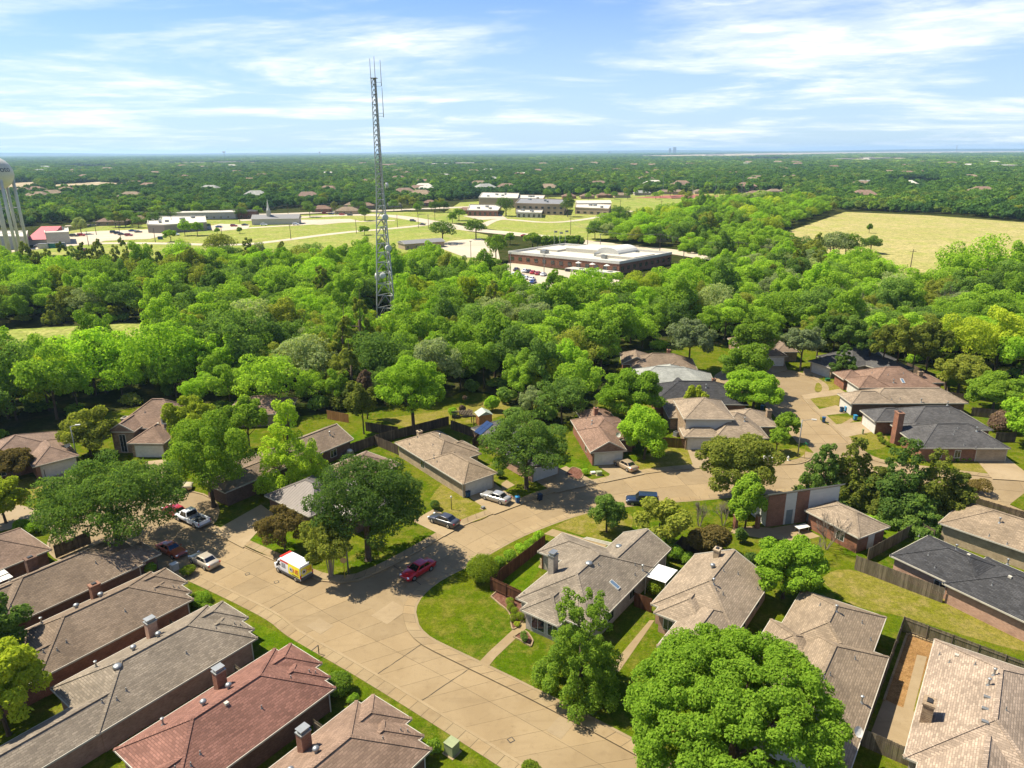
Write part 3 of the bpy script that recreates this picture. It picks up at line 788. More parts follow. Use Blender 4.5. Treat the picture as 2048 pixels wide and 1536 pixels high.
bush(1740, 1062, 1.0, 2.6, 'bright', 'loose tall shrub by the annex corner', n=1200, leaf=.12)
bush(1893, 1062, 1.0, 1.6, 'mid', 'ivy mound at the inner fence corner', n=1500, leaf=.1)
bush(1957, 985, 1.9, 2.4, 'red', 'rusty green shrub at the street edge by the junipers', n=2500, leaf=.12)
bush(1480, 1085, 1.0, 2.4, 'dark', 'dark shrub beside the reddish shrub', n=1800, leaf=.12)
bush(1350, 1118, 1.4, 2.0, 'bright', 'fresh green shrub behind the corner house', n=1800, leaf=.12)
bush(1375, 1128, 1.2, 1.6, 'mid', 'ivy heap behind the wide tan roof', n=1600, leaf=.1)
for i, (x, y) in enumerate([(1759, 882), (1766, 888), (1775, 893), (1785, 897), (1758, 874)]):
    bush(x, y, .6, .9, 'hedge', 'small round shrub by the brick chimney house', 'clipped_shrub', n=400, leaf=.1, group='round shrubs by the chimney house')
for i, (x, y) in enumerate([(1913, 922), (1925, 921), (1937, 921), (1952, 919)]):
    bush(x, y, .5, .6, 'mid', 'low shrub under the brick house front windows', n=300, leaf=.1, group='low shrubs under the front windows')
bush(1685, 770, 1.3, 1.3, 'hedge', 'low rounded shrub before the reddish brown roof', n=1000, leaf=.12)
bush(1000, 955, 1.0, 1.3, 'dark', 'dark shrub beside the tan house garage', n=1000, leaf=.1)
bush(871, 1018, 1.1, 1.5, 'dark', 'dark shrub beside the dark grey sedan driveway', n=1000, leaf=.1)
bush(1170, 950, .7, 1.3, 'bright', 'small sapling in the round mulch bed', n=500, leaf=.1)
bush(1500, 1130, 1.2, 2.0, 'dark', 'dark green shrub before the fresh green tree', n=1500, leaf=.13)
bush(640, 985, 2.6, 3.0, 'mid', 'leafy shrubs behind the ribbed metal roof', n=3500, leaf=.16)
bush(930, 830, 1.4, 4.2, 'brown', 'dead brown conifer beside the garden shed', n=1200, leaf=.2, shape='cone')
bush(905, 833, 1.3, 2.2, 'bright', 'bright shrub beside the pergola', n=900, leaf=.18)
bush(985, 822, 2.0, 3.6, 'bright', 'bright green shrub behind the garden shed', n=1800, leaf=.2)
# ------------------------------------------------------------------ houses
R_brown = shingle('brown_shingle', (.300, .205, .155))
R_brown2 = shingle('umber_shingle', (.265, .200, .150))
R_grey = shingle('grey_brown_shingle', (.290, .243, .195), var=.22)
R_red = shingle('red_shingle', (.275, .140, .112), var=.24)
R_rose = shingle('rose_brown_shingle', (.300, .210, .165))
R_tan = shingle('tan_shingle', (.355, .280, .210), var=.2)
R_tan2 = shingle('warm_tan_shingle', (.325, .250, .180), var=.2)
R_pink = shingle('pale_pink_shingle', (.41, .32, .255), var=.26, contrast=.72)
R_black = shingle('charcoal_shingle', (.068, .068, .074), var=.3)
R_slate = shingle('slate_shingle', (.115, .112, .116), var=.25)
R_pale = shingle('pale_grey_shingle', (.40, .41, .39), var=.15)
R_redbr = shingle('rust_brown_shingle', (.28, .18, .135), var=.22)
M_ribbed = plain('ribbed_metal_roof', (.20, .175, .165), .5, .3)

class House:
    def __init__(s, name, label, O, ang, wings, roof, wall, cat='house', group=None, trim=None, ov=.45, ridge=True):
        s.u = dirv(ang); s.v = Vector((s.u.y, -s.u.x, 0)); s.O = Vector((O[0], O[1], 0)); s.ang = ang
        us = [w[i] for w in wings for i in (0, 2)]; vs_ = [w[i] for w in wings for i in (1, 3)]
        c = s.P((min(us) + max(us)) / 2, (min(vs_) + max(vs_)) / 2)
        s.root = empty(name, (c.x, c.y, Z_LAWN), 0, label, cat, group)
        s.wings = []; s.wall = wall; s.roofm = roof; s.ov = ov
        rm, wm, fm, cm = MB(), MB(), MB(), MB(); caps = []
        for i, w in enumerate(wings):
            u0, v0, u1, v1, ax, ez, pit, ends = w
            k = i * .018; ez -= k
            u0 += k; v0 += k; u1 -= k; v1 -= k
            if ax == 'u': A0, A1, B0, B1 = u0, u1, v0, v1; f = lambda a, b: s.P(a, b)
            else: A0, A1, B0, B1 = v0, v1, u0, u1; f = lambda a, b: s.P(b, a)
            hw = (B1 - B0) / 2; bm = (B0 + B1) / 2; L_ = A1 - A0
            ha = min(hw, L_ / 2 - .02) if ends[0] == 'h' else 0.; hb = min(hw, L_ / 2 - .02) if ends[1] == 'h' else 0.
            rz = ez + hw * pit; th = .14
            s.wings.append((u0, v0, u1, v1, ax, ez, pit, A0, A1, B0, B1, hw, bm, ha, hb, rz))
            up = lambda p, z: Vector((p.x, p.y, z))
            c00, c10, c11, c01 = f(A0, B0), f(A1, B0), f(A1, B1), f(A0, B1)
            r0, r1 = f(A0 + ha, bm), f(A1 - hb, bm)
            flip = (ax == 'u')
            def F(mb, pts): mb.face(pts[::-1] if flip else pts)
            F(rm, [up(c00, ez), up(c10, ez), up(r1, rz), up(r0, rz)])
            F(rm, [up(c11, ez), up(c01, ez), up(r0, rz), up(r1, rz)])
            F(rm, [up(c01, ez), up(c00, ez), up(r0, rz)]); F(rm, [up(c10, ez), up(c11, ez), up(r1, rz)])
            F(rm, [up(c00, ez - th), up(c01, ez - th), up(c11, ez - th), up(c10, ez - th)])
            for p, q in ((c00, c10), (c10, c11), (c11, c01), (c01, c00)):
                F(rm, [up(p, ez - th), up(q, ez - th), up(q, ez), up(p, ez)])
            # boards under the eaves
            for p, q in ((c00, c10), (c10, c11), (c11, c01), (c01, c00)):
                fm.beam(up(p, ez - .085), up(q, ez - .085), .07, .19)
            for e, a, rr in ((ha, A0, r0), (hb, A1, r1)):
                if e == 0.:
                    for b in (B0, B1): fm.beam(up(f(a, b), ez + .02), up(rr, rz + .02), .09, .17)
            caps.append((up(r0, rz + .004), up(r1, rz + .004), .36, .045))
            for e, a, rr in ((ha, A0, r0), (hb, A1, r1)):
                if e > 0:
                    for b in (B0, B1): caps.append((up(f(a, b), ez + .004), up(rr, rz + .004), .32, .04))
            # walls
            o = ov
            i0, i1, j0, j1 = A0 + o, A1 - o, B0 + o, B1 - o
            q = [f(i0, j0), f(i1, j0), f(i1, j1), f(i0, j1)]
            base = Z_LAWN - .05; top = ez - .05
            for n_ in range(4):
                F(wm, [up(q[n_], base), up(q[(n_ + 1) % 4], base), up(q[(n_ + 1) % 4], top), up(q[n_], top)])
            for e, a in ((ha, i0), (hb, i1)):
                if e == 0.:
                    gz = rz - .1
                    pts = [up(f(a, j0), top), up(f(a, j1), top), up(f(a, bm), gz - o * pit * .3)]
                    wm.face(pts); wm.face(pts[::-1])
        if ridge:
            for a, b, w_, h_ in caps:
                n_ = max(1, int((b - a).length / .5)); run = None
                for k in range(n_ + 1):
                    m_ = a.lerp(b, min(1, (k + .5) / n_)); ok = k < n_ and s.rz(m_) < m_.z + .03
                    if ok and run is None: run = k
                    if not ok and run is not None:
                        cm.beam(a.lerp(b, run / n_), a.lerp(b, k / n_), w_, h_); run = None
        s.wallo = wm.build('wall', wall, s.root)
        s.roofo = rm.build('roof', roof, s.root)
        fm.build('fascia', trim or M_fascia, s.root)
        if ridge: cm.build('ridge_cap', roof, s.root)
    def P(s, a, b, z=0.):
        p = s.O + s.u * a + s.v * b; return Vector((p.x, p.y, z))
    def rz(s, p):
        d = Vector((p[0], p[1], 0)) - s.O; a, b = d.dot(s.u), d.dot(s.v); best = 2.6
        for (u0, v0, u1, v1, ax, ez, pit, A0, A1, B0, B1, hw, bm, ha, hb, rz) in s.wings:
            x, y = (a, b) if ax == 'u' else (b, a)
            if not (A0 <= x <= A1 and B0 <= y <= B1): continue
            h = (hw - abs(y - bm)) * pit
            if ha > 0: h = min(h, (x - A0) * pit * hw / ha)
            if hb > 0: h = min(h, (A1 - x) * pit * hw / hb)
            best = max(best, ez + h)
        return best
    def on_roof(s, px, py):
        z = 3.5
        for i in range(12):
            p = S(px, py, z); z = .5 * z + .5 * s.rz(p)
        return Vector((p.x, p.y, s.rz(p)))
    def vent(s, px, py, kind='pipe', local=False):
        p = s.on_roof(px, py) if not local else Vector((*s.P(px, py).xy, s.rz(s.P(px, py))))
        mb = MB(); sm = False
        if kind == 'pipe': mb.tube(p - Vector((0, 0, .1)), p + Vector((0, 0, .32)), .05, n=8); mb.lathe(p, [(.13, -.05), (.06, .1)], 8); m = M_grey
        elif kind == 'flue': mb.tube(p - Vector((0, 0, .1)), p + Vector((0, 0, .6)), .08, n=10); mb.lathe(p + Vector((0, 0, .6)), [(.15, 0), (.16, .1), (.03, .17)], 10); mb.lathe(p, [(.22, -.1), (.1, .12)], 8); m = M_metal
        elif kind == 'turbine':
            mb.tube(p - Vector((0, 0, .1)), p + Vector((0, 0, .2)), .15, n=12); mb.lathe(p + Vector((0, 0, .2)), [(.17, 0), (.27, .1), (.30, .2), (.26, .31), (.14, .39), (.02, .41)], 14); m = M_metal
        elif kind == 'box': mb.box(p + Vector((0, 0, .08)), (.34, .34, .22), rad(s.ang)); m = M_fascia
        elif kind == 'dome': mb.lathe(p - Vector((0, 0, .05)), [(.42, 0), (.42, .16), (.34, .24), (.18, .30), (.02, .32)], 16); m = M_metal
        elif kind == 'slot': mb.box(p + Vector((0, 0, .05)), (.32, .5, .14), rad(s.ang)); m = M_grey
        elif kind == 'skylight':
            n = s.norm(p); t = Vector((-n.y, n.x, 0)).normalized(); b = n.cross(t)
            q = [p + t * x + b * y for x, y in ((-.3, -.65), (.3, -.65), (.3, .65), (-.3, .65))]
            mb.hexa([x - n * .05 for x in q] + [x + n * .12 for x in q]); fr = mb.build('skylight', M_white, s.root)
            g2 = MB(); q2 = [p + t * x + b * y + n * .125 for x, y in ((-.24, -.59), (.24, -.59), (.24, .59), (-.24, .59))]
            g2.hexa([x - n * .02 for x in q2] + [x for x in q2]); g2.build('pane', M_sky_pane, fr); return
        elif kind == 'solar':
            n = s.norm(p); t = Vector((-n.y, n.x, 0)).normalized(); b = n.cross(t)
            for i in range(2):
                for j in range(2):
                    q = [p + t * (x + i * 1.05) + b * (y + j * 1.6) for x, y in ((-.5, -.78), (.5, -.78), (.5, .78), (-.5, .78))]
                    mb = MB(); mb.hexa([x + n * .06 for x in q] + [x + n * .11 for x in q]); mb.build('solar_panel', M_solar, s.root)
            return
        elif kind == 'dish':
            mb.tube(p - Vector((0, 0, .2)), p + Vector((0, 0, .45)), .03, n=6)
            c = p + Vector((0, 0, .55)); d = Vector((.3, -.7, .6)).normalized(); x = d.cross(Vector((0, 0, 1))).normalized(); y = x.cross(d); k = []
            for r, dd in ((.46, .1), (.3, .03), (.02, 0)):
                k.append([c + x * math.cos(i * .524) * r + y * math.sin(i * .524) * r + d * dd for i in range(12)])
            for a_, b_ in ((0, 1), (1, 2)):
                for i in range(12): mb.face([k[a_][i], k[a_][(i + 1) % 12], k[b_][(i + 1) % 12], k[b_][i]])
            m = M_white
        mb.build({'pipe': 'vent_pipe', 'flue': 'flue', 'turbine': 'turbine_vent', 'box': 'box_vent', 'dome': 'dome_vent', 'slot': 'roof_vent', 'dish': 'satellite_dish'}[kind], m, s.root, smooth=kind in ('turbine', 'dome'))
    def norm(s, p):
        e = .05; zx = (s.rz((p.x + e, p.y)) - s.rz((p.x - e, p.y))) / (2 * e); zy = (s.rz((p.x, p.y + e)) - s.rz((p.x, p.y - e))) / (2 * e)
        return Vector((-zx, -zy, 1)).normalized()
    def chimney(s, a, b, h, w=.9, d=.7, mat=None, cap='metal', z0=None):
        p = s.P(a, b); z = s.rz(p); z0 = Z_LAWN if z0 is None else z0
        mb = MB(); mb.box((p.x, p.y, (z0 + z + h) / 2), (w, d, z + h - z0), rad(s.ang))
        c = mb.build('chimney', mat or M_brick_red, s.root); t = z + h
        if cap == 'metal':
            mb = MB(); mb.box((p.x, p.y, t + .07), (w + .1, d + .1, .14), rad(s.ang)); mb.box((p.x, p.y, t + .28), (w * .8, d * .8, .3), rad(s.ang)); mb.box((p.x, p.y, t + .45), (w + .02, d + .02, .05), rad(s.ang))
            mb.build('chimney_cap', M_metal, c)
        else:
            mb = MB(); mb.box((p.x, p.y, t - .1), (w + .14, d + .14, .18), rad(s.ang)); mb.build('chimney_crown', mat or M_brick_red, c)
            mb = MB(); mb.box((p.x, p.y, t + .05), (w * .5, d * .5, .14), rad(s.ang)); mb.build('flue_opening', M_dark, c)
    def wallpt(s, wi, side, off, z, out=0.):
        u0, v0, u1, v1 = s.wings[wi][:4]; o = s.ov
        if side == 'u0': return s.P(u0 + o - out, v0 + o + off, z)
        if side == 'u1': return s.P(u1 - o + out, v0 + o + off, z)
        if side == 'v0': return s.P(u0 + o + off, v0 + o - out, z)
        return s.P(u0 + o + off, v1 - o + out, z)
    def panel(s, mb, wi, side, off, w, z0, z1, o0, o1):
        a, b = s.wallpt(wi, side, off, z0, o0), s.wallpt(wi, side, off + w, z0, o0)
        c, d = s.wallpt(wi, side, off, z0, o1), s.wallpt(wi, side, off + w, z0, o1)
        T = Vector((0, 0, z1 - z0)); q = [a, b, d, c]
        if ((b - a).cross(c - a)).z < 0: q = [a, c, d, b]
        mb.hexa(q + [x + T for x in q])
    def garage(s, wi, side, off, w=4.9, mat=None):
        mb = MB(); s.panel(mb, wi, side, off - .12, w + .24, Z_LAWN, 2.36, -.05, .03); fr = mb.build('garage_door', M_fascia, s.root)
        for i in range(4):
            mb = MB(); s.panel(mb, wi, side, off, w, Z_LAWN + .04 + i * .53, Z_LAWN + .04 + i * .53 + .515, -.03, .05); mb.build('door_panel', mat or M_garage, fr)
    def window(s, wi, side, off, w=1.1, z0=.9, z1=2.1):
        mb = MB(); s.panel(mb, wi, side, off - .08, w + .16, z0 - .08, z1 + .08, -.05, .025); fr = mb.build('window', M_white, s.root)
        mb = MB(); s.panel(mb, wi, side, off, w / 2 - .03, z0, z1, -.03, .035); s.panel(mb, wi, side, off + w / 2 + .03, w / 2 - .03, z0, z1, -.03, .035); mb.build('pane', M_pane, fr)
    def door(s, wi, side, off, w=.95, mat=None, h=2.1):
        mb = MB(); s.panel(mb, wi, side, off - .08, w + .16, Z_LAWN, h + .1, -.05, .025); fr = mb.build('door', M_white, s.root)
        mb = MB(); s.panel(mb, wi, side, off, w, Z_LAWN + .02, h, -.03, .04); mb.build('leaf', mat or M_doorleaf, fr)
    def downspout(s, wi, side, off, mat=None):
        a, b = s.wallpt(wi, side, off, Z_LAWN, .07), s.wallpt(wi, side, off, s.wings[wi][5] - .2, .07)
        c = s.wallpt(wi, side, off, s.wings[wi][5] - .08, s.ov)
        mb = MB(); mb.beam(a, b, .09, .09); mb.beam(b, c, .09, .09); mb.build('downspout', mat or M_white, s.root)
M_solar = paint('solar_cells', (.02, .035, .08), .15)
M_sky_pane = paint('skylight_pane', (.10, .15, .20), .08)
M_doorleaf = plain('grey_door_paint', (.20, .26, .30), .5)
V_ = Vector
# --- the row of long brick houses along the near street (all built to one plan)
ROW = [
    ('F', (-6.8, 46.8), R_brown, M_brick_dark, 'long house with brown roof and metal capped chimney, beside the green utility box', 'metal', False),
    ('E', (-16.5, 54.0), R_red, M_brick_dark, 'long house with red shingle roof', 'metal', False),
    ('D', (-26.2, 61.2), R_grey, M_brick_pink, 'long grey brown roofed house with pinkish brick side wall', 'metal', False),
    ('C', (-35.6, 67.9), R_brown2, M_brick_red, 'long brown roofed house with red brick side wall behind the square hedge', 'crown', False),
    ('B', (-44.6, 75.2), R_brown2, M_brick_dark, 'long brown roofed house beside the champagne sedan', 'crown', True),
    ('A', (-57.4, 79.4), R_rose, M_brick_red, 'long brown roofed house with patio cover, shaded by the broad tree', 'crown', True),
]
row_h = {}
for k, O, rf, wl_, lab, cap, mir in ROW:
    ang = 53.3 if k not in 'AB' else 54.5
    if not mir:
        wg = [(-15.8, -9.3, 0, 0, 'u', 2.75, .50, 'hh'), (-9, -8.7, 1.45, -3.7, 'u', 2.75, .50, 'hh'), (-8, -6.4, .7, -1.5, 'u', 2.75, .50, 'hh'), (-29, -5.4, -8, 0, 'u', 2.75, .50, 'hh')]
    else:
        wg = [(-15.8, -9.3, 0, 0, 'u', 2.75, .50, 'hh'), (-9, -5.4, 2.4, -.6, 'u', 2.75, .50, 'hh'), (-8, -7.8, 1.2, -3.0, 'u', 2.75, .50, 'hh'), (-29, -9.1, -8, -1.2, 'u', 2.75, .50, 'hh')]
    if k == 'A': wg = [(-18, -9.3, -1, 0, 'u', 2.75, .50, 'hh'), (-26, -14, -9, -7, 'u', 2.75, .5, 'hh'), (-29, -6.4, -8, -.1, 'u', 2.75, .5, 'hh')]
    h = House('brick_house', lab, O, ang, wg, rf, wl_)
    row_h[k] = h
    if k in 'FEDCB':
        h.garage(1, 'u1', .4, 3.2); h.window(2, 'u1', .6, 1.0)
        h.downspout(0, 'v1', 14.8)
    if k in 'FEDC':
        h.chimney(-6.7, -7.9, 1.75, .95, .75, M_brick_red if k != 'D' else M_brick_pink, 'metal' if k in 'FED' else 'crown')
        h.vent(-6.9, -6.1, 'turbine', True); h.vent(-9.4, -6.0, 'turbine', True)
        for a, b, t in [(-6.3, -2.2, 'pipe'), (-12.3, -7.6, 'flue'), (-13.2, -1.7, 'pipe'), (-12.2, -2.0, 'pipe'), (-14.2, -2.2, 'pipe'), (-2.6, -3.0, 'pipe'), (-.6, -3.0, 'pipe'), (-.2, -2.6, 'pipe')]:
            h.vent(a, b, t, True)
    elif k == 'B':
        for a, b, t in [(-4.3, -2.6, 'pipe'), (-12, -5.7, 'pipe'), (-13.5, -2.0, 'pipe'), (-17, -3.0, 'pipe')]: h.vent(a, b, t, True)
        h.chimney(-8.7, -8.9, 1.9, 1.1, .8, M_brick_dark, 'crown')
    else:
        for a, b, t in [(-6, -2, 'pipe'), (-12, -3, 'flue')]: h.vent(a, b, t, True)
        h.vent(10, 1245, 'dish')
row_h['D'].vent(235, 1333, 'dome'); row_h['E'].vent(453, 1408, 'box')
# translucent patio cover against house A
pr = empty('patio_cover', (*row_h['A'].P(-10, 1.4).xy, Z_LAWN), 0, 'white translucent panel patio cover beside the brick chimney', 'canopy')
hA = row_h['A']
for i in range(7):
    for j in range(2):
        MB().box(Vector((*hA.P(-13.2 + i * 1.05, .25 + j * 1.25 + .6).xy, 2.72 - j * .1)), (1.0, 1.2, .04), rad(hA.ang)).build('panel', M_white, pr)
for i in (0, 3, 6):
    MB().box(Vector((*hA.P(-13.2 + i * 1.05, 2.6).xy, 1.36)), (.1, .1, 2.4), rad(hA.ang)).build('post', M_white, pr)
# --- corner house and its neighbours south of the curved street
h = House('brick_house', 'corner house with taupe roof, skylight and tall pale brick chimney', (.3, 67.8), 53.5,
    [(0, 0, 14.7, 9.7, 'u', 2.75, .5, 'hh'), (8, 2.9, 19.7, 9.65, 'u', 2.75, .5, 'hg'), (9.4, -3.6, 15.2, 6, 'v', 2.75, .42, 'hh'), (-1.4, 1.5, 6, 6.6, 'u', 2.75, .5, 'hh')], R_grey, M_brick_pale)
h.chimney(6.0, 1.0, 2.3, 1.0, .75, M_brick_pale, 'metal')
for x, y, t in [(1178, 1127, 'dome'), (1197, 1130, 'pipe'), (1270, 1130, 'pipe'), (1285, 1140, 'flue'), (1270, 1150, 'pipe'), (1238, 1093, 'dome')]: h.vent(x, y, t)
h.vent(1229, 1170, 'skylight'); h.vent(1048, 1188, 'pipe')
h.window(3, 'u0', .8, 1.6, .7, 2.2); h.window(3, 'u0', 2.9, 1.2, .7, 2.2); h.window(0, 'v1', 4, 1.2); h.window(0, 'v1', 9, 1.2); h.garage(1, 'v0', 6.2, 4.4)
h.downspout(1, 'v1', 10.7); H_S1 = h
h = House('brick_house', 'house with wide tan roof beside the white awning', (15.1, 66.6), 53.8,
    [(0, 0, 12.3, 9.4, 'u', 2.75, .5, 'hg'), (-1.2, .9, 6, 6.5, 'u', 2.75, .5, 'hh'), (-6, 3.5, 4, 9.38, 'u', 2.75, .5, 'hh')], R_tan, M_brick_pink)
h.chimney(10.9, 3.2, 1.1, .8, .65, M_brick_tan, 'crown')
for x, y, t in [(1425, 1136, 'turbine'), (1447, 1142, 'pipe'), (1476, 1148, 'pipe'), (1427, 1168, 'flue'), (1432, 1180, 'pipe'), (1446, 1189, 'pipe'), (1515, 1178, 'pipe')]: h.vent(x, y, t)
h.window(0, 'v1', 3, 1.4); h.window(0, 'v1', 8, 1.1); h.garage(2, 'u0', .5, 4.6); h.window(1, 'u0', .6, 1.0)
h = House('brick_house', 'house with brown stepped ridges behind the huge round tree', (32.7, 69.2), 53.6,
    [(-12, 0, 0, 8.7, 'u', 2.75, .5, 'hh'), (-23.5, 1.5, -6.7, 10.1, 'u', 2.75, .5, 'hh'), (-14, -1.2, -7.4, 5, 'v', 2.75, .45, 'hh')], R_tan2, M_brick_tan)
for x, y, t in [(1597, 1200, 'pipe'), (1640, 1211, 'pipe'), (1672, 1222, 'flue'), (1724, 1246, 'pipe'), (1741, 1280, 'pipe'), (1710, 1318, 'pipe'), (1723, 1405, 'flue'), (1648, 1357, 'pipe'), (1660, 1350, 'pipe'), (1714, 1474, 'dish')]: h.vent(x, y, t)
h.window(1, 'v1', 4, 1.2); h.window(1, 'v1', 10, 1.2); h.window(0, 'v1', 7, 1.4); h.garage(1, 'u0', 1.5, 4.8)
h = House('brick_house', 'house with pale pinkish shingle roof and stone chimney', (42.8, 60.5), 53.5,
    [(-18.3, 0, 0, 11, 'u', 2.75, .5, 'hh'), (-26, 1.0, -9, 9.5, 'u', 2.75, .5, 'hh'), (-8.5, 4.5, -.7, 17, 'v', 2.75, .48, 'hh')], R_pink, M_brick_pale)
h.chimney(-13.2, .9, 1.9, 1.15, .85, M_brick_mott, 'crown')
for x, y, t in [(1879, 1310, 'pipe'), (1899, 1325, 'pipe'), (1950, 1330, 'pipe'), (1988, 1350, 'flue'), (1977, 1370, 'flue'), (1974, 1395, 'slot'), (1970, 1418, 'slot'), (1970, 1444, 'slot'), (2012, 1420, 'pipe'), (1913, 1312, 'box')]: h.vent(x, y, t)
h.window(0, 'v0', 3.5, 1.4); h.window(0, 'v0', 8.5, 1.8, .3, 2.2); h.window(1, 'u0', 1.0, 1.4)
h = House('brick_house', 'house with charcoal roof and pink brick wall beside the old grey fence', (46.2, 76.2), 122.5,
    [(-11, 0, 0, 8.8, 'u', 2.75, .42, 'hh'), (-26, -.6, -6.6, 9.6, 'u', 2.75, .42, 'hh')], R_black, M_brick_pink)
for x, y, t in [(1838, 1072, 'pipe'), (1857, 1110, 'pipe'), (1870, 1135, 'pipe'), (1912, 1100, 'flue'), (1937, 1112, 'box'), (1984, 1170, 'pipe'), (2020, 1155, 'box'), (2015, 1128, 'flue')]: h.vent(x, y, t)
h.window(0, 'v0', 4, 1.2)
h = House('brick_house', 'house with tan brown roof and board fence behind the charcoal roof', (56.7, 84.1), 131,
    [(-22, 0, 0, 9.4, 'u', 2.75, .45, 'hh')], R_tan2, M_brick_tan)
for x, y, t in [(1999, 1045, 'flue'), (1978, 1072, 'pipe'), (2014, 1088, 'pipe')]: h.vent(x, y, t)
# --- north side of the curved street
h = House('brick_house', 'tan roofed house with pale brick wall and white garage by the silver sedan', (-7.4, 96.3), 128.2,
    [(0, 0, 11, 6.5, 'u', 2.75, .5, 'hh'), (7.5, .02, 20.7, 8.9, 'u', 2.75, .48, 'hh'), (9, 4, 14.2, 9.7, 'v', 2.75, .5, 'hh')], R_tan2, M_brick_tan)
h.chimney(19.6, 4.4, .9, .8, .7, M_brick_tan, 'crown'); h.garage(0, 'u0', .35, 4.9)
for x, y, t in [(835, 875, 'pipe'), (880, 876, 'flue'), (866, 890, 'pipe'), (868, 911, 'pipe'), (868, 917, 'pipe'), (874, 924, 'pipe'), (819, 889, 'pipe')]: h.vent(x, y, t)
h.window(1, 'v0', 4, 1.0); h.downspout(0, 'v0', .2); h.window(0, 'v1', 5, 1.1)
h = House('brick_house', 'grey roofed pink brick house with solar panels behind the live oak', (3, 101.5), 127,
    [(0, 0, 9, 6.4, 'u', 2.75, .5, 'hh'), (5, 2.2, 20.3, 10, 'u', 2.75, .5, 'hh')], R_slate, M_brick_pink)
h.garage(0, 'u0', .35, 4.9, M_garage); h.vent(958, 860, 'solar'); h.vent(1030, 905, 'solar')
h = House('brick_house', 'rust brown roofed red brick house with white gable by the gold sedan', (12.9, 107.8), 98,
    [(0, 0, 10, 6.2, 'u', 2.75, .55, 'gh'), (4.5, .02, 15.4, 9.2, 'u', 2.75, .5, 'hh'), (6.2, 3, 12.5, 10.4, 'v', 2.75, .45, 'hh'), (11, 2, 20, 8.5, 'u', 2.75, .45, 'hh')], R_redbr, M_brick_red)
h.garage(0, 'u0', .4, 4.7); h.chimney(14.5, 4.6, 1.3, .8, .7, M_brick_red, 'crown')
g2 = MB(); a = [h.P(.42, .5, 2.6), h.P(.42, 5.7, 2.6), h.P(.42, 3.1, 4.1)]; g2.face(a); g2.face(a[::-1]); g2.build('gable_siding', M_siding, h.root)
for x, y, t in [(1184, 848, 'flue'), (1170, 858, 'pipe'), (1172, 838, 'pipe')]: h.vent(x, y, t)
h.window(0, 'v0', 4, 1.0); h.vent(1236, 876, 'dish')
h = House('two_storey_house', 'tan roofed two-storey house with mottled brick front and white garage', (29.8, 114.4), 88,
    [(2.2, .3, 12.5, 9.2, 'v', 5.2, .45, 'hh'), (-.3, 5.2, 9.6, 14.6, 'u', 2.75, .62, 'hh'), (0, 0, 4.6, 7.0, 'v', 2.75, .45, 'hh'), (5.2, 9.5, 13.2, 18, 'v', 2.75, .5, 'hh'), (9.4, -1, 19.4, 8, 'u', 2.75, .5, 'hh')], R_tan, M_brick_mott)
h.garage(2, 'u0', .35, 4.7); h.window(1, 'u0', 3.2, .9, .8, 2.1); h.window(1, 'u0', 6.4, .9, .8, 2.1); h.chimney(9.0, 17.2, 1.6, 1.0, .8, M_brick_mott, 'crown')
g2 = MB(); h.panel(g2, 0, 'u0', 0, 8.0, 3.2, 5.15, 0, .02); g2.build('siding', M_siding, h.root)
for x, y, t in [(1395, 800, 'pipe'), (1489, 842, 'flue'), (1492, 818, 'slot'), (1440, 815, 'pipe')]: h.vent(x, y, t)
h = House('brick_house', 'charcoal roofed house behind the tan two-storey roof', tuple(S(1306, 806, 2.75).xy), 86,
    [(0, 0, 11.5, 18.5, 'v', 2.75, .5, 'hh'), (3, 3, 15, 10, 'u', 2.75, .5, 'hh')], R_black, M_brick_red)
h.chimney(9.5, 13.5, 1.3, .9, .7, M_brick_red, 'crown')
for x, y, t in [(1412, 775, 'flue'), (1350, 768, 'pipe')]: h.vent(x, y, t)
h = House('brick_house', 'pale grey roofed house behind the charcoal roof', tuple(S(1250, 776, 2.75).xy), 82,
    [(0, 0, 13, 19, 'v', 2.75, .48, 'hh'), (2, 6, 17, 14, 'u', 2.75, .45, 'hh')], R_pale, M_brick_tan)
h = House('brick_house', 'brown roofed red brick house at the edge of the wood', tuple(S(1262, 738, 2.75).xy), 84,
    [(0, 0, 10, 15, 'v', 2.75, .5, 'hh'), (-1, 7, 8, 13, 'u', 2.75, .45, 'hh'), (4, -2, 14, 5, 'u', 2.75, .5, 'gh')], R_brown2, M_brick_red)
h.chimney(7, 9, 1.4, .9, .7, M_brick_red, 'crown')
h = House('brick_house', 'brown roofed house with white garage at the head of the cul-de-sac', tuple(S(1522, 713, 2.75).xy), 90,
    [(0, 0, 10, 6.6, 'u', 2.75, .5, 'hh'), (6, -3, 18, 10, 'v', 2.75, .5, 'hh'), (4, 5, 14, 11, 'u', 2.75, .5, 'hh')], R_brown2, M_brick_mott)
h.garage(0, 'u0', .4, 4.9)
h = House('brick_house', 'slate grey roofed house with angled white garage at the cul-de-sac', tuple(S(1664, 737, 2.75).xy), 25,
    [(0, -7, 9, 0, 'u', 2.75, .5, 'hh'), (5, -9, 20, 1.5, 'u', 2.75, .5, 'hh'), (9, -4, 17, 8, 'v', 2.75, .45, 'hh')], R_slate, M_brick_tan)
h.garage(0, 'u0', .6, 5.0); h.chimney(16, -3, 1.5, .9, .7, M_brick_pink, 'crown')
h = House('brick_house', 'reddish brown hip roofed house beside the cul-de-sac', (72.4, 140.5), 1,
    [(0, -6.6, 7, 0, 'u', 2.75, .5, 'hh'), (2.5, -11.5, 17, -.02, 'u', 2.75, .5, 'hh'), (12, -9, 20, -3, 'u', 2.75, .42, 'hh'), (-.5, -11.5, 5, -6, 'v', 2.75, .5, 'hh')], R_redbr, M_brick_red)
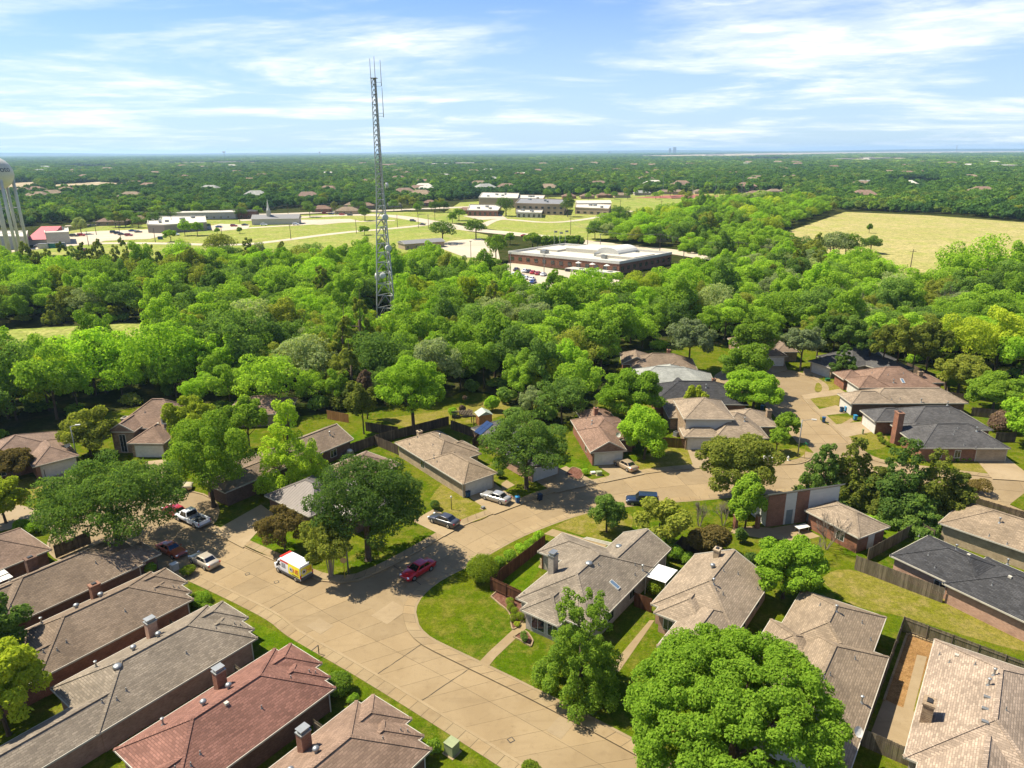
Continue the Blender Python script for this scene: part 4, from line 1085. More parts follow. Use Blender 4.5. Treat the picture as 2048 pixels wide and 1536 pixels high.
h.garage(0, 'u0', .5, 4.9); h.window(1, 'v1', 2, 1.0); h.chimney(15.5, -5, 1.2, .9, .7, M_brick_mott, 'crown'); h.vent(1805, 762, 'skylight')
for x, y, t in [(1744, 746, 'pipe'), (1776, 750, 'pipe'), (1787, 765, 'flue'), (1807, 747, 'pipe')]: h.vent(x, y, t)
h = House('brick_house', 'long tan roofed house between the reddish and the slate roofs', (66.4, 130.9), 0,
    [(0, -6.3, 9, 0, 'u', 2.75, .5, 'hh'), (4, -7.8, 23, -.02, 'u', 2.75, .5, 'hh')], R_tan, M_brick_dark)
h.garage(0, 'u0', .4, 4.9)
for x, y, t in [(1783, 799, 'pipe'), (1800, 798, 'pipe'), (1842, 804, 'flue')]: h.vent(x, y, t)
h = House('brick_house', 'slate roofed red brick house with tall arched-front chimney', (66.3, 121.2), -1,
    [(0, -6.2, 8, 0, 'u', 2.75, .5, 'hh'), (4, -6.5, 19, 4, 'u', 2.75, .5, 'hh'), (2, 2.6, 16.8, 12.1, 'u', 2.75, .55, 'hh'), (10.8, 1, 16.82, 12.2, 'v', 2.75, .45, 'hh'), (2.2, 1, 8, 7, 'v', 2.75, .5, 'hh')], R_slate, M_brick_red)
h.garage(0, 'u0', .4, 4.9); h.garage(3, 'v1', .3, 4.9, M_brick_tan); h.window(2, 'v1', 2.5, .9, .8, 2.1); h.window(2, 'v1', 5.6, .9, .8, 2.1)
h.chimney(1.9, 4.2, 3.6, 1.0, 1.5, M_brick_red, 'crown')
for x, y, t in [(1895, 810, 'flue'), (1916, 856, 'pipe'), (1910, 862, 'pipe'), (1907, 869, 'pipe'), (1953, 862, 'flue'), (1899, 825, 'pipe'), (1928, 890, 'pipe')]: h.vent(x, y, t)
# --- left cul-de-sac
h = House('brick_house', 'brown roofed house with wide white garage at the left cul-de-sac', (-76.2, 103.2), 133,
    [(0, 0, 10, 6.6, 'u', 2.75, .5, 'hh'), (4, -7, 15, 6.5, 'u', 2.75, .42, 'hh')], R_rose, M_brick_red)
h.garage(0, 'u0', .7, 4.9); h.vent(136, 896, 'dish'); h.vent(121, 883, 'pipe'); h.window(1, 'u0', 2.2, 1.2)
h = House('two_storey_house', 'two-storey brown roofed house with dormer and blue bins by its garage', (-65.9, 112.4), 88,
    [(0, 0, 10, 6.4, 'u', 2.9, .62, 'hh'), (4, -4.5, 14, 7.5, 'v', 4.1, .75, 'hh'), (1.6, -4.2, 9, .6, 'u', 4.4, .6, 'gh'), (6, 3, 13, 12.5, 'v', 3.0, .6, 'hh')], R_brown, M_brick_mott)
h.garage(0, 'u0', .6, 4.8); h.chimney(8, -4.6, 2.0, 1.3, .8, M_brick_pale, 'crown'); h.window(2, 'u0', 1.3, 1.0, .4, 3.6); h.vent(305, 818, 'pipe'); h.vent(316, 848, 'box'); h.vent(290, 825, 'pipe')
p = h.on_roof(338, 840)
dm = MB(); dm.box((p.x, p.y, p.z + .3), (1.6, 2.4, 1.3), 0); dm.build('dormer', M_white, h.root)
dm = MB(); dm.face([(p.x - 1.0, p.y - 1.5, p.z + 1.0), (p.x + 1.0, p.y - 1.5, p.z + 1.0), (p.x + 1.0, p.y + 1.4, p.z + 1.6), (p.x - 1.0, p.y + 1.4, p.z + 1.6)]); dm.build('dormer_roof', R_brown, h.root)
dm = MB(); dm.box((p.x, p.y - 1.22, p.z + .35), (1.1, .06, .8), 0); dm.build('dormer_window', M_pane, h.root)
h = House('brick_house', 'small brown roof almost hidden in the trees', tuple(S(448, 832, 2.75).xy), 96, [(0, 0, 9, 12, 'v', 2.75, .5, 'hh')], R_brown, M_brick_tan)
h = House('brick_house', 'brown roofed dark brick house beside the lime green tree', (-32.7, 106.9), 54,
    [(-9, -8.4, 8.9, 0, 'u', 2.75, .45, 'hg'), (-16, -6, -4, .0, 'u', 2.75, .4, 'hh')], R_brown2, M_brick_dark)
h.window(0, 'v1', 12.6, 1.2); h.vent(660, 870, 'flue'); h.vent(668, 868, 'pipe')
h = House('brick_house', 'brown roofed house wedged behind the corner tree', (-30.1, 101.6), 52, [(0, 0, 9.4, 8.4, 'u', 2.75, .45, 'hh')], R_rose, M_brick_dark)
# ribbed metal roof: separate ribs proud of the sheet
h = House('brick_house', 'house with grey ribbed metal hip roof by the reddish tree', (-36.0, 93.0), 52,
    [(0, 0, 8.6, 10.5, 'v', 2.75, .5, 'hh'), (3, 6, 13, 16, 'u', 2.75, .48, 'hh')], M_ribbed, M_brick_dark)
rb = MB(); w = h.wings[0]
for k in range(24):
    f_ = (k + .5) / 24; z = w[5] + f_ * (w[15] - w[5]); t = f_ * w[11]
    a0, a1 = w[7] + t + .1, w[8] - t - .1
    rb.beam(Vector((*h.P(w[9] + t, a0).xy, z + .02)), Vector((*h.P(w[9] + t, a1).xy, z + .02)), .07, .05)
    b0, b1 = w[9] + t + .05, w[10] - t - .05
    rb.beam(Vector((*h.P(b0, w[7] + t).xy, z + .02)), Vector((*h.P(b1, w[7] + t).xy, z + .02)), .07, .05)
tag(rb.build('roof_ribs', M_ribbed, h.root), kind='stuff')
for x, y, t in [(590, 972, 'pipe'), (628, 975, 'flue'), (638, 998, 'pipe')]: h.vent(x, y, t)

# --- brick and white gable wall building with its annex
P0, P1 = S(1531, 1056), S(1671, 1038); t_ = (P1 - P0).normalized(); n_ = V_((-t_.y, t_.x, 0)); Lw = (P1 - P0).length
cb = empty('clubhouse', (*((P0 + P1) / 2 + n_ * 2).xy, Z_LAWN), 0, 'tall mono-pitch building with red brick and white siding stripes', 'building')
hgt = lambda s_: 4.9 + .25 * s_ / Lw
def cbox(name, s0, s1, mat, off0, off1, z0=.1, par=None, top=None):
    a, b = P0 + t_ * s0, P0 + t_ * s1
    q = [a + n_ * off0, b + n_ * off0, b + n_ * off1, a + n_ * off1]
    fall = .82 * max(0., off1 - .12)
    z = [top or hgt(s0), top or hgt(s1), top or hgt(s1) - fall, top or hgt(s0) - fall]
    mb = MB(); mb.hexa([V_((p.x, p.y, z0)) for p in q] + [V_((p.x, p.y, zz_)) for p, zz_ in zip(q, z)]); return mb.build(name, mat, par or cb)
cbox('body', 0.02, Lw - .02, M_siding, .12, 4.6, .1)
cbox('brick_panel', .0, Lw * .24, M_brick_red, 0, .115); cbox('siding_panel', Lw * .242, Lw * .395, M_siding, .03, .115); cbox('brick_panel', Lw * .397, Lw * .572, M_brick_red, 0, .115); cbox('siding_panel', Lw * .574, Lw, M_siding, .03, .115)
dr = cbox('door', Lw * .27, Lw * .36, M_doorleaf, .0, .03, .16, None, 2.4)
mb = MB(); q = [P0 - n_ * .4 - t_ * .5, P1 - n_ * .4 + t_ * .4, P1 + n_ * 4.9 + t_ * .4, P0 + n_ * 4.9 - t_ * .5]
zz_ = [hgt(-.5) + .43, hgt(Lw + .4) + .43, hgt(Lw + .4) - 3.9, hgt(-.5) - 3.9]
mb.hexa([V_((p.x, p.y, z)) for p, z in zip(q, zz_)] + [V_((p.x, p.y, z + .16)) for p, z in zip(q, zz_)]); mb.build('roof', M_fascia, cb)
h = House('annex_house', 'small brown hip roofed brick annex before the brick and white wall', (40.3, 87.8), 118, [(-8.6, 0, 0, 6.2, 'u', 2.75, .5, 'hh')], R_tan, M_brick_red)
h.door(0, 'u0', 2.2, 1.1, M_white); h.window(0, 'v0', 2, 1.1)
sheet('patio', SP([(1500, 1055), (1545, 1058), (1590, 1050), (1640, 1075), (1600, 1085), (1520, 1078), (1460, 1068), (1466, 1058)]), Z_LAWN + .02, M_walk)
# ------------------------------------------------------------------ vehicles
PA = {k: paint('paint_' + k, c, .28, .5, m) for k, c, m in [
    ('red', (.42, .008, .012), 0), ('dkred', (.32, .02, .03), .1), ('orange', (.36, .075, .03), .2), ('white', (.72, .73, .74), 0), ('champagne', (.42, .36, .27), .3),
    ('silver', (.40, .39, .36), .5), ('gold', (.36, .27, .17), .3), ('dkgrey', (.055, .055, .058), .3), ('navy', (.015, .025, .05), .2), ('tan', (.48, .40, .25), .1), ('black', (.012, .012, .014), 0), ('blue', (.02, .06, .22), .1)]}
M_tail = paint('tail_lamp', (.45, .01, .01), .2); M_head = paint('head_lamp', (.75, .76, .78), .1)
M_rim = plain('alloy_rim', (.5, .5, .51), .35, .6); M_plastic = plain('grey_bumper_plastic', (.10, .10, .105), .6)
M_yellow = paint('yellow_wrap', (.78, .68, .012), .35); M_redwrap = paint('red_wrap', (.55, .03, .02), .35); M_plate = plain('plate_white', (.7, .7, .68), .5)
def loft(mb, st, sec, m=0):
    """st: list of (x, half width, z bottom, z top); sec: list of (fraction of half width, fraction of height)"""
    n = len(sec) * 2 - 2; k = len(mb.v)
    for x, hw, zb, zt in st:
        ring = [(x, hw * a, zb + (zt - zb) * b) for a, b in sec]
        ring += [(x, -y, z) for (_, y, z) in reversed(ring[1:-1])]
        mb.v += ring
    for i in range(len(st) - 1):
        for j in range(n):
            a = k + i * n + j; b = k + i * n + (j + 1) % n
            mb.f.append((a, b, b + n, a + n)); mb.m.append(m)
    mb.f.append(tuple(k + n - 1 - i for i in range(n))); mb.m.append(m)
    e = k + (len(st) - 1) * n; mb.f.append(tuple(e + i for i in range(n))); mb.m.append(m)
SEC = [(0, 0), (.86, 0), (.97, .14), (1, .45), (.985, .75), (.93, .93), (.8, 1), (0, 1.03)]
KIND = {
    'sedan': dict(L=4.75, W=1.82, H=1.45, st=[(-.5, .80, .34, .82), (-.485, .90, .25, .95), (-.44, .96, .20, 1.0), (-.30, 1, .18, 1.0), (0, 1, .17, .96), (.2, 1, .17, .93), (.28, .99, .18, .90), (.42, .95, .20, .80), (.475, .88, .24, .70), (.5, .74, .32, .60)],
                  cab=(-.375, -.235, .055, .215), bw=.86, rw=.70, belt=.95),
    'coupe': dict(L=4.6, W=1.82, H=1.36, st=[(-.5, .78, .36, .84), (-.485, .9, .25, .93), (-.44, .96, .2, .97), (-.3, 1, .18, .96), (0, 1, .17, .92), (.2, 1, .17, .9), (.42, .95, .2, .78), (.475, .86, .24, .68), (.5, .7, .32, .58)],
                  cab=(-.40, -.20, .02, .17), bw=.86, rw=.66, belt=.91),
    'suv': dict(L=4.8, W=1.9, H=1.78, st=[(-.5, .86, .4, 1.0), (-.49, .95, .3, 1.06), (-.4, 1, .26, 1.1), (0, 1, .25, 1.08), (.2, 1, .25, 1.06), (.3, .99, .25, 1.03), (.44, .95, .28, .95), (.49, .86, .32, .85), (.5, .8, .38, .75)],
                cab=(-.485, -.44, .10, .22), bw=.93, rw=.80, belt=1.06),
}
def wheel(root, x, y, r, w, s):
    mb = MB(); mb.tube((x, y - s * w / 2, r), (x, y + s * w / 2, r), r, r, 18); t = mb.build('wheel', M_black, root, local=True)
    mb = MB(); mb.tube((x, y + s * (w / 2 - .03), r), (x, y + s * (w / 2 + .012), r), r * .66, r * .60, 14); mb.build('rim', M_rim, t, local=True)
def glass(root, name, q, n):
    n = Vector(n).normalized(); q = [Vector(p) for p in q]
    if (q[1] - q[0]).cross(q[2] - q[0]).dot(n) < 0: q = q[::-1]
    mb = MB(); mb.hexa([p - n * .02 for p in q] + [p + n * .012 for p in q]); mb.build(name, M_carglass, root, local=True)
def car(kind, col, P, ang, label, name=None, cat='car', group=None, roof=None, detail=True):
    K = KIND[kind]; L, W_, H = K['L'], K['W'], K['H']; hw = W_ / 2
    root = empty(name or {'sedan': 'parked_sedan', 'coupe': 'parked_coupe', 'suv': 'parked_suv'}[kind], P, rad(ang), label, cat, group)
    mb = MB(); loft(mb, [(x * L, hw * w, zb, zt) for x, w, zb, zt in K['st']], SEC); mb.build('body', PA[col], root, smooth=True, local=True)
    xb, xr, xf, xw = [v * L for v in K['cab']]; b, r, z0, z1 = hw * K['bw'], hw * K['rw'], K['belt'] - .06, H
    mb = MB(); mb.hexa([(xb, -b, z0), (xw, -b, z0), (xw, b, z0), (xb, b, z0), (xr, -r, z1 - .05), (xf, -r, z1 - .05), (xf, r, z1 - .05), (xr, r, z1 - .05)])
    loft(mb, [(xr - .02, r * .8, z1 - .07, z1 - .045), (xr + .15, r, z1 - .07, z1 - .01), ((xr + xf) / 2, r, z1 - .07, z1 + .01), (xf - .1, r, z1 - .07, z1 - .015), (xf + .04, r * .85, z1 - .07, z1 - .05)], [(0, 0), (1, 0), (1, .5), (.9, .9), (0, 1)])
    mb.build('cabin', PA[roof or col], root, local=True)
    def lerp(p, q, t): return tuple(p[i] + (q[i] - p[i]) * t for i in range(3))
    A0, A1, B0, B1 = (xw, b, z0), (xw, -b, z0), (xf, r, z1 - .05), (xf, -r, z1 - .05)
    sh = lambda a, b_, c, d, x0, x1, y0, y1: [lerp(lerp(a, b_, x0), lerp(d, c, x0), y0), lerp(lerp(a, b_, x1), lerp(d, c, x1), y0), lerp(lerp(a, b_, x1), lerp(d, c, x1), y1), lerp(lerp(a, b_, x0), lerp(d, c, x0), y1)]
    glass(root, 'windscreen', sh(A0, A1, B1, B0, .05, .95, .12, .95), (z1 - z0, 0, xw - xf))
    C0, C1, D0, D1 = (xb, b, z0), (xb, -b, z0), (xr, r, z1 - .05), (xr, -r, z1 - .05)
    glass(root, 'rear_window', sh(C0, C1, D1, D0, .08, .92, .14, .93), (-(z1 - z0), 0, xr - xb if xr != xb else .1))
    for s in (1, -1):
        p0, p1, p2, p3 = (xb, s * b, z0), (xw, s * b, z0), (xf, s * r, z1 - .05), (xr, s * r, z1 - .05)
        for x0, x1 in (((.10, .47), (.51, .88)) if kind != 'suv' else ((.05, .30), (.34, .60), (.63, .90))):
            glass(root, 'side_window', sh(p0, p1, p2, p3, x0, x1, .2, .9), (0, s * (z1 - z0), b - r))
        r_ = .34 if kind != 'suv' else .38
        for x in (-.29 * L, .305 * L): wheel(root, x, s * (hw - .09), r_, .22, s)
        if detail:
            MB().box((L * .468, s * hw * .70, K['belt'] * .70), (.2, hw * .34, .14), -s * .5).build('headlight', M_head, root, local=True)
            MB().box((-L * .484, s * hw * .74, K['belt'] * .86), (.14, hw * .36, .16), s * .3).build('tail_light', M_tail, root, local=True)
            MB().box((xw - .25, s * (hw + .08), K['belt'] + .02), (.12, .2, .13)).build('mirror', PA[col], root, local=True)
    if detail:
        MB().box((-L * .499, 0, .62), (.05, .42, .16)).build('number_plate', M_plate, root, local=True)
        MB().box((L * .497, 0, .46), (.06, hw * 1.1, .18)).build('grille', M_plastic, root, local=True)
    return root
Zr = Z_SLAB + .012
def at_(px, py, a, d, z=Zr):
    p = S(px, py, z) + dirv(a) * d; p.z = z; return p
car('sedan', 'red', at_(843, 1150, 140, .6), 230, 'bright red sedan driving in the tree shade at the street corner', 'red_sedan')
car('sedan', 'champagne', at_(396, 1134, 53, .9), 145, 'champagne sedan parked at the left kerb behind the orange coupe')
car('coupe', 'orange', at_(333, 1112, 57, .85), -33, 'copper orange coupe parked in the tree shade', roof='orange')
car('sedan', 'dkred', at_(340, 1034, 57, .9), 146, 'dark red sedan parked in front of the white pickup')
car('suv', 'tan', at_(352, 986, 110, .8), 14, 'tan van parked between the trees on the left cul-de-sac', 'parked_van')
car('sedan', 'dkgrey', at_(880, 1052, 57, .9, Z_LAWN + .03), 147, 'dark grey sedan on the driveway beside the yard lamp post')
car('sedan', 'silver', at_(985, 1005, 57, .9, Z_LAWN + .03), 146, 'silver sedan on the driveway of the tan roofed house')
car('sedan', 'gold', at_(1245, 937, 30, .6, Z_LAWN + .03), 122, 'gold sedan parked before the white gable garage')
car('suv', 'navy', at_(1286, 1013, 90, .8), 172, 'dark blue car on the curved street behind the wispy tree', 'parked_car')
# white pickup
pk = empty('pickup_truck', at_(373, 1050, 57, 1.0), rad(147), 'white pickup truck with open loaded bed parked at the kerb', 'pickup')
mb = MB(); loft(mb, [(-.1, 1.0, .42, 1.08), (.6, 1.0, .42, 1.08), (1.5, 1.0, .42, 1.1), (2.5, .97, .45, 1.05), (2.82, .9, .48, .95), (2.9, .78, .55, .85)], SEC); mb.build('body', PA['white'], pk, smooth=True, local=True)
mb = MB(); mb.hexa([(-.15, -.9, 1.0), (1.75, -.9, 1.0), (1.75, .9, 1.0), (-.15, .9, 1.0), (.02, -.76, 1.86), (1.15, -.76, 1.86), (1.15, .76, 1.86), (.02, .76, 1.86)]); mb.build('cab', PA['white'], pk, local=True)
glass(pk, 'windscreen', [(1.70, .8, 1.1), (1.70, -.8, 1.1), (1.22, -.7, 1.8), (1.22, .7, 1.8)], (.8, 0, .5)); glass(pk, 'rear_window', [(-.13, .8, 1.2), (-.13, -.8, 1.2), (.0, -.7, 1.78), (.0, .7, 1.78)], (-.8, 0, .15))
for s in (1, -1):
    for x0, x1, x2, x3 in ((.08, .62, .62, .16), (.7, 1.5, 1.12, .7)):
        glass(pk, 'side_window', [(x0, s * .895, 1.12), (x1, s * .895, 1.12), (x2, s * .775, 1.76), (x3, s * .775, 1.76)], (0, .85, .14 * s) if s > 0 else (0, -.85, .14))
    MB().box((-1.55, s * .93, .78), (2.7, .13, .66)).build('bed_side', PA['white'], pk, local=True)
    for x in (-1.75, 1.95): wheel(pk, x, s * .88, .40, .26, s)
    MB().box((-2.87, s * .9, .86), (.08, .14, .4)).build('tail_light', M_tail, pk, local=True)
    MB().box((2.75, s * .72, .86), (.2, .34, .18)).build('headlight', M_head, pk, local=True)
MB().box((-2.86, 0, .78), (.09, 1.72, .62)).build('tailgate', PA['white'], pk, local=True)
MB().box((-1.5, 0, .60), (2.7, 1.74, .08)).build('bed_floor', M_dark, pk, local=True)
MB().box((-2.98, 0, .52), (.18, 1.8, .18)).build('bumper', M_metal, pk, local=True)
MB().box((-.25, 0, 1.16), (.4, 1.8, .1)).build('tool_box', M_metal, pk, local=True)
rnd = random.Random(3)
for i in range(7):
    q = empty('scrap_item', (0, 0, 0)); bpy.data.objects.remove(q)
cg = MB()
for i in range(9): cg.box((rnd.uniform(-2.4, -.7), rnd.uniform(-.6, .6), .74 + rnd.random() * .1), (rnd.uniform(.2, .5), rnd.uniform(.15, .4), rnd.uniform(.12, .3)), rnd.uniform(0, 3))
tag(cg.build('cargo', M_grey, pk, local=True), kind='stuff')
# delivery van with its wrap
vn = empty('work_van', at_(573, 1155, 53, 1.05), rad(143.3), 'white and yellow lettered work van driving along the near street', 'van')
sec = [(0, 0), (.9, 0), (.98, .08), (1, .3), (.985, .62), (.94, .9), (.86, .985), (0, 1.0)]
mb = MB(); loft(mb, [(-2.85, .96, .42, 2.52), (-2.8, 1.0, .36, 2.56), (0, 1.02, .34, 2.58), (1.0, 1.02, .34, 2.56), (1.35, 1.01, .34, 2.46)], sec); mb.build('body', PA['white'], vn, local=True)
mb = MB(); loft(mb, [(1.33, 1.0, .34, 2.44), (1.9, .98, .34, 1.95), (2.15, .97, .36, 1.50), (2.6, .93, .38, 1.22), (2.8, .84, .42, .98), (2.85, .75, .48, .85)], sec); mb.build('cab', PA['white'], vn, local=True)
glass(vn, 'windscreen', [(2.13, .8, 1.55), (2.13, -.8, 1.55), (1.5, -.76, 2.33), (1.5, .76, 2.33)], (.8, 0, .62))
MB().box((1.25, 0, 2.54), (.35, 1.66, .12)).build('roof_front_wrap', M_redwrap, vn, local=True)
for s in (1, -1):
    glass(vn, 'side_window', [(1.15, s * 1.005, 1.32), (2.0, s * .985, 1.32), (1.62, s * .965, 1.98), (1.15, s * .965, 2.02)], (0, s, .1))
    for x in (-1.8, 1.85): wheel(vn, x, s * .93, .37, .24, s)
    MB().box((-.72, s * 1.015, .54), (3.9, .05, .34)).build('side_trim', M_plastic, vn, local=True)
    MB().box((-2.84, s * .93, 1.05), (.08, .16, .5)).build('tail_light', M_tail, vn, local=True)
    MB().box((2.66, s * .78, .98), (.25, .2, .26)).build('headlight', M_head, vn, local=True)
    MB().box((1.75, s * 1.12, 1.35), (.16, .2, .34)).build('mirror', M_black, vn, local=True)
    # wrap panels
    def side(name, x0, x1, z0, z1, mat, par=vn, o=0.):
        def y(z): 
            f = (z - .35) / 2.22
            pr = [(0, .9), (.08, .98), (.3, 1), (.62, .985), (.9, .94)]
            for (a, b_), (c, d) in zip(pr, pr[1:]):
                if a <= f <= c: return 1.02 * (b_ + (d - b_) * (f - a) / (c - a))
            return .94
        m_ = MB(); zs = [z0, (z0 + z1) / 2, z1]
        for i in range(2):
            q = [Vector((x0, s * y(zs[i]), zs[i])), Vector((x1, s * y(zs[i]), zs[i])), Vector((x1, s * y(zs[i + 1]), zs[i + 1])), Vector((x0, s * y(zs[i + 1]), zs[i + 1]))]
            e = Vector((0, s * (.012 + o), 0)); q = [p + e for p in q]
            m_.face(q if s < 0 else q[::-1])
        return m_.build(name, mat, par, local=True)
    side('yellow_wrap', -2.78, -.45, .78, 2.32, M_yellow); side('red_wrap_band', -.45, 1.2, 2.05, 2.33, M_redwrap)
    for i in range(4): side('text_line', .1, .95, 1.28 + i * .18, 1.36 + i * .18, M_black, vn, .004)
    side('text_line', -2.5, -1.2, .86, .98, M_dark, vn, .004)
MB().box((-2.853, 0, 1.62), (.03, 1.76, 1.2)).build('rear_wrap', M_yellow, vn, local=True)
MB().box((-2.86, 0, .62), (.1, 1.9, .5)).build('rear_bumper', M_plastic, vn, local=True); MB().box((-2.875, -.35, .98), (.03, .6, .22)).build('rear_lettering', M_plate, vn, local=True)
MB().box((-2.875, .35, .9), (.03, .36, .16)).build('number_plate', M_plate, vn, local=True)
def text_mesh(body, size, mat, ext=.006):
    cu = bpy.data.curves.new('lettering', 'FONT'); cu.body = body; cu.size = size; cu.extrude = ext; cu.align_x = 'CENTER'; cu.align_y = 'CENTER'
    o = bpy.data.objects.new('tmp', cu); COL.objects.link(o); bpy.context.view_layer.update()
    me = bpy.data.meshes.new_from_object(o.evaluated_get(bpy.context.evaluated_depsgraph_get())); bpy.data.objects.remove(o)
    me.materials.clear(); me.materials.append(mat); return me
ne = text_mesh('NE', .95, M_redwrap, .008); hr = text_mesh('ONE HOUR', .2, M_dark)
def place(name, me, loc, rot):
    o = link(name, me, vn); o.location = loc; o.rotation_euler = rot; return o
def ring_o(loc, nrm):
    n = Vector(nrm).normalized(); p = Vector(loc)
    mb = MB(); mb.tube(p, p + n * .015, .37, .37, 22); mb.build('letter_o', M_white, vn, local=True)
    mb = MB(); mb.tube(p + n * .005, p + n * .025, .15, .15, 16); mb.build('letter_o_hub', M_black, vn, local=True)
place('lettering', ne, (-1.98, 1.035, 1.55), (PI / 2, 0, PI)); ring_o((-1.05, 1.018, 1.58), (0, 1, .03))
place('lettering', ne, (-1.35, -1.035, 1.55), (PI / 2, 0, 0)); ring_o((-2.25, -1.018, 1.58), (0, -1, .03))
o = place('lettering', ne, (-2.88, -.42, 1.62), (PI / 2, 0, -PI / 2)); o.scale = (.8, .8, .8); ring_o((-2.87, .38, 1.62), (-1, 0, 0))

vn.scale = (.95, .95, .93)
# ------------------------------------------------------------------ wheeled bins
def bin_(px, py, mat, lid, label, ang=60, group=None, z=Z_LAWN + .02):
    r = empty('wheeled_bin', S(px, py, z), rad(ang), label, 'bin', group)
    mb = MB(); mb.hexa([(-.24, -.25, .06), (.24, -.25, .06), (.24, .25, .06), (-.24, .25, .06), (-.31, -.31, .98), (.31, -.31, .98), (.31, .31, .98), (-.31, .31, .98)]); mb.build('body', mat, r, local=True)
    mb = MB(); mb.hexa([(-.34, -.34, .98), (.34, -.34, .98), (.34, .34, .98), (-.34, .34, .98), (-.30, -.28, 1.06), (.26, -.28, 1.05), (.26, .28, 1.05), (-.30, .28, 1.06)]); mb.build('lid', lid, r, local=True)
    mb = MB(); mb.tube((-.36, -.24, .95), (-.36, .24, .95), .02, n=6); mb.build('handle', M_black, r, local=True)
    for s in (1, -1):
        mb = MB(); mb.tube((-.26, s * .22, .12), (-.26, s * .29, .12), .12, n=12); mb.build('wheel', M_black, r, local=True)
bin_(936, 994, M_blue, M_navy, 'dark blue bin with black lid by the tan house garage')
bin_(1035, 1005, M_blue, M_ltblue, 'bright blue bin with light lid at the kerb by the silver sedan', 200)
bin_(1080, 1000, M_navy, M_navy, 'dark navy bin in the shade on the curved street', 30, z=Zr)
bin_(1230, 921, M_navy, M_blue, 'dark bin beside the white gable garage', 20)
bin_(1524, 820, M_blue, M_ltblue, 'blue bin behind the tan two-storey roof')
bin_(1647, 844, M_blue, M_blue, 'blue bin standing alone at the cul-de-sac kerb')
bin_(1683, 824, M_blue, M_navy, 'darker of two bins by the long tan roofed house', 0); bin_(1692, 823, M_ltblue, M_ltblue, 'light blue bin by the long tan roofed house', 0)
bin_(1710, 840, M_ltblue, M_ltblue, 'light blue bin on the lawn before the slate roof', 0); bin_(1577, 846, M_ltblue, M_ltblue, 'light blue bin behind the small tree at the cul-de-sac street', 0, z=Zr)
bin_(291, 912, M_blue, M_ltblue, 'blue bin with light lid before the two-storey white garage', 0); bin_(302, 912, M_blue, M_blue, 'blue bin with blue lid before the two-storey white garage', 0)
# ------------------------------------------------------------------ fences
def panel_mesh(name, mat, h, w=2.4, np_=16, seed=0):
    rnd = random.Random(seed); mb = MB()
    for i in range(np_):
        x = (i + .5) * w / np_; mb.box((x, 0, (h + rnd.uniform(-.03, .03)) / 2), (w / np_ - .012, .022, h + rnd.uniform(-.04, .04)), 0)
    return mb.mesh(name, mat)
_pm = {}
def fence(pts, label, mat, h=1.85, name='board_fence', rails=1, zb=Z_LAWN - .02, world=False):
    P = [Vector((*p, 0)) for p in pts] if world else SP(pts, Z_LAWN)
    c = sum(P, Vector()) / len(P); root = empty(name, (c.x, c.y, zb), 0, label, 'fence')
    seed = 0
    for a, b in zip(P, P[1:]):
        d = b - a; d.z = 0; L_ = d.length; n = max(1, round(L_ / 2.4)); w = L_ / n; an = math.atan2(d.y, d.x); t = d.normalized()
        for i in range(n):
            k = (mat.name, h, seed % 3)
            if k not in _pm: _pm[k] = panel_mesh('fence_boards', mat, h, seed=seed)
            seed += 1
            o = link('board_panel', _pm[k], root); o['kind'] = 'stuff'
            q = a + t * (w * i); o.location = (q.x - c.x, q.y - c.y, 0); o.rotation_euler = (0, 0, an); o.scale = (w / 2.4, 1, 1)
            nrm = Vector((-t.y, t.x, 0)) * .05 * rails
            mb = MB()
            mb.box((q.x - c.x + nrm.x, q.y - c.y + nrm.y, h * .5), (.09, .09, h * 1.02), an); mb.build('post', mat, root, local=True)
            for z in (.35, h - .3):
                mb = MB(); e = a + t * (w * (i + 1)); mb.beam((q.x - c.x + nrm.x * .6, q.y - c.y + nrm.y * .6, z), (e.x - c.x + nrm.x * .6, e.y - c.y + nrm.y * .6, z), .04, .09); mb.build('rail', mat, root, local=True)
    return root
fence([(1090, 1094), (982, 1180), (1043, 1209)], 'dark brown board fence around the corner house yard', M_fence_red, rails=-1)
fence([(1268, 1212), (1303, 1226)], 'short brown gate fence beside the white awning', M_fence_red)
fence([(1343, 1118), (1362, 1096), (1400, 1108), (1444, 1122), (1490, 1142)], 'weathered fence behind the wide tan roofed house', M_fence, rails=1)
fence([(1709, 1139), (1884, 1206)], 'old grey picket fence before the charcoal roofed house', M_fence_grey, h=2.0)
fence([(1735, 1122), (1829, 1068)], 'weathered board fence climbing to the brown fence corner', M_fence_grey)
fence([(1866, 1085), (1828, 1062), (1930, 1012), (2060, 1052), (2160, 1085)], 'brown board fence enclosing the tan brown roofed house', M_fence, rails=1)
fence([(2120, 1385), (1803, 1262), (1722, 1490)], 'grey board fence around the bare soil yard', M_fence_grey, rails=1, h=1.9)
fence([(1724, 1492), (1832, 1540)], 'grey picket fence across the end of the concrete patio', M_fence_grey, rails=1)
fence([(622, 934), (750, 890), (797, 910)], 'weathered fence between the brown roofs and the tan roofed house', M_fence)
fence([(753, 888), (898, 850)], 'long weathered fence behind the tan roofed house', M_fence)
fence([(732, 862), (797, 872)], 'dark open fence at the back of the fenced grass yard', M_fence)
fence([(655, 838), (698, 846)], 'orange cedar fence at the edge of the wood', M_fence_new)
fence([(902, 858), (962, 880), (945, 898)], 'dark fence beside the pink brick house', M_fence)
fence([(1322, 893), (1370, 897)], 'rust red board gate beside the two-storey house garage', M_fence_red)
fence([(1812, 740), (1888, 772), (1893, 800), (1938, 806)], 'brown fence behind the reddish brown hip roof', M_fence)
fence([(1942, 832), (2040, 843), (2100, 848)], 'weathered fence behind the slate roofed house', M_fence)
fence([(1990, 884), (2030, 884)], 'short dark fence beside the wide garage', M_fence)
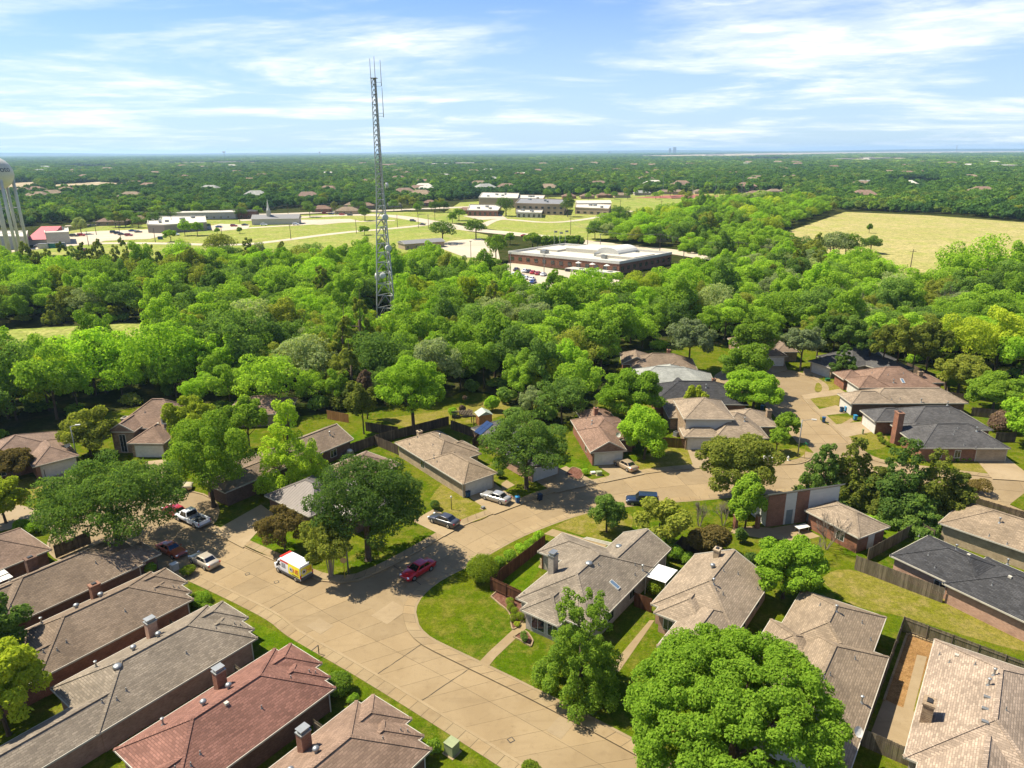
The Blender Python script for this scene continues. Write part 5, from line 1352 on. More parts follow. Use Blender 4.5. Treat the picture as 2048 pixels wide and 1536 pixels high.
fence([(113, 1116), (183, 1086)], 'dark board fence beside the first two long houses', M_fence)
for k, nm in (('F', 'red roofed house and the last brown roof'), ('E', 'grey brown roof and the red roof'), ('D', 'red brick side wall and the grey brown roof')):
    hh = row_h[k]; fence([tuple(hh.P(-3.2, -9.0).xy), tuple(hh.P(-3.2, -11.6).xy)], 'short plank gate between the ' + nm, M_fence_grey, h=1.7, world=True)

# ------------------------------------------------------------------ street furniture
def lamp(px, py, h, ang, label, arm=1.6, z=Z_LAWN):
    r = empty('street_lamp', S(px, py, z), 0, label, 'street lamp')
    MB().tube((0, 0, -.1), (0, 0, h), .11, .07, 10).build('pole', M_grey, r, smooth=True, local=True)
    d = dirv(ang); e = d * arm + Vector((0, 0, h + .15)); m = MB(); m.tube((0, 0, h - .1), e, .045, .035, 8); m.build('arm', M_grey, r, local=True)
    mb = MB(); mb.box(e + d * .25, (.75, .3, .16), rad(ang)); hd = mb.build('lamp_head', M_white, r, local=True)
    mb = MB(); mb.box(e + d * .28 - Vector((0, 0, .09)), (.45, .22, .05), rad(ang)); mb.build('lens', M_pane, hd, local=True)
lamp(1595, 914, 6.8, -10, 'tall street lamp with long arm at the cul-de-sac corner')
lamp(697, 1147, 6.0, 150, 'street lamp under the large corner tree', .5)
lamp(158, 935, 7.4, 10, 'street lamp rising beside the olive magnolia', .9)
lamp(1600, 741, 6.0, 100, 'street lamp between the white garages at the cul-de-sac', .6)
def post_lamp(px, py, h, label):
    r = empty('yard_lamp', S(px, py, Z_LAWN), 0, label, 'lamp post')
    MB().tube((0, 0, -.05), (0, 0, h - .3), .055, .045, 8).build('post', M_dark, r, local=True)
    MB().lathe((0, 0, h - .3), [(.08, 0), (.14, .08), (.13, .26), (.03, .34)], 8).build('lantern', M_white, r, local=True)
post_lamp(903, 1019, 2.2, 'black yard lamp post on the lawn beside the dark grey sedan')
post_lamp(92, 958, 2.0, 'black yard lamp post by the wide white garage')
def sign(px, py, h, label, kind):
    r = empty('street_sign', S(px, py, Z_LAWN), 0, label, 'sign')
    MB().tube((0, 0, -.1), (0, 0, h), .045, n=6).build('post', M_signpost, r, local=True)
    if kind == 'blades':
        MB().box((0, 0, h + .02), (1.0, .03, .2), .1).build('blade', M_signgreen, r, local=True); MB().box((0, 0, h + .24), (1.0, .03, .2), 1.6).build('blade', M_signgreen, r, local=True)
    else:
        mb = MB(); mb.tube((0, -.03, h - .1), (0, -.055, h - .1), .42, n=8); o = mb.build('plate', M_signback, r, local=True)
        MB().box((0, 0, h + .42), (.9, .03, .18), .8).build('blade', M_signback, r, local=True)
M_signpost = plain('yellow_post', (.55, .42, .04), .6); M_signgreen = plain('green_sign', (.02, .17, .07), .5); M_signback = plain('bare_sign_back', (.62, .44, .20), .5)
sign(1608, 917, 2.6, 'street name sign with green blades on yellow post', 'blades')
sign(690, 1156, 2.6, 'stop sign seen from behind on a yellow post', 'stop')
def cabinet(px, py, d, mat, label, ang=53, name='utility_box'):
    r = empty(name, S(px, py, Z_LAWN), rad(ang), label, 'utility box')
    MB().box((0, 0, d[2] / 2), d).build('cabinet', mat, r, local=True); MB().box((0, 0, d[2] + .03), (d[0] + .08, d[1] + .08, .07)).build('lid', mat, r, local=True)
    MB().box((0, 0, .02), (d[0] + .3, d[1] + .3, .06)).build('pad', M_kerb, r, local=True)
M_ubox = plain('pale_green_box', (.33, .38, .20), .6)
cabinet(904, 1505, (.95, .95, 1.15), M_ubox, 'pale green utility box on the lawn by the near street')
cabinet(1198, 950, (.8, .6, .6), M_ubox, 'green utility box beside the gold sedan driveway', 10); cabinet(1655, 762, (.9, .6, .6), M_signgreen, 'dark green utility box on the cul-de-sac lawn', 0)
cabinet(350, 1140, (.8, .7, .9), M_white, 'white utility box beside the champagne sedan'); cabinet(1186, 947, (.7, .5, .25), M_ltgrey if 'M_ltgrey' in globals() else M_white, 'low white box beside the green utility box', 10)
cabinet(1535, 925, (1.3, .8, 1.0), M_white, 'white mail cabinet at the curved street corner', 0); cabinet(1725, 868, (.25, .25, .9), M_ubox, 'small green pedestal on the lawn before the slate roof', 0)
cabinet(966, 1017, (.5, .35, .25), M_grey, 'grey meter lid beside the silver sedan driveway', 50)
hy = empty('fire_hydrant', S(1576, 921, Z_LAWN), 0, 'white fire hydrant at the curved street corner', 'hydrant')
MB().lathe((0, 0, 0), [(.2, 0), (.2, .06), (.13, .08), (.13, .55), (.18, .57), (.18, .62), (.13, .66), (.08, .78), (.03, .84)], 12).build('barrel', M_white, hy, smooth=True, local=True)
m = MB(); m.tube((-.22, 0, .45), (.22, 0, .45), .07, n=8); m.tube((0, 0, .42), (0, -.22, .42), .08, n=8); m.build('outlets', M_white, hy, local=True)
# yard sign and mail stand at the left kerb
ys = empty('mailbox_stand', S(638, 1308, Z_LAWN), rad(53), 'black bracket stand on the sidewalk edge by the red roofed house', 'stand')
MB().beam((0, 0, 0), (0, 0, 1.1), .07, .07).build('post', M_dark, ys, local=True); MB().beam((-.9, 0, .95), (0, 0, 1.1), .06, .06).build('arm', M_dark, ys, local=True)

# ------------------------------------------------------------------ awning, shed, pergola, beds
aw = empty('awning', (*S(1324, 1147, 2.6).xy, Z_LAWN), 0, 'white shade awning between the corner house and the wide tan roof', 'awning')
q = [S(1317, 1128, 2.75), S(1355, 1140, 2.75), S(1331, 1166, 2.55), S(1292, 1153, 2.55)]
mb = MB(); n_ = 6
for i in range(n_):
    for j in range(n_):
        f4 = lambda a, b: q[0].lerp(q[1], a).lerp(q[3].lerp(q[2], a), b) - Vector((0, 0, .22 * math.sin(a * PI) * math.sin(b * PI)))
        mb.face([f4(i / n_, j / n_), f4(i / n_, (j + 1) / n_), f4((i + 1) / n_, (j + 1) / n_), f4((i + 1) / n_, j / n_)])
mb.build('canopy', M_awn if 'M_awn' in globals() else plain('awning_cloth', (.85, .85, .84), .7), aw)
for p in q: MB().tube((p.x, p.y, Z_LAWN - .05), p, .04, n=6).build('post', M_white, aw)
P = S(968, 848, Z_LAWN); sh = empty('garden_shed', P, rad(20), 'small orange timber shed with pale metal roof', 'shed')
MB().box((0, 0, 1.1), (2.6, 2.2, 2.2)).build('wall', M_fence_new, sh, local=True)
mb = MB(); mb.face([(-1.5, -1.35, 2.15), (0, -1.35, 2.95), (0, 1.35, 2.95), (-1.5, 1.35, 2.15)]); mb.face([(1.5, -1.35, 2.15), (1.5, 1.35, 2.15), (0, 1.35, 2.95), (0, -1.35, 2.95)])
mb.face([(-1.3, -1.1, 2.2), (1.3, -1.1, 2.2), (0, -1.1, 2.9)]); mb.build('roof', M_shedroof if 'M_shedroof' in globals() else plain('shed_metal', (.45, .52, .48), .5), sh, local=True)
MB().box((.2, -1.12, 1.0), (.9, .05, 1.8)).build('door', M_fence_new, sh, local=True)
P = S(927, 852, Z_LAWN); pg = empty('pergola', P, rad(12), 'grey slatted pergola beside the timber shed', 'pergola')
for x in (-1.8, 1.8):
    for y in (-1.4, 1.4): MB().box((x, y, 1.2), (.14, .14, 2.4)).build('post', M_fence, pg, local=True)
for y in (-1.4, 1.4): MB().box((0, y, 2.45), (4.2, .1, .18)).build('beam', M_fence, pg, local=True)
for i in range(14): MB().box((-1.95 + i * .3, 0, 2.6), (.07, 3.4, .12)).build('slat', M_fence_grey, pg, local=True)
# grill and loungers by the fenced yard
def bed(name, pts, mat, edge_w=.14, z=Z_LAWN + .05):
    P = smooth(SP(pts) + [S(*pts[0])], .6)[:-1]
    sheet(name, P, z, mat, thick=.08)
    mb = MB(); P2 = P + [P[0]]
    for a, b in zip(P2, P2[1:]): mb.beam(Vector((a.x, a.y, z + .02)), Vector((b.x, b.y, z + .02)), edge_w, .14)
    tag(mb.build('bed_edging', M_kerb), kind='structure')
bed('planting_bed', [(982, 1196), (992, 1187), (1012, 1190), (1042, 1210), (1047, 1236), (1026, 1262), (1018, 1228), (1000, 1212)], M_mulch)
bed('planting_bed', [(1027, 1277), (1050, 1265), (1066, 1285), (1062, 1296), (1040, 1283)], M_mulch)
bed('planting_bed', [(1131, 951), (1145, 937), (1166, 946), (1158, 962)], M_mulch)
# bare soil yard of the pale roofed house
z8 = lambda x, y: (1560 + x / 4.086, 1160 + y / 4.086)
sheet('yard_soil', SP([z8(*p) for p in [(1035, 455), (1255, 525), (1215, 660), (1085, 1060), (1000, 1060), (935, 1032), (848, 988)]]), Z_LAWN + .02, M_soil)
sheet('yard_soil', SP([z8(*p) for p in [(1180, 640), (1225, 640), (1130, 1010), (1110, 1100), (1075, 1090)]]), Z_LAWN + .012, M_lawn_dry)
sheet('path', SP([z8(*p) for p in [(1117, 622), (1198, 640), (1085, 1090), (1003, 1062)]]), Z_LAWN + .035, M_drive)
sheet('patio', SP([z8(*p) for p in [(846, 985), (935, 1030), (1090, 1088), (1190, 1120), (1170, 1250), (1130, 1400), (1040, 1420), (728, 1292)]]), Z_LAWN + .045, M_drive)
ed = empty('block_edging', S(*z8(1035, 450), Z_LAWN), 0, 'row of pale concrete blocks edging the bare soil yard', 'edging')
bm = MB().box((0, 0, .1), (.30, .2, .2)).mesh('edging_block', M_kerb)
for a, b in (((1038, 445), (848, 990)), ((1045, 445), (1255, 520))):
    a, b = S(*z8(*a), Z_LAWN), S(*z8(*b), Z_LAWN); n = int((b - a).length / .34); an = math.atan2(b.y - a.y, b.x - a.x)
    for i in range(n):
        o = link('block', bm, ed); p = a.lerp(b, (i + .5) / n); o.location = (p.x - ed.location.x, p.y - ed.location.y, random.Random(i).uniform(-.02, .03)); o.rotation_euler = (0, 0, an + random.Random(i).uniform(-.08, .08))
# patio table of the clubhouse, seats under the corner house patio roof, yard odds and ends
tb = empty('patio_table', S(1603, 1062, Z_LAWN + .02), rad(20), 'white framed table on the patio before the brick and white wall', 'table')
MB().box((0, 0, .72), (1.9, 1.0, .05)).build('top', M_white, tb, local=True)
for x in (-.8, .8):
    for y in (-.4, .4): MB().beam((x, y, 0), (x, y, .72), .05, .05).build('leg', M_white, tb, local=True)
def chair(px, py, ang, mat, label, group=None, z=Z_LAWN + .03):
    r = empty('patio_chair', S(px, py, z), rad(ang), label, 'chair', group)
    MB().box((0, 0, .42), (.55, .55, .08)).build('seat', mat, r, local=True); MB().box((-.27, 0, .72), (.06, .55, .6)).build('backrest', mat, r, local=True)
    for x in (-.24, .24):
        for y in (-.24, .24): MB().beam((x, y, 0), (x, y, .42), .05, .05).build('leg', mat, r, local=True)
M_wick = plain('tan_wicker', (.45, .34, .2), .7)
for x, y, a in ((1086, 1131, 30), (1092, 1124, -60), (1098, 1134, 120)): chair(x, y, a, M_wick, 'tan patio chair beneath the corner house patio roof', 'patio chairs of the corner house')
sheet('patio', SP([(1076, 1137), (1092, 1112), (1118, 1122), (1098, 1145)]), Z_LAWN + .03, M_walk)
for a, b in ((9.9, -3.1), (14.6, -3.1)):
    p = H_S1.P(a, b); MB().beam((p.x, p.y, Z_LAWN), (p.x, p.y, 2.7), .18, .18).build('porch_post', M_brick_red, H_S1.root)
def acunit(px, py, label, s=.8):
    r = empty('air_conditioner', S(px, py, Z_LAWN), rad(40), label, 'air conditioner')
    MB().box((0, 0, .45), (s, s, .8)).build('case', M_grey, r, local=True); MB().tube((0, 0, .85), (0, 0, .88), .33, n=12).build('fan_grille', M_dark, r, local=True); MB().box((0, 0, .03), (s + .2, s + .2, .06)).build('pad', M_kerb, r, local=True)
acunit(689, 918, 'grey air conditioner beside the dark brick wall'); acunit(1352, 872, 'air conditioner behind the rust red gate')
gr = empty('barbecue', S(700, 912, Z_LAWN), rad(50), 'covered grey barbecue grill by the weathered fence', 'barbecue')
MB().box((0, 0, .5), (1.3, .6, .8)).build('cart', M_grey, gr, local=True); MB().lathe((0, 0, .9), [(.5, 0), (.48, .2), (.3, .34), (.02, .4)], 12).build('hood', M_white, gr, local=True)
lb = empty('lumber_pile', S(1195, 1085, Z_LAWN), rad(-28), 'pale timber planks lying on the lawn behind the corner house', 'lumber')
for i in range(3): MB().box((i * .15, i * .28, .06 + .0 * i), (4.2, .14, .1), .02 * i).build('plank', M_fascia, lb, local=True)
# small brick pillars of the clubhouse gate
for i, (x, y) in enumerate([(1470, 1055), (1514, 1056)]):
    r = empty('gate_pillar', S(x, y, Z_LAWN), rad(25), 'red brick gate pillar beside the brick and white wall', 'pillar', 'gate pillars of the clubhouse'); MB().box((0, 0, .95), (.5, .5, 1.9)).build('shaft', M_brick_red, r, local=True); MB().box((0, 0, 1.95), (.6, .6, .1)).build('cap', M_kerb, r, local=True)
# ------------------------------------------------------------------ open land beyond the wood
def PX(x, y, z=0.):
    z -= CAM_H; zl = y * cp - z * sp
    if zl < 1: return (-9999, -9999)
    xl, yl = x / zl, (y * sp + z * cp) / zl
    return 1024 + (xl * cr - yl * sr) * FOCAL, 768 - (xl * sr + yl * cr) * FOCAL
def far_sheet(name, pts, z, mat, sm=None):
    P = SP(pts)
    if sm: P = smooth(P + [P[0]], sm)[:-1]
    return sheet(name, P, z, mat)
F_CLEAR = [(-400, 700), (-100, 668), (100, 656), (240, 649), (400, 645), (385, 668), (330, 700), (240, 740), (80, 750), (-100, 752), (-400, 760)]
F_MID = [(-140, 530), (0, 506), (137, 488), (317, 486), (480, 489), (640, 472), (760, 460), (880, 452), (975, 470), (990, 500), (1000, 565), (870, 550), (760, 545), (480, 535), (300, 545), (0, 550), (-140, 560)]
F_UP = [(120, 480), (140, 462), (200, 452), (300, 440), (480, 440), (600, 430), (790, 424), (960, 424), (975, 440), (880, 452), (760, 460), (500, 487), (200, 487)]
F_SCH = [(960, 455), (1100, 477), (1185, 486), (1300, 452), (1440, 416), (1560, 400), (1480, 387), (1240, 389), (1100, 395), (920, 405), (880, 430)]
F_RIGHT = [(1556, 470), (1690, 424), (1860, 431), (2060, 446), (2400, 470), (2400, 585), (2048, 560), (1830, 555), (1700, 522), (1640, 500)]
far_sheet('field', F_CLEAR, .172, M_meadow, 6); far_sheet('field', F_MID, .06, M_meadow); far_sheet('field', F_UP, .065, M_meadow); far_sheet('field', F_SCH, .07, M_meadow); far_sheet('field', F_RIGHT, .06, M_field)
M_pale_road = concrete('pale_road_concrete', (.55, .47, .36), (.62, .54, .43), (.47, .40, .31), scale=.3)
def far_road(pts, w, z, name='road'):
    P = smooth(SP(pts), 8); a, b = offset(P, w / 2), offset(P, -w / 2); mb = MB()
    for i in range(len(P) - 1): mb.face([(v.x, v.y, z) for v in (b[i], b[i + 1], a[i + 1], a[i])])
    return tag(mb.build(name, M_pale_road), kind='structure')
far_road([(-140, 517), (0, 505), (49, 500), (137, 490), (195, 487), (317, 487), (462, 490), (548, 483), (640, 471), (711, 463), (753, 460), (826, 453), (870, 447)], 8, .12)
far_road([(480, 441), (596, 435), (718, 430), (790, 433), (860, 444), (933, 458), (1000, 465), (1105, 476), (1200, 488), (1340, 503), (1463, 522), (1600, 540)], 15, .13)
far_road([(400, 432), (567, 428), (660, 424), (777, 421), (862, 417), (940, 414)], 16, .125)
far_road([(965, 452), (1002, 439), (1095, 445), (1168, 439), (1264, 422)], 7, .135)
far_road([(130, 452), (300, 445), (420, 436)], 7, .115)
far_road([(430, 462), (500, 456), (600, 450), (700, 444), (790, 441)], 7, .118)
for d in ([(60, 500), (125, 478), (150, 466), (200, 462), (300, 459), (335, 470), (300, 478), (210, 482), (190, 488)], [(405, 455), (440, 448), (500, 450), (495, 458), (430, 462)],
          [(560, 446), (600, 440), (700, 438), (720, 442), (640, 450)], [(1000, 548), (1018, 524), (1150, 545), (1245, 562), (1300, 575), (1240, 610), (1150, 605), (1060, 590)],
          [(868, 492), (900, 482), (960, 477), (995, 497), (1000, 520), (930, 515)], [(925, 432), (1000, 428), (1015, 438), (960, 440)], [(1660, 517), (1690, 508), (1760, 512), (1710, 522)]):
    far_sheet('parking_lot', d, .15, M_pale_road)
M_track = plain('red_track', (.36, .12, .08), .9)
far_sheet('running_track', [(1265, 396), (1330, 391), (1400, 389), (1440, 392), (1420, 395), (1340, 397)], .16, M_track)

# ------------------------------------------------------------------ the wood
def inside(p, poly):
    x, y = p; r = False; n = len(poly); j = n - 1
    for i in range(n):
        xi, yi = poly[i]; xj, yj = poly[j]
        if (yi > y) != (yj > y) and x < (xj - xi) * (y - yi) / (yj - yi) + xi: r = not r
        j = i
    return r
def wpoly(px): return [tuple(S(*p).xy) for p in px]
BELT = wpoly([(-420, 960), (0, 878), (130, 862), (200, 842), (216, 824), (330, 803), (370, 818), (430, 832), (520, 838), (640, 828), (690, 824), (780, 812), (900, 796), (930, 783), (1005, 795), (1010, 840), (1060, 858), (1130, 850), (1150, 832), (1185, 820), (1225, 765), (1240, 716), (1330, 694), (1420, 690),
              (1500, 694), (1560, 690), (1640, 706), (1740, 722), (1870, 738), (1960, 765), (2048, 788), (2500, 840), (2500, 640), (2048, 580), (1930, 585), (1880, 600), (1820, 604), (1760, 585), (1700, 556), (1640, 545), (1560, 540), (1480, 550), (1400, 568), (1330, 582), (1250, 607), (1150, 618), (1060, 602), (1010, 578), (960, 558), (880, 553),
              (780, 548), (640, 540), (480, 535), (300, 545), (0, 550), (-420, 590)])
BAND = wpoly([(1150, 490), (1215, 462), (1440, 415), (1560, 402), (1672, 424), (1530, 480), (1600, 522), (1645, 538), (1690, 550), (1560, 536), (1480, 546), (1340, 516), (1390, 508), (1280, 494)])
NOTREE = [wpoly(p) for p in ([(-420, 700), (-200, 672), (100, 650), (240, 643), (404, 640), (390, 672), (335, 702), (245, 742), (80, 754), (-420, 790)],
          [(985, 575), (1018, 505), (1345, 495), (1370, 540), (1340, 590), (1240, 628), (1130, 630), (1040, 618)], [(1100, 474), (1340, 500), (1463, 518), (1600, 534), (1600, 546), (1463, 530), (1340, 512), (1105, 482)],
          [(728, 700), (826, 700), (815, 655), (805, 615), (750, 615), (742, 655)], [(1645, 520), (1690, 504), (1780, 512), (1710, 526)])]
KITS = ['mid', 'bright', 'dark', 'yellow', 'silver', 'olive', 'cedar']
kit = {}
kitcol = bpy.data.collections.new('tree_kit')
for i, c in enumerate(KITS):
    for j in range(3):
        R_, H_ = (4.7, 4.0, 5.6)[j], (7.2, 8.8, 7.8)[j]
        shape = 'cone' if c == 'cedar' else 'round'
        cm, lb = crown_mesh('wood_crown', 500 + i * 10 + j, R_ if c != 'cedar' else 3.2, H_, (44, 36, 60)[j], 6500, .185, LMW[c], 2.2 if c != 'cedar' else .4, shape, (.17, .28), (.45, .88), .2, .08)
        tm = trunk_mesh('wood_trunk', 900 + i * 10 + j, H_ + 2.2, .2, 2.2, lb, M_bark, nlimb=4)
        kit[(c, j)] = (cm, tm)
rw = random.Random(77); spots = []
def scatter(poly, sp_):
    xs = [p[0] for p in poly]; ys = [p[1] for p in poly]; x = min(xs)
    while x < max(xs):
        y = min(ys)
        while y < max(ys):
            q = (x + rw.uniform(-.42, .42) * sp_, y + rw.uniform(-.42, .42) * sp_)
            if inside(q, poly) and not any(inside(q, z) for z in NOTREE): spots.append(q)
            y += sp_
        x += sp_
scatter(BELT, 6.5); scatter(BAND, 7.6)
# an extra fringe of trees along the far side of the neighbourhood lots is part of BELT
def noise2(x, y, s):
    return math.sin(x / s * 1.3 + 1.7 * math.sin(y / s * .9 + .5)) * math.cos(y / s * 1.1 + 1.3 * math.sin(x / s * .7))
def kind_of(x, y):
    n = noise2(x, y, 22) + rw.uniform(-.7, .7); px, py = PX(x, y)
    if py < 575 and px < 330 and rw.random() < .75: return 'cedar'
    if n > .75: return 'bright' if rw.random() < .6 else 'yellow'
    if n > .25: return 'bright' if rw.random() < .55 else 'mid'
    if n > -.35: return 'mid'
    if n > -.75: return 'dark' if rw.random() < .6 else 'olive'
    return rw.choice(['dark', 'silver', 'mid', 'cedar'])
LAB = {'mid': 'mid green broadleaf tree in the dense wood', 'bright': 'fresh bright green tree in the dense wood', 'dark': 'dark green broadleaf tree in the dense wood', 'yellow': 'yellow green tree in the dense wood',
       'silver': 'silvery grey green tree in the dense wood', 'olive': 'olive green tree in the dense wood', 'cedar': 'dark pointed cedar in the dense wood'}
def vis(q):
    px, py = PX(*q); return -120 < px < 2170
spots = [q for q in spots if vis(q)]
spots.sort(key=lambda q: q[1] * q[1] + q[0] * q[0])
one, rest = spots[:300], spots[300:]
for q in one:
    c = kind_of(*q); cm, tm = kit[(c, rw.randrange(3))]
    r = empty('woodland_tree' if c != 'cedar' else 'cedar_tree', (q[0], q[1], 0), rw.uniform(0, 6.28), LAB[c], 'tree', LAB[c].replace(' tree', ' trees').replace('cedar', 'cedars') + ' behind the houses')
    s = rw.choice([.7, .85, .95, 1., 1.1, 1.25, 1.4]) * rw.uniform(.92, 1.08) * (1.3 if c == 'cedar' else 1); r.scale = (s, s, s * rw.uniform(.88, 1.15))
    link('crown', cm, r); link('trunk', tm, r)
# instanced remainder (nobody could count it)
def stuff(name, label, pts, srcs, cat=None):
    """pts: (x, y, z, sx, sz, rot, src index)"""
    A = np.array(pts, np.float32); me = bpy.data.meshes.new(name); me.vertices.add(len(A)); me.vertices.foreach_set('co', A[:, :3].ravel())
    for nm, col, ty in (('sc', None, 'FLOAT_VECTOR'), ('rot', None, 'FLOAT_VECTOR'), ('src', None, 'INT')):
        a = me.attributes.new(nm, ty, 'POINT')
        if nm == 'sc': a.data.foreach_set('vector', A[:, [3, 3, 4]].ravel())
        elif nm == 'rot': a.data.foreach_set('vector', np.stack([np.zeros(len(A)), np.zeros(len(A)), A[:, 5]], 1).astype(np.float32).ravel())
        else: a.data.foreach_set('value', A[:, 6].astype(np.int32))
    me.update(); o = link(name, me)
    kc = bpy.data.collections.new(name + '_kit')
    for i, sm in enumerate(srcs):
        so = bpy.data.objects.new('%s_src_%02d' % (name, i), sm); kc.objects.link(so)
    ng = bpy.data.node_groups.new(name + '_nodes', 'GeometryNodeTree')
    ng.interface.new_socket('Geometry', in_out='INPUT', socket_type='NodeSocketGeometry'); ng.interface.new_socket('Geometry', in_out='OUTPUT', socket_type='NodeSocketGeometry')
    gi, go = ng.nodes.new('NodeGroupInput'), ng.nodes.new('NodeGroupOutput'); ip = ng.nodes.new('GeometryNodeInstanceOnPoints'); ci = ng.nodes.new('GeometryNodeCollectionInfo')
    ci.inputs[0].default_value = kc; ci.inputs['Separate Children'].default_value = True; ci.inputs['Reset Children'].default_value = True
    def att(nm, ty):
        n = ng.nodes.new('GeometryNodeInputNamedAttribute'); n.data_type = ty; n.inputs[0].default_value = nm; return n.outputs[0]
    L_ = ng.links.new
    L_(gi.outputs[0], ip.inputs['Points']); L_(ci.outputs[0], ip.inputs['Instance']); ip.inputs['Pick Instance'].default_value = True
    L_(att('src', 'INT'), ip.inputs['Instance Index']); L_(att('sc', 'FLOAT_VECTOR'), ip.inputs['Scale'])
    er = ng.nodes.new('FunctionNodeEulerToRotation'); L_(att('rot', 'FLOAT_VECTOR'), er.inputs[0]); L_(er.outputs[0], ip.inputs['Rotation'])
    L_(ip.outputs[0], go.inputs[0])
    md = o.modifiers.new('scatter', 'NODES'); md.node_group = ng
    return tag(o, label, cat or 'woodland', None, 'stuff')
srcs = [kit[(c, j)][0] for c in KITS for j in range(3)]
pts = []
for q in rest:
    c = kind_of(*q); s = rw.choice([.7, .85, .95, 1., 1.1, 1.25, 1.4]) * rw.uniform(.92, 1.08) * (1.35 if c == 'cedar' else 1); pts.append((q[0], q[1], 0, s, s * rw.uniform(.85, 1.12), rw.uniform(0, 6.28), KITS.index(c) * 3 + rw.randrange(3)))
stuff('woodland', 'dense mixed green wood behind the houses around the lattice tower', pts, srcs)
# undergrowth below the wood edge
und = [crown_mesh('undergrowth', 700 + i, 2.0, 2.4, 8, 500, .26, LMW[c], 0, 'round', (.4, .6), (.2, .6))[0] for i, c in enumerate(['dark', 'mid', 'olive'])]
pts = []
for q in spots:
    if q[1] < 300 and rw.random() < .8:
        pts.append((q[0] + rw.uniform(-4, 4), q[1] + rw.uniform(-4, 4), 0, rw.uniform(.7, 1.5), rw.uniform(.6, 1.4), rw.uniform(0, 6), rw.randrange(3)))
stuff('undergrowth', 'leafy undergrowth filling the floor of the dense wood', pts, und, 'undergrowth')

# far tree country up to the skyline
FRONT = [(-600, 470), (0, 456), (140, 446), (300, 434), (500, 424), (640, 411), (870, 405), (960, 396), (1230, 386), (1560, 384), (1600, 402), (1690, 421), (1860, 428), (2060, 443), (2400, 466), (3000, 480)]
def front(px):
    for (a, b), (c, d) in zip(FRONT, FRONT[1:]):
        if a <= px <= c: return b + (d - b) * (px - a) / (c - a)
    return 470
fk = []
FC = {'fmid': ((.085, .175, .034), (.145, .240, .044)), 'fdark': ((.042, .105, .030), (.080, .150, .040)), 'fbright': ((.170, .290, .026), (.260, .370, .040)), 'folive': ((.115, .180, .030), (.190, .250, .046))}
for k, v in FC.items(): LM[k] = leafmat('leaves_' + k, *v, trans=.25)
for i, c in enumerate(['fmid', 'fdark', 'fmid', 'fbright', 'fdark', 'folive']):
    fk.append(crown_mesh('far_crown', 300 + i, 5.0, 8.0, 14, 420, .95, LM[c], .3, 'round', (.3, .45), (.4, .75), .15, .03)[0])
BARE = [wpoly(p) for p in ([(1240, 312.5), (1500, 307), (1900, 302), (2060, 302.5), (2100, 306), (1720, 308), (1500, 314), (1330, 315)], [(330, 327), (520, 325), (560, 329), (340, 331)], [(1980, 337), (2060, 333), (2100, 338), (2000, 341)],
        [(100, 372), (200, 366), (300, 372), (220, 384), (110, 388)], [(0, 370), (70, 366), (90, 384), (0, 392)], [(1640, 320), (1800, 316), (1860, 320), (1700, 325)], [(820, 331), (960, 328), (1000, 332), (840, 335)], [(255, 363), (330, 362), (325, 368), (250, 369)])]
FARROOF = []
pts = []; r = 480.
while r < 24000:
    s = 8.5 + max(0, r - 900) * .0085; half = rad(45)
    a = -half + rw.random() * s / r
    while a < half:
        rr = r + rw.uniform(-.5, .5) * s; aa = a + rw.uniform(-.4, .4) * s / r
        x, y = rr * math.sin(aa), rr * math.cos(aa)
        if y > 300:
            px, py = PX(x, y)
            if py < front(px) and not any(inside((x, y), b) for b in BARE):
                sc = s / 8.5 * rw.uniform(.8, 1.2); gap = noise2(x, y, 120 + r * .1)
                if not (gap > (.93 if r > 1500 else .97) and r > 700):
                    hz_ = min(1.35, sc) * rw.uniform(.8, 1.2)
                    n = noise2(x, y, 60 + r * .05) + rw.uniform(-.6, .6)
                    k = rw.choice([3, 0, 5]) if n > .6 else (rw.choice([0, 2, 5]) if n > -.1 else rw.choice([1, 4, 0]))
                    if 640 < r < 5600 and rw.random() < .006 and len(FARROOF) < 130: FARROOF.append((x, y))
                    pts.append((x, y, 0, sc * .98, hz_, rw.uniform(0, 6.28), k))
        a += s / r
    r += s * .98
print('far trees', len(pts), 'belt', len(spots))
stuff('distant_woodland', 'distant tree canopy stretching to the skyline', pts, fk)
# low hills on the skyline
hl = MB(); NS = 60
for (r0, hh, sd, a0, a1) in ((21000, 75, 1.3, -46, 46), (15500, 26, 4.1, -46, 5)):
    for i in range(NS):
        A = [rad(a0 + (a1 - a0) * (i + k) / NS) for k in (0, 1)]
        h_ = [hh * (.75 + .25 * math.sin(a * 9 + sd) + .15 * math.sin(a * 23 + sd * 2)) for a in A]
        f = lambda a, r_, z: (r_ * math.sin(a), r_ * math.cos(a), z)
        hl.face([f(A[0], r0, -1), f(A[1], r0, -1), f(A[1], r0 + 900, h_[1]), f(A[0], r0 + 900, h_[0])][::-1]); hl.face([f(A[0], r0 + 900, h_[0]), f(A[1], r0 + 900, h_[1]), f(A[1], r0 + 2600, -1), f(A[0], r0 + 2600, -1)][::-1])
M_hill = grassmat('hill_woods', (.03, .07, .022), (.05, .095, .03), (.10, .12, .06), big=.0008, mid=.004, fine=.02, hgt=.2)
tag(hl.build('hills', M_hill), kind='structure')

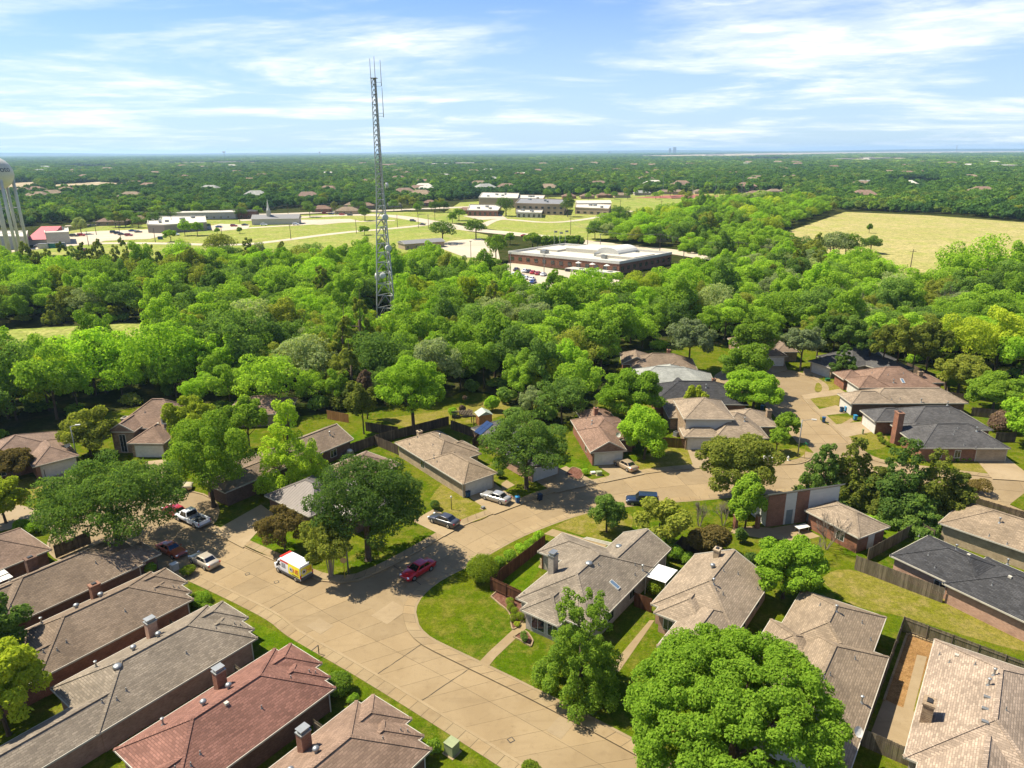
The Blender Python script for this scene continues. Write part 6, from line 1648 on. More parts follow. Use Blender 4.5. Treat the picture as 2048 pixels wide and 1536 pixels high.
for i, (x, y, h_) in enumerate([(655, 708, 11), (1135, 740, 12), (1700, 640, 12), (1900, 660, 13), (1690, 590, 11), (330, 640, 10), (905, 640, 11), (1985, 650, 12)]):
    q = S(x, y); b_ = bare_tree(x, y, h_, 4.0, ['grey bare tree in the wood left of the lattice tower', 'bleached bare tree in the wood behind the reddish roof', 'bare grey tree in the wood before the dry field', 'tall bleached bare tree in the right wood', 'grey dead limbs poking from the wood below the pump house', 'bare tree near the far clearing', 'bare grey tree in the wood beside the lattice tower', 'second bleached tree in the right wood'][i], 40 + i)
    b_.scale = (1.2, 1.2, 1.15); b_.location.z = 0
# ------------------------------------------------------------------ lattice radio tower
TB = S(777, 640); TH = 70.
M_steel = plain('tower_steel', (.60, .61, .61), .6, .15); M_rust = plain('tower_steel_rusty', (.44, .38, .34), .7, .1)
tw = empty('radio_tower', (TB.x, TB.y, 0), 0, 'tall triangular lattice radio tower rising from the wood', 'tower')
def tr_(z): return 3.6 * (1 - z / 40) + 1.25 * (z / 40) if z < 40 else 1.25 - .45 * (z - 40) / (TH - 40)
def tp(k, z): a = rad(200 + 120 * k); return Vector((math.cos(a) * tr_(z), math.sin(a) * tr_(z), z))
for k in range(3):
    MB().tube(tp(k, -.5), tp(k, 20), .25, .21, 6).tube(tp(k, 20), tp(k, 40), .21, .16, 6).tube(tp(k, 40), tp(k, TH), .15, .12, 6).build('leg', M_steel, tw, local=True)
z = 0.; i = 0
while z < TH - .5:
    dz = max(1.35, tr_(z) * 1.15); z1 = min(TH, z + dz)
    for k in range(3):
        m = M_steel if (i + k) % 3 else M_rust
        a, b = tp(k, z), tp((k + 1) % 3, z); c, d = tp(k, z1), tp((k + 1) % 3, z1); top = (c + d) / 2; w = .10 if z < 30 else .075
        MB().tube(a, top, w, n=4).build('brace', m, tw, local=True); MB().tube(b, top, w, n=4).build('brace', m, tw, local=True)
        if z < 40 or i % 2: MB().tube(c, d, w, n=4).build('strut', M_steel, tw, local=True)
    z = z1; i += 1
MB().tube((.1, .1, 0), (.1, .1, TH), .09, n=5).build('cable_run', M_dark, tw, local=True)
M_dish = plain('dish_cover', (.74, .74, .72), .5)
def tdish(z, ang, r, off=.9):
    c = tp(0, z) * 0 + Vector((0, 0, z)); d = dirv(ang); p = c + d * (tr_(z) + off - .3)
    mb = MB(); mb.tube(p - d * .35, p + d * .3, r, r, 20); mb.tube(p + d * .3, p + d * .5, r, r * .55, 20); o = mb.build('dish_antenna', M_dish, tw, local=True, smooth=False)
    MB().tube(c + d * tr_(z) * .3, p - d * .3, .07, n=6).build('dish_mount', M_steel, o, local=True)
tdish(40.6, 15, .85); tdish(31.6, -62, .95, 1.2); tdish(22.6, -58, .95, 1.3); tdish(13.6, 170, 1.1, .4); tdish(14.4, -100, .9, .3)
for (x, y, z0, z1) in ((-.9, 0, TH - 2, TH + 5.0), (.3, .2, TH - 1, TH + 5.6), (2.0, 0, TH - 2.2, TH + 4.6), (2.1, 0, TH - 10.5, TH - 2.6)):
    MB().tube((x, y, z0), (x, y, z1), .12, .07, 6).build('whip_antenna', M_steel, tw, local=True)
for zz in (TH - 1.2, TH - 2.2, TH - 9.4, TH - 10.2): MB().beam((-1.0 if zz > TH - 5 else 0, 0, zz), (2.1, 0, zz), .08, .08).build('antenna_bracket', M_steel, tw, local=True)
MB().box((0, 0, TH - .1), (1.9, 1.9, .12)).build('top_platform', M_rust, tw, local=True)

# ------------------------------------------------------------------ water tower at the left
WB = S(20, 512); wt = empty('water_tower', (WB.x, WB.y, 0), 0, 'white legged water tower with blue lettering on its tank', 'water tower')
M_tank = plain('tank_white', (.74, .73, .68), .45)
Dp = math.hypot(WB.x, WB.y); RT = 9.4; HT = 40.2; leg_r = 8.4
prof = [(1.2, -7.4), (3.5, -7.0), (6.0, -5.8), (8.0, -4.0), (9.0, -2.0), (RT, 0), (9.1, 2.4), (8.2, 4.6), (6.8, 6.4), (4.8, 7.9), (2.4, 8.7), (.3, 8.9)]
MB().lathe((0, 0, HT), prof, 40).build('tank', M_tank, wt, smooth=True, local=True)
face = math.degrees(math.atan2(-WB.y, -WB.x))
for k in range(6):
    a = rad(face + 22 + 60 * k); p = Vector((math.cos(a) * leg_r, math.sin(a) * leg_r, 0))
    MB().tube(p + Vector((0, 0, -.3)), p * .985 + Vector((0, 0, HT - 1.5)), .72, .72, 14).build('leg', M_tank, wt, smooth=True, local=True)
    a2 = rad(face + 22 + 60 * (k + 1)); p2 = Vector((math.cos(a2) * leg_r, math.sin(a2) * leg_r, 0))
    for z in (12, 24): MB().tube(p + Vector((0, 0, z)), p2 + Vector((0, 0, z)), .12, n=6).build('strut', M_tank, wt, local=True)
    for z in (0, 12, 24): MB().tube(p + Vector((0, 0, z)), p2 + Vector((0, 0, z + 12)), .05, n=4).build('tie_rod', M_tank, wt, local=True)
MB().tube((0, 0, 0), (0, 0, HT - 6.5), 1.1, 1.1, 14).build('riser', M_tank, wt, smooth=True, local=True)
M_navytext = plain('navy_lettering', (.012, .022, .09), .5)
tx = text_mesh('DeSoto', 3.9, M_navytext, 0.0)
vv = np.empty(len(tx.vertices) * 3, np.float32); tx.vertices.foreach_get('co', vv); vv = vv.reshape(-1, 3)
aa = rad(face + 20) + vv[:, 0] / RT; zz_ = vv[:, 1] + 2.6
pr = np.array(prof); rr = np.interp(zz_, pr[5:, 1], pr[5:, 0]) + .09
tx.vertices.foreach_set('co', np.stack([rr * np.cos(aa), rr * np.sin(aa), zz_ + HT], 1).astype(np.float32).ravel()); tx.update()
link('lettering', tx, wt)

# ------------------------------------------------------------------ public buildings in the middle distance
M_flat = plain('white_roof_membrane', (.66, .63, .56), .8); M_tanwall = plain('tan_panel_wall', (.46, .36, .25), .8); M_greywall = plain('grey_wall', (.34, .31, .27), .8); M_whitewall = plain('white_render', (.62, .60, .55), .8); M_greyroof = plain('grey_roof_sheet', (.25, .25, .26), .7); M_redsheet = plain('red_roof_sheet', (.55, .03, .045), .5)
def flat_bldg(label, pts, h, wall, roof, name='flat_roof_building', par=.5, win=None, wz=(1.0, 2.4), z0=0., trim=None, units=3, side=None):
    P = SP(pts); c = sum(P, Vector()) / len(P); r = empty(name, (c.x, c.y, 0), 0, label, 'building')
    MB().prism([(p.x, p.y) for p in P], z0 - .2, h).build('wall', wall, r)
    n = len(P)
    ar = sum(P[i].x * P[(i + 1) % n].y - P[(i + 1) % n].x * P[i].y for i in range(n)); sg = 1 if ar > 0 else -1
    cc = MB(); inn = [p + (c - p).normalized() * .6 for p in P]; cc.prism([(p.x, p.y) for p in inn], h, h + .06); cc.build('roof', roof, r)
    for i in range(n):
        a, b = P[i], P[(i + 1) % n]; MB().beam(Vector((a.x, a.y, h + par / 2 - .05)), Vector((b.x, b.y, h + par / 2 - .05)), .4, par + .3).build('parapet', trim or roof, r)
        L_ = (b - a).length; t = (b - a).normalized(); nr = Vector((t.y, -t.x, 0)) * sg
        if win and nr.y < .3:
            k = int(L_ / win)
            for j in range(k):
                for w0, w1 in (wz if isinstance(wz[0], tuple) else (wz,)):
                    q = a + t * (L_ * (j + .5) / k); MB().box((q.x + nr.x * .03, q.y + nr.y * .03, (w0 + w1) / 2), (win * .45, .12, w1 - w0), math.atan2(t.y, t.x)).build('window', M_pane, r)
    rn = random.Random(len(label))
    for i in range(units):
        q = c.lerp(P[rn.randrange(n)], rn.uniform(.1, .6)); MB().box((q.x, q.y, h + .8), (rn.uniform(1.5, 3), rn.uniform(1.5, 3), 1.5), rn.random()).build('roof_unit', M_metal, r)
    return r
A, B, C = S(1017, 526), S(1238, 549), S(1342, 528); D = A + (C - B)
def lerp2(u, v): return A + (B - A) * u + (D - A) * v
def inv(p): return PX(p.x, p.y)
civ = flat_bldg('long red brick civic building with white flat roofs', [inv(A), inv(B), inv(C), inv(D)], 4.6, M_brick_red, M_flat, win=4.2, wz=((1.6, 3.2),), par=.9, trim=M_white, units=7)
for (u0, u1, v0, v1, h0, h1, nm, mt) in ((.28, .62, .5, .98, 4.6, 6.4, 'raised_roof', M_flat), (.66, .98, .3, .7, 4.6, 5.8, 'raised_roof', M_flat), (.05, .25, .4, .8, 4.6, 5.5, 'raised_roof', M_flat)):
    MB().prism([tuple(lerp2(u, v).xy) for u, v in ((u0, v0), (u1, v0), (u1, v1), (u0, v1))], h0, h1).build(nm, mt, civ)
vb = MB(); U0, U1 = .60, .80
for k in range(10):
    a0, a1 = PI * k / 10, PI * (k + 1) / 10; f = lambda a, v: Vector((*lerp2((U0 + U1) / 2 - (U1 - U0) / 2 * math.cos(a), v).xy, 5.6 + 3.0 * math.sin(a)))
    vb.face([f(a0, .42), f(a0, .8), f(a1, .8), f(a1, .42)]); vb.face([f(a0, .42), f(a1, .42), Vector((*lerp2((U0 + U1) / 2, .42).xy, 5.6))])
vb.build('barrel_vault', M_white, civ)
ter = [lerp2(.62, -.02), lerp2(1.02, -.02), lerp2(1.02, -.16), lerp2(.62, -.16)]
MB().prism([tuple(p.xy) for p in ter], -.2, 1.5).build('terrace', M_whitewall, civ)
for i in range(6): p = lerp2(.65 + i * .065, -.165); MB().box((p.x, p.y, .7), (2.6, .3, 1.2), math.atan2((B - A).y, (B - A).x)).build('carport_opening', M_dark, civ)
for i in range(3): p = lerp2(.70 + i * .12, -.09); MB().lathe((p.x, p.y, 3.9), [(1.4, 0), (.05, .6)], 8).tube((p.x, p.y, 1.5), (p.x, p.y, 3.9), .05, n=5).build('parasol', M_white, civ)
for i, (x, y) in enumerate([(1108, 495), (1119, 498), (1130, 494)]):
    r = empty('flagpole', S(x, y + 12), 0, 'white flagpole behind the red brick civic building', 'flagpole', 'flagpoles of the civic building'); MB().tube((0, 0, 0), (0, 0, 12), .12, .06, 6).build('pole', M_white, r, local=True); MB().box((.8, 0, 11), (1.5, .05, .9)).build('flag', M_grey, r, local=True)
flat_bldg('two-storey tan school block with dark window strip', [(1031, 428), (1128, 431), (1134, 419), (1040, 416)], 8.5, M_tanwall, M_greyroof, 'school_block', win=5, wz=((1.2, 2.8), (5.0, 6.6)), trim=M_tanwall)
flat_bldg('low brick school entrance wing with glazed front', [(935, 432), (996, 433), (1003, 421), (940, 420)], 4.4, M_brick_red, M_flat, 'school_block', win=4, trim=M_flat, wz=((.6, 3.2),))
flat_bldg('tan school gymnasium behind the entrance wing', [(958, 414), (1035, 416), (1038, 404), (965, 402)], 8.5, M_tanwall, M_flat, 'school_block', trim=M_flat, units=5)
flat_bldg('long low tan school wing behind the two-storey block', [(1035, 413), (1085, 414), (1090, 404), (1040, 403)], 6.5, M_brick_tan, M_flat, 'school_block', trim=M_brick_tan)
flat_bldg('low canopy wing before the two-storey school block', [(1033, 435), (1083, 436), (1085, 430), (1034, 429)], 3.6, M_whitewall, M_flat, 'school_block', win=4, wz=((.4, 2.8),), trim=M_flat)
flat_bldg('low brown brick school wing beside the big dark tree', [(1150, 428), (1217, 431), (1222, 421), (1152, 418)], 5.0, M_brick_tan, M_flat, 'school_block', win=6, trim=M_brick_tan)
def gable_bldg(label, O, ang, L_, W_, e, pit, wall, roof, name='building', win=None, cat='building'):
    h = House(name, label, (O.x, O.y), ang, [(0, 0, L_, W_, 'u', e, pit, 'gg')], roof, wall, cat, ridge=False)
    if win:
        for i in range(int(L_ / win)): h.window(0, 'v1', 1 + i * win, 1.2, .9, 2.2)
    return h
p = S(1150, 418); gable_bldg('pale metal gabled hall beside the school', p, 2, 31, 14, 6.0, .3, M_whitewall, M_flat)
p = S(592, 452); ch = gable_bldg('white church hall with long grey roof and steeple', p + Vector((-1, 12, 0)), 187, 34, 13, 4.2, .42, M_whitewall, M_greyroof, 'church')
q = ch.P(22, 5); MB().box((q.x, q.y, 5), (2.4, 2.4, 10)).build('steeple_base', M_whitewall, ch.root); MB().lathe((q.x, q.y, 10), [(1.3, 0), (.8, 2), (.05, 8)], 8).build('steeple', M_white, ch.root)
flat_bldg('grey brick flat roofed building beside the small car park', [(297, 466), (330, 467), (415, 461), (412, 447), (300, 448)], 5.2, M_greywall, M_flat, win=None, units=4)
p = S(786, 497); gable_bldg('tan low building with grey roof beside the dark round trees', p + Vector((2, 2, 0)), 30, 24, 11, 3.2, .25, M_tanwall, M_greyroof, win=5)
flat_bldg('white shed hall with flat roof behind the water tower', [(-30, 497), (58, 499), (60, 485), (-30, 484)], 6.5, M_whitewall, M_flat, units=0); flat_bldg('white hall beside the red roof', [(95, 490), (142, 488), (140, 478), (92, 479)], 6.5, M_whitewall, M_flat, units=1)
P_ = [S(54, 490), S(96, 489)]; r = empty('red_roof_hall', P_[0].lerp(P_[1], .5), 0, 'hall with bright red sloping roof behind the water tower', 'building')
a, b = P_; dn = Vector((0, 16, 0)); MB().prism([tuple(x.xy) for x in (a, b, b + dn, a + dn)], -.1, 3.2).build('wall', M_whitewall, r)
mb = MB(); mb.face([Vector((*(a - Vector((0, .6, 0))).xy, 3.0)), Vector((*(b - Vector((0, .6, 0))).xy, 3.0)), Vector((*(b + dn).xy, 9.0)), Vector((*(a + dn).xy, 9.0))]); mb.face([Vector((*a.xy, 3.)), Vector((*(a + dn).xy, 3.)), Vector((*(a + dn).xy, 8.9))]); mb.face([Vector((*b.xy, 3.)), Vector((*(b + dn).xy, 8.9)), Vector((*(b + dn).xy, 3.))]); mb.build('roof', M_redsheet, r)
for i in range(3):
    r = empty('storage_container', S(88 + i * 17, 497 - i * 1), rad(10), ['white skip beside the halls', 'teal open skip beside the halls', 'blue skip beside the halls'][i], 'container'); MB().box((0, 0, 1.3), (5, 2.4, 2.6)).build('body', [M_whitewall, plain('teal', (.03, .25, .2)), M_blue][i], r, local=True); MB().box((0, 0, 2.65), (5.2, 2.6, .15)).build('rim', M_grey, r, local=True)
r = empty('dumpster', S(321, 479), 0, 'blue dumpster beside the grey brick building', 'container'); MB().box((0, 0, .9), (2.4, 1.8, 1.8)).build('body', M_blue, r, local=True); MB().box((0, 0, 1.85), (2.5, 1.9, .1)).build('lid', M_navy, r, local=True)
# row houses and cottages along the far streets
FH = [(345, 441, 12, 40, 9, 'apt'), (428, 439, 8, 30, 10, 'apt'), (470, 437, 5, 32, 10, 'apt2'), (640, 425, 4, 17, 11, 'o'), (690, 429, 6, 20, 12, 't'), (702, 417, 3, 15, 10, 't'), (730, 418, 3, 15, 10, 'b'), (786, 415, 4, 14, 9, 'g'), (858, 412, 4, 14, 10, 'o'),
      (930, 428, 3, 14, 9, 'o'), (270, 449, 14, 22, 11, 'b'), (215, 452, 8, 20, 10, 'b'), (330, 436, 10, 22, 10, 'b'), (155, 395, 5, 26, 12, 'r'), (200, 394, 3, 24, 12, 'r'), (110, 388, 10, 22, 12, 'b'), (235, 379, 4, 30, 14, 'w'), (130, 363, 3, 50, 14, 'g'), (190, 362, 3, 45, 14, 'g'),
      (1138, 398, 3, 16, 10, 'o'), (1175, 398, 3, 16, 10, 'b'), (1210, 396, 3, 18, 10, 'o'), (1245, 396, 3, 18, 10, 't'), (1285, 391, 3, 20, 10, 'g'), (1330, 389, 3, 16, 10, 't'), (1356, 389, 3, 16, 10, 't'), (1400, 388, 3, 14, 10, 't'), (1095, 373, 3, 16, 10, 't'), (1115, 374, 3, 16, 10, 't'), (1130, 378, 3, 16, 10, 't'),
      (1510, 392, 4, 16, 11, 'b'), (1525, 391, 4, 18, 12, 'r'), (1550, 388, 4, 18, 11, 't'), (1565, 382, 4, 16, 10, 'g'), (1580, 385, 4, 18, 11, 't'), (1630, 382, 4, 18, 10, 't'), (1680, 391, 4, 16, 10, 't'), (1745, 381, 4, 20, 11, 'r'), (1795, 376, 4, 18, 11, 't'), (1815, 380, 4, 20, 11, 't'), (1840, 376, 4, 16, 11, 'o'), (1845, 385, 4, 18, 11, 'r'), (1880, 377, 4, 18, 11, 'b'), (1925, 377, 4, 18, 11, 'r'), (1985, 383, 4, 24, 12, 'o'), (2010, 382, 4, 18, 12, 't'), (2040, 421, 4, 16, 12, 'o'), (1330, 484, 4, 10, 8, 'g'), (1440, 431, 10, 20, 12, 'g'), (1480, 438, 6, 16, 10, 'r')]
FM = {'o': (R_redbr, M_brick_red), 't': (R_tan2, M_brick_tan), 'b': (R_brown, M_brick_mott), 'g': (R_pale, M_brick_pale), 'r': (R_rose, M_brick_red), 'w': (M_flat, M_tanwall), 'apt': (M_flat, M_whitewall), 'apt2': (R_black, M_brick_red)}
FN = {'o': 'rust roofed', 't': 'tan roofed', 'b': 'brown roofed', 'g': 'grey roofed', 'r': 'reddish brown roofed', 'w': 'flat tan', 'apt': 'white', 'apt2': 'dark roofed'}
for i, (x, y, an, L_, W_, k) in enumerate(FH):
    p = S(x, y); apt = k.startswith('apt')
    h = House('far_house' if not apt else 'apartment_row', '%s %s among the distant trees' % (FN[k], 'house' if not apt else 'apartment row'), (p.x - L_ / 2, p.y + W_), an,
              [(0, 0, L_, W_, 'u', 3.0 if not apt else 5.4, .5 if not apt and k != 'w' else .2, 'hh')], FM[k][0], FM[k][1], 'house', '%s houses among the distant trees' % FN[k], ridge=False)
    if y > 405:
        for j in range(max(2, int(L_ / 6))): h.window(0, 'v1', 1.2 + j * (L_ - 3) / max(2, int(L_ / 6)), 1.3)
FRM = [R_tan2, R_brown, R_pale, R_rose, M_flat]; FRL = ['tan', 'brown', 'pale grey', 'reddish', 'white']
for i, (x, y) in enumerate(FARROOF):
    k = (0, 1, 3, 0, 1, 2, 3, 0, 1, 4)[i % 10]; r = empty('distant_house', (x, y, 0), rad(random.Random(i).uniform(-25, 25)), 'tiny %s roof showing through the distant tree canopy' % FRL[k], 'house', '%s roofs in the distant canopy' % FRL[k])
    q = 1 + min(2.2, y / 2000); L_, W_ = 9 * q, 6.5 * q; r.scale = (1, 1, 1 + min(.5, y / 6000))
    MB().box((0, 0, 3), (L_ * 1.8, W_ * 1.6, 6)).build('wall', M_brick_tan, r, local=True)
    mb = MB(); c = [(-L_, -W_, 6), (L_, -W_, 6), (L_, W_, 6), (-L_, W_, 6)]; a_, b_ = (-L_ * .45, 0, 10), (L_ * .45, 0, 10)
    mb.face([c[0], c[1], b_, a_]); mb.face([c[2], c[3], a_, b_]); mb.face([c[1], c[2], b_]); mb.face([c[3], c[0], a_]); mb.build('roof', FRM[k], r, local=True)
# small pump house on the right field and its pad
p = S(1710, 520); h = House('pump_house', 'small brick pump house at the edge of the dry field', (p.x - 2, p.y + 4), 5, [(0, 0, 6, 5, 'u', 3, .3, 'gg')], R_tan2, M_brick_pink, 'building', ridge=False)
# distant skyline bits
for i, (x, yb, h_, w_) in enumerate([(449, 311, 26, 10), (640, 309, 22, 7), (1210, 304, 40, 40), (1330, 303, 110, 55), (1322, 303, 90, 40), (1788, 299, 120, 10)]):
    p = S(x, max(309.5, yb + 4)) if yb > 308 else Vector((math.tan((x - 1024) / FOCAL) * 14500, 14500, 0))
    r = empty('skyline_tower', (p.x, p.y, 0), 0, ['tiny water tower on the skyline above the left wood', 'second tiny water tower on the skyline', 'low hazy block on the skyline', 'pale hazy silo block on the skyline', 'shorter hazy silo block on the skyline', 'thin hazy mast on the skyline'][i], 'tower')
    if i < 2:
        MB().tube((0, 0, 0), (0, 0, h_ * 2), 3, n=8).build('stem', M_greywall, r, local=True); MB().lathe((0, 0, h_ * 2), [(3, 0), (w_ * 2, 6), (w_ * 2, 12), (2, 18)], 12).build('tank', M_greywall, r, local=True)
    else:
        MB().box((0, 0, h_ / 2), (w_, w_, h_)).build('shaft', M_greywall, r, local=True); MB().box((0, 0, h_ + 3), (w_ * .6, w_ * .6, 6)).build('top', M_greywall, r, local=True)
M_palesand = grassmat('pale_bare_ground', (.45, .38, .27), (.52, .45, .34), (.38, .32, .22), big=.002, mid=.01, fine=.06, hgt=0.)
for b in BARE: sheet('bare_ground', [Vector((*q, 0)) for q in b], 2.0, M_palesand, thick=1.9)
def warehouse(x, y, L_, W_, hh, i, lab):
    p = S(x, y); r = empty('warehouse', (p.x, p.y, 0), rad(3), lab, 'building', 'pale warehouses near the skyline'); MB().box((0, W_ / 2, hh / 2), (L_, W_, hh)).build('wall', M_whitewall, r, local=True); MB().box((0, W_ / 2, hh + .4), (L_ + 2, W_ + 2, .8)).build('roof', M_flat, r, local=True)
for i, (x, y, L_) in enumerate([(1720, 318, 160), (1760, 319, 120), (1690, 321, 90), (1890, 320, 90), (1830, 323, 70), (2010, 338, 90), (1540, 311, 260), (1650, 309, 300), (1780, 307, 340), (1430, 311, 200), (1900, 306, 260), (385, 329, 90), (450, 328, 110), (735, 312, 200), (880, 333, 60), (930, 331, 70)]):
    warehouse(x, y, L_, 60, 9, i, 'pale long warehouse roof near the skyline')

# ------------------------------------------------------------------ single trees of the open land
def mid_tree(x, y, h_, r_, c, lab, grp=None):
    tree(x, y, h_, r_, c, lab, n=3400, leaf=.26 + r_ * .01, nl=40, lr=(.16, .3), z0=h_ * .2, group=grp)
for a in [(885, 487, 13, 9, 'dark', 'wide dark round tree beside the low tan building'), (952, 478, 13, 8, 'dark', 'dark round tree on the corner lawn by the main road'), (992, 522, 13, 6.5, 'mid', 'green tree beside the civic car park'), (1012, 432, 15, 10, 'dark', 'big dark tree before the school entrance'), (1135, 433, 17, 6.5, 'dark', 'tall dark tree before the two-storey school block'),
          (730, 441, 11, 6, 'dark', 'dark tree on the church lawn'), (620, 434, 11, 6, 'dark', 'dark tree behind the church'), (870, 425, 10, 6, 'dark', 'roadside tree at the junction'), (888, 424, 10, 6, 'dark', 'second roadside tree at the junction'), (918, 441, 9, 6, 'mid', 'green tree on the school corner'), (905, 446, 8, 4, 'mid', 'small tree on the school corner'),
          (835, 428, 9, 4, 'bright', 'small bright tree by the main road'), (370, 471, 10, 4.6, 'bright', 'bright tree beside the grey brick building'), (395, 471, 9, 5, 'bright', 'second bright tree beside the grey brick building'), (342, 483, 7, 4.6, 'bright', 'round bright tree by the blue dumpster'), (163, 468, 11, 6, 'silver', 'grey green tree beside the halls'),
          (440, 512, 11, 9.5, 'olive', 'wide olive tree at the far edge of the wood'), (729, 470, 6, 4, 'mid', 'small round tree on the church field'), (1020, 489, 7, 3.5, 'bright', 'small bright tree by the main road bend'), (1065, 497, 9, 6, 'mid', 'green tree behind the civic building'), (1740, 506, 9, 6, 'dark', 'round dark tree on the dry field edge'), (1665, 522, 14, 9, 'silver', 'silvery round tree beside the pump house'), (1690, 520, 13, 7, 'mid', 'green round tree beside the pump house'),
          (1738, 466, 6, 2, 'mid', 'lone small tree in the dry field'), (1965, 592, 23, 10, 'bright', 'tall bright tree standing above the right wood'), (1900, 598, 20, 9, 'bright', 'second tall bright tree above the right wood'), (480, 467, 4, 2.2, 'mid', 'sapling on the church field'), (435, 468, 4, 2, 'bright', 'sapling near the grey brick building'), (1480, 560, 12, 6, 'mid', 'green tree by the road behind the wood'), (1160, 600, 10, 5, 'bright', 'bright tree before the civic building'), (1110, 590, 9, 5, 'bright', 'bright tree in the civic car park')]:
    mid_tree(*a)
for i, x in enumerate(range(1075, 1165, 10)): mid_tree(x, 497 + i % 2, 7, 4.2, 'mid', 'rounded tree in the row behind the civic building', 'tree row behind the civic building')
for i in range(8): mid_tree(1190 + i * 46, 478 - i * 9.3, 9.5, 5.5, 'dark', 'dark tree in the line along the school field', 'tree line along the school field')

rt = random.Random(5)
for (x0, x1, y0, y1, n_) in ((1090, 1480, 389, 401, 26), (150, 340, 440, 456, 16), (600, 880, 409, 426, 20), (340, 520, 428, 440, 10), (2000, 2060, 415, 440, 3)):
    for i in range(n_):
        c_ = rt.choice(['mid', 'dark', 'dark', 'olive']); cm, tm = kit[(c_, rt.randrange(3))]; q = S(x0 + (x1 - x0) * (i + rt.random()) / n_, rt.uniform(y0, y1))
        r = empty('garden_tree', q, rt.uniform(0, 6.28), {'mid': 'mid green', 'dark': 'dark green', 'olive': 'olive green'}[c_] + ' garden tree standing among the far houses', 'tree', {'mid': 'mid green', 'dark': 'dark green', 'olive': 'olive green'}[c_] + ' garden trees among the far houses')
        k_ = rt.uniform(.75, 1.2); r.scale = (k_ * 1.1, k_ * 1.1, k_); link('crown', cm, r); link('trunk', tm, r)
# poles and wires
def pole(x, y, h_, label, grp, arms=True, mat=None):
    r = empty('utility_pole' if arms else 'lamp_pole', S(x, y), 0, label, 'pole', grp); MB().tube((0, 0, 0), (0, 0, h_), .2, .12, 6).build('shaft', mat or M_bark, r, local=True)
    if arms: MB().box((0, 0, h_ - .8), (2.6, .15, .15)).build('crossarm', mat or M_bark, r, local=True)
    else: MB().box((0, 0, h_), (1.2, .4, .25)).build('lamp_head', M_grey, r, local=True)
    return r
UP = [(265, 452), (345, 455), (480, 447), (577, 436), (672, 431), (1141, 470), (1175, 495), (1319, 510), (1473, 530), (1322, 428), (1240, 427), (1344, 433), (1655, 545), (1818, 552)]
for x, y in UP: pole(x, y, 11, 'wooden utility pole with crossarm along the open land', 'wooden utility poles')
for x, y in [(193, 470), (178, 493), (242, 480), (311, 485), (445, 480), (582, 479), (713, 467), (837, 456), (857, 455), (795, 455), (870, 441)]: pole(x, y, 8.5, 'dark lamp pole beside the pale field road', 'lamp poles of the field road', False, M_dark)
for x, y in [(1021, 548), (1088, 553), (895, 462), (942, 520), (1200, 503), (1367, 518), (1453, 521)]: pole(x, y, 9, 'pale lamp pole around the civic building', 'pale lamp poles', False, M_metal)
for x, y in [(1325, 394), (1384, 393), (1430, 394), (1483, 390)]: pole(x, y, 24, 'tall sports floodlight mast beside the running track', 'floodlight masts', True, M_metal)
for x, y in [(1838, 345), (1847, 346), (1856, 346), (1866, 348)]: pole(x, y, 42, 'tall pale transmission pole in the distant wood', 'transmission poles', True, M_metal)
wr = MB()
for (a, b) in (((1141, 470), (1175, 495)), ((1175, 495), (1319, 510)), ((1319, 510), (1473, 530)), ((1473, 530), (1655, 545)), ((265, 452), (480, 447)), ((480, 447), (577, 436)), ((577, 436), (672, 431))):
    for o_ in (-1, 1):
        p, q = S(*a) + Vector((o_, 0, 10.4)), S(*b) + Vector((o_, 0, 10.4))
        for i in range(6):
            f = lambda t: p.lerp(q, t) - Vector((0, 0, 1.6 * 4 * t * (1 - t))); wr.tube(f(i / 6), f((i + 1) / 6), .05, n=3, cap=False)
tag(wr.build('power_line', M_dark), 'sagging dark power lines strung between the utility poles', 'power line')
# small cars of the middle distance, copied from a few plain ones
proto = {}
def far_car(px, py, c, ang, lab, grp, kind='sedan'):
    if (c, kind) not in proto:
        r = car(kind, c, S(px, py, .17), ang, lab, 'far_car', 'car', grp, detail=False); proto[(c, kind)] = r; return
    r = copy_tree(proto[(c, kind)]); r.location = S(px, py, .17); r.rotation_euler = (0, 0, rad(ang)); r['label'] = lab; r['group'] = grp
CN = {'white': 'white', 'black': 'black', 'silver': 'silver', 'red': 'red', 'blue': 'blue', 'dkgrey': 'dark grey', 'dkred': 'dark red', 'navy': 'navy'}
for x, y, c, a in [(1033, 541, 'dkgrey', 70), (1050, 544, 'white', 70), (1058, 545, 'dkgrey', 70), (1066, 547, 'red', 70), (1076, 549, 'dkred', 70), (1087, 551, 'white', 70), (1028, 551, 'white', 70), (1040, 553, 'silver', 70), (1046, 556, 'navy', 70), (1052, 558, 'white', 70), (1064, 560, 'white', 70), (1140, 574, 'silver', 40), (1066, 566, 'blue', 70)]:
    far_car(x, y, c, a, CN[c] + ' car in the civic building car park', CN[c] + ' cars in the civic car park')
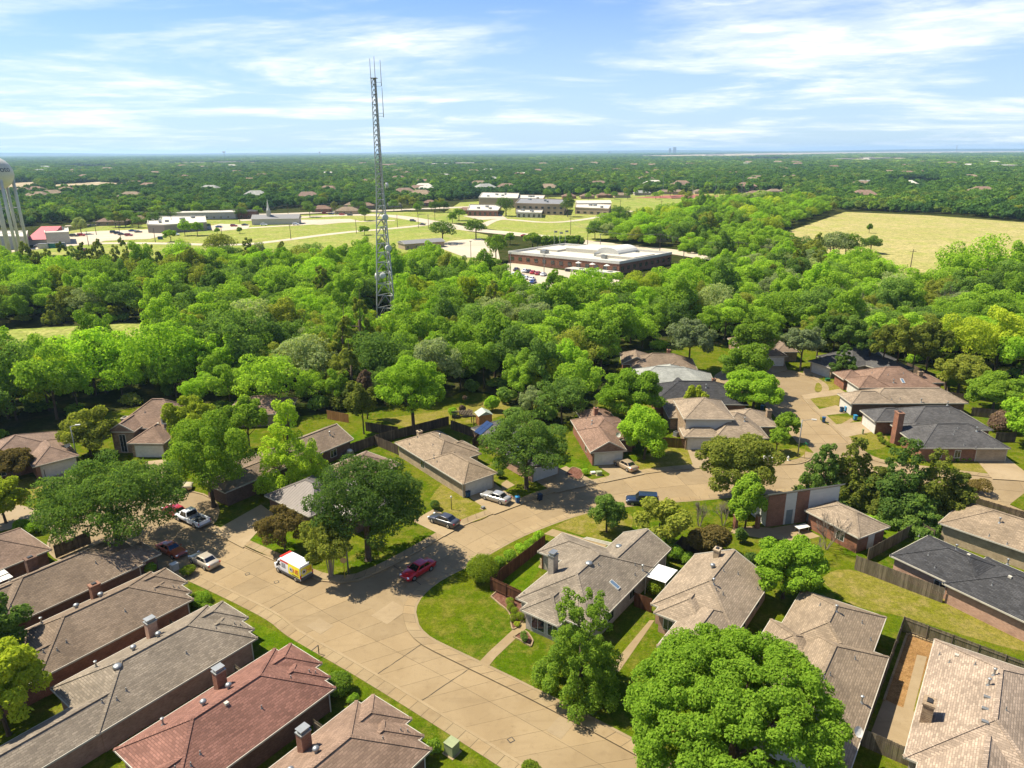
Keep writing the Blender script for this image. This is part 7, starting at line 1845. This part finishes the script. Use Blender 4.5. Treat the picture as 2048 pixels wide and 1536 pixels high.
for x, y, c, a, k in [(148, 473, 'dkgrey', 10, 'suv'), (163, 472, 'red', 5, 'suv'), (228, 466, 'dkgrey', 20, 'suv'), (236, 468, 'navy', 15, 'suv'), (244, 470, 'black', 15, 'sedan'), (258, 472, 'dkred', 5, 'suv'), (265, 463, 'blue', 20, 'sedan'), (277, 465, 'dkgrey', 10, 'sedan'), (77, 494, 'silver', 20, 'sedan'), (352, 471, 'white', 10, 'suv'), (438, 455, 'blue', 5, 'sedan'), (468, 453, 'dkred', 10, 'suv'), (490, 451, 'dkgrey', 10, 'sedan')]:
    far_car(x, y, c, a, CN[c] + (' truck' if k == 'suv' else ' car') + ' in the car park near the halls', CN[c] + ' vehicles near the halls', k)
for x, y, c, a, k in [(592, 450, 'white', 5, 'suv'), (650, 428, 'dkred', 5, 'suv'), (662, 429, 'navy', 5, 'sedan'), (684, 430, 'red', 5, 'sedan'), (700, 431, 'dkgrey', 5, 'sedan'), (826, 443, 'black', -20, 'suv'), (845, 450, 'black', -20, 'sedan'), (1049, 473, 'red', -12, 'sedan'), (528, 451, 'white', 5, 'suv'), (171, 503, 'dkred', 30, 'suv'), (1232, 422, 'white', 5, 'suv'), (670, 428, 'silver', 5, 'sedan')]:
    far_car(x, y, c, a, CN[c] + ' vehicle on the road beyond the wood', CN[c] + ' vehicles beyond the wood', k)
bl = empty('bleachers', S(1365, 398), 0, 'low dark bleachers at the running track', 'bleachers')
for i in range(4): MB().box((0, i * 1.2, .5 + i * .6), (24, 1.1, .2)).build('bench', M_dark, bl, local=True)
# ------------------------------------------------------------------ air
hb = MB(); hb.box((0, 0, 64.5), (54000, 54000, 131))
hzo = hb.build('haze', bpy.data.materials.new('haze_air'))
hm = hzo.data.materials[0]; hm.use_nodes = True; hm.node_tree.nodes.clear()
ho = hm.node_tree.nodes.new('ShaderNodeOutputMaterial'); hv = hm.node_tree.nodes.new('ShaderNodeVolumePrincipled')
hv.inputs['Color'].default_value = (.52, .76, 1.0, 1); hv.inputs['Density'].default_value = 0.000062; hv.inputs['Anisotropy'].default_value = 0.2
hm.node_tree.links.new(hv.outputs[0], ho.inputs['Volume'])
tag(hzo, 'thin pale blue haze lying over the land', 'haze', None, 'stuff')
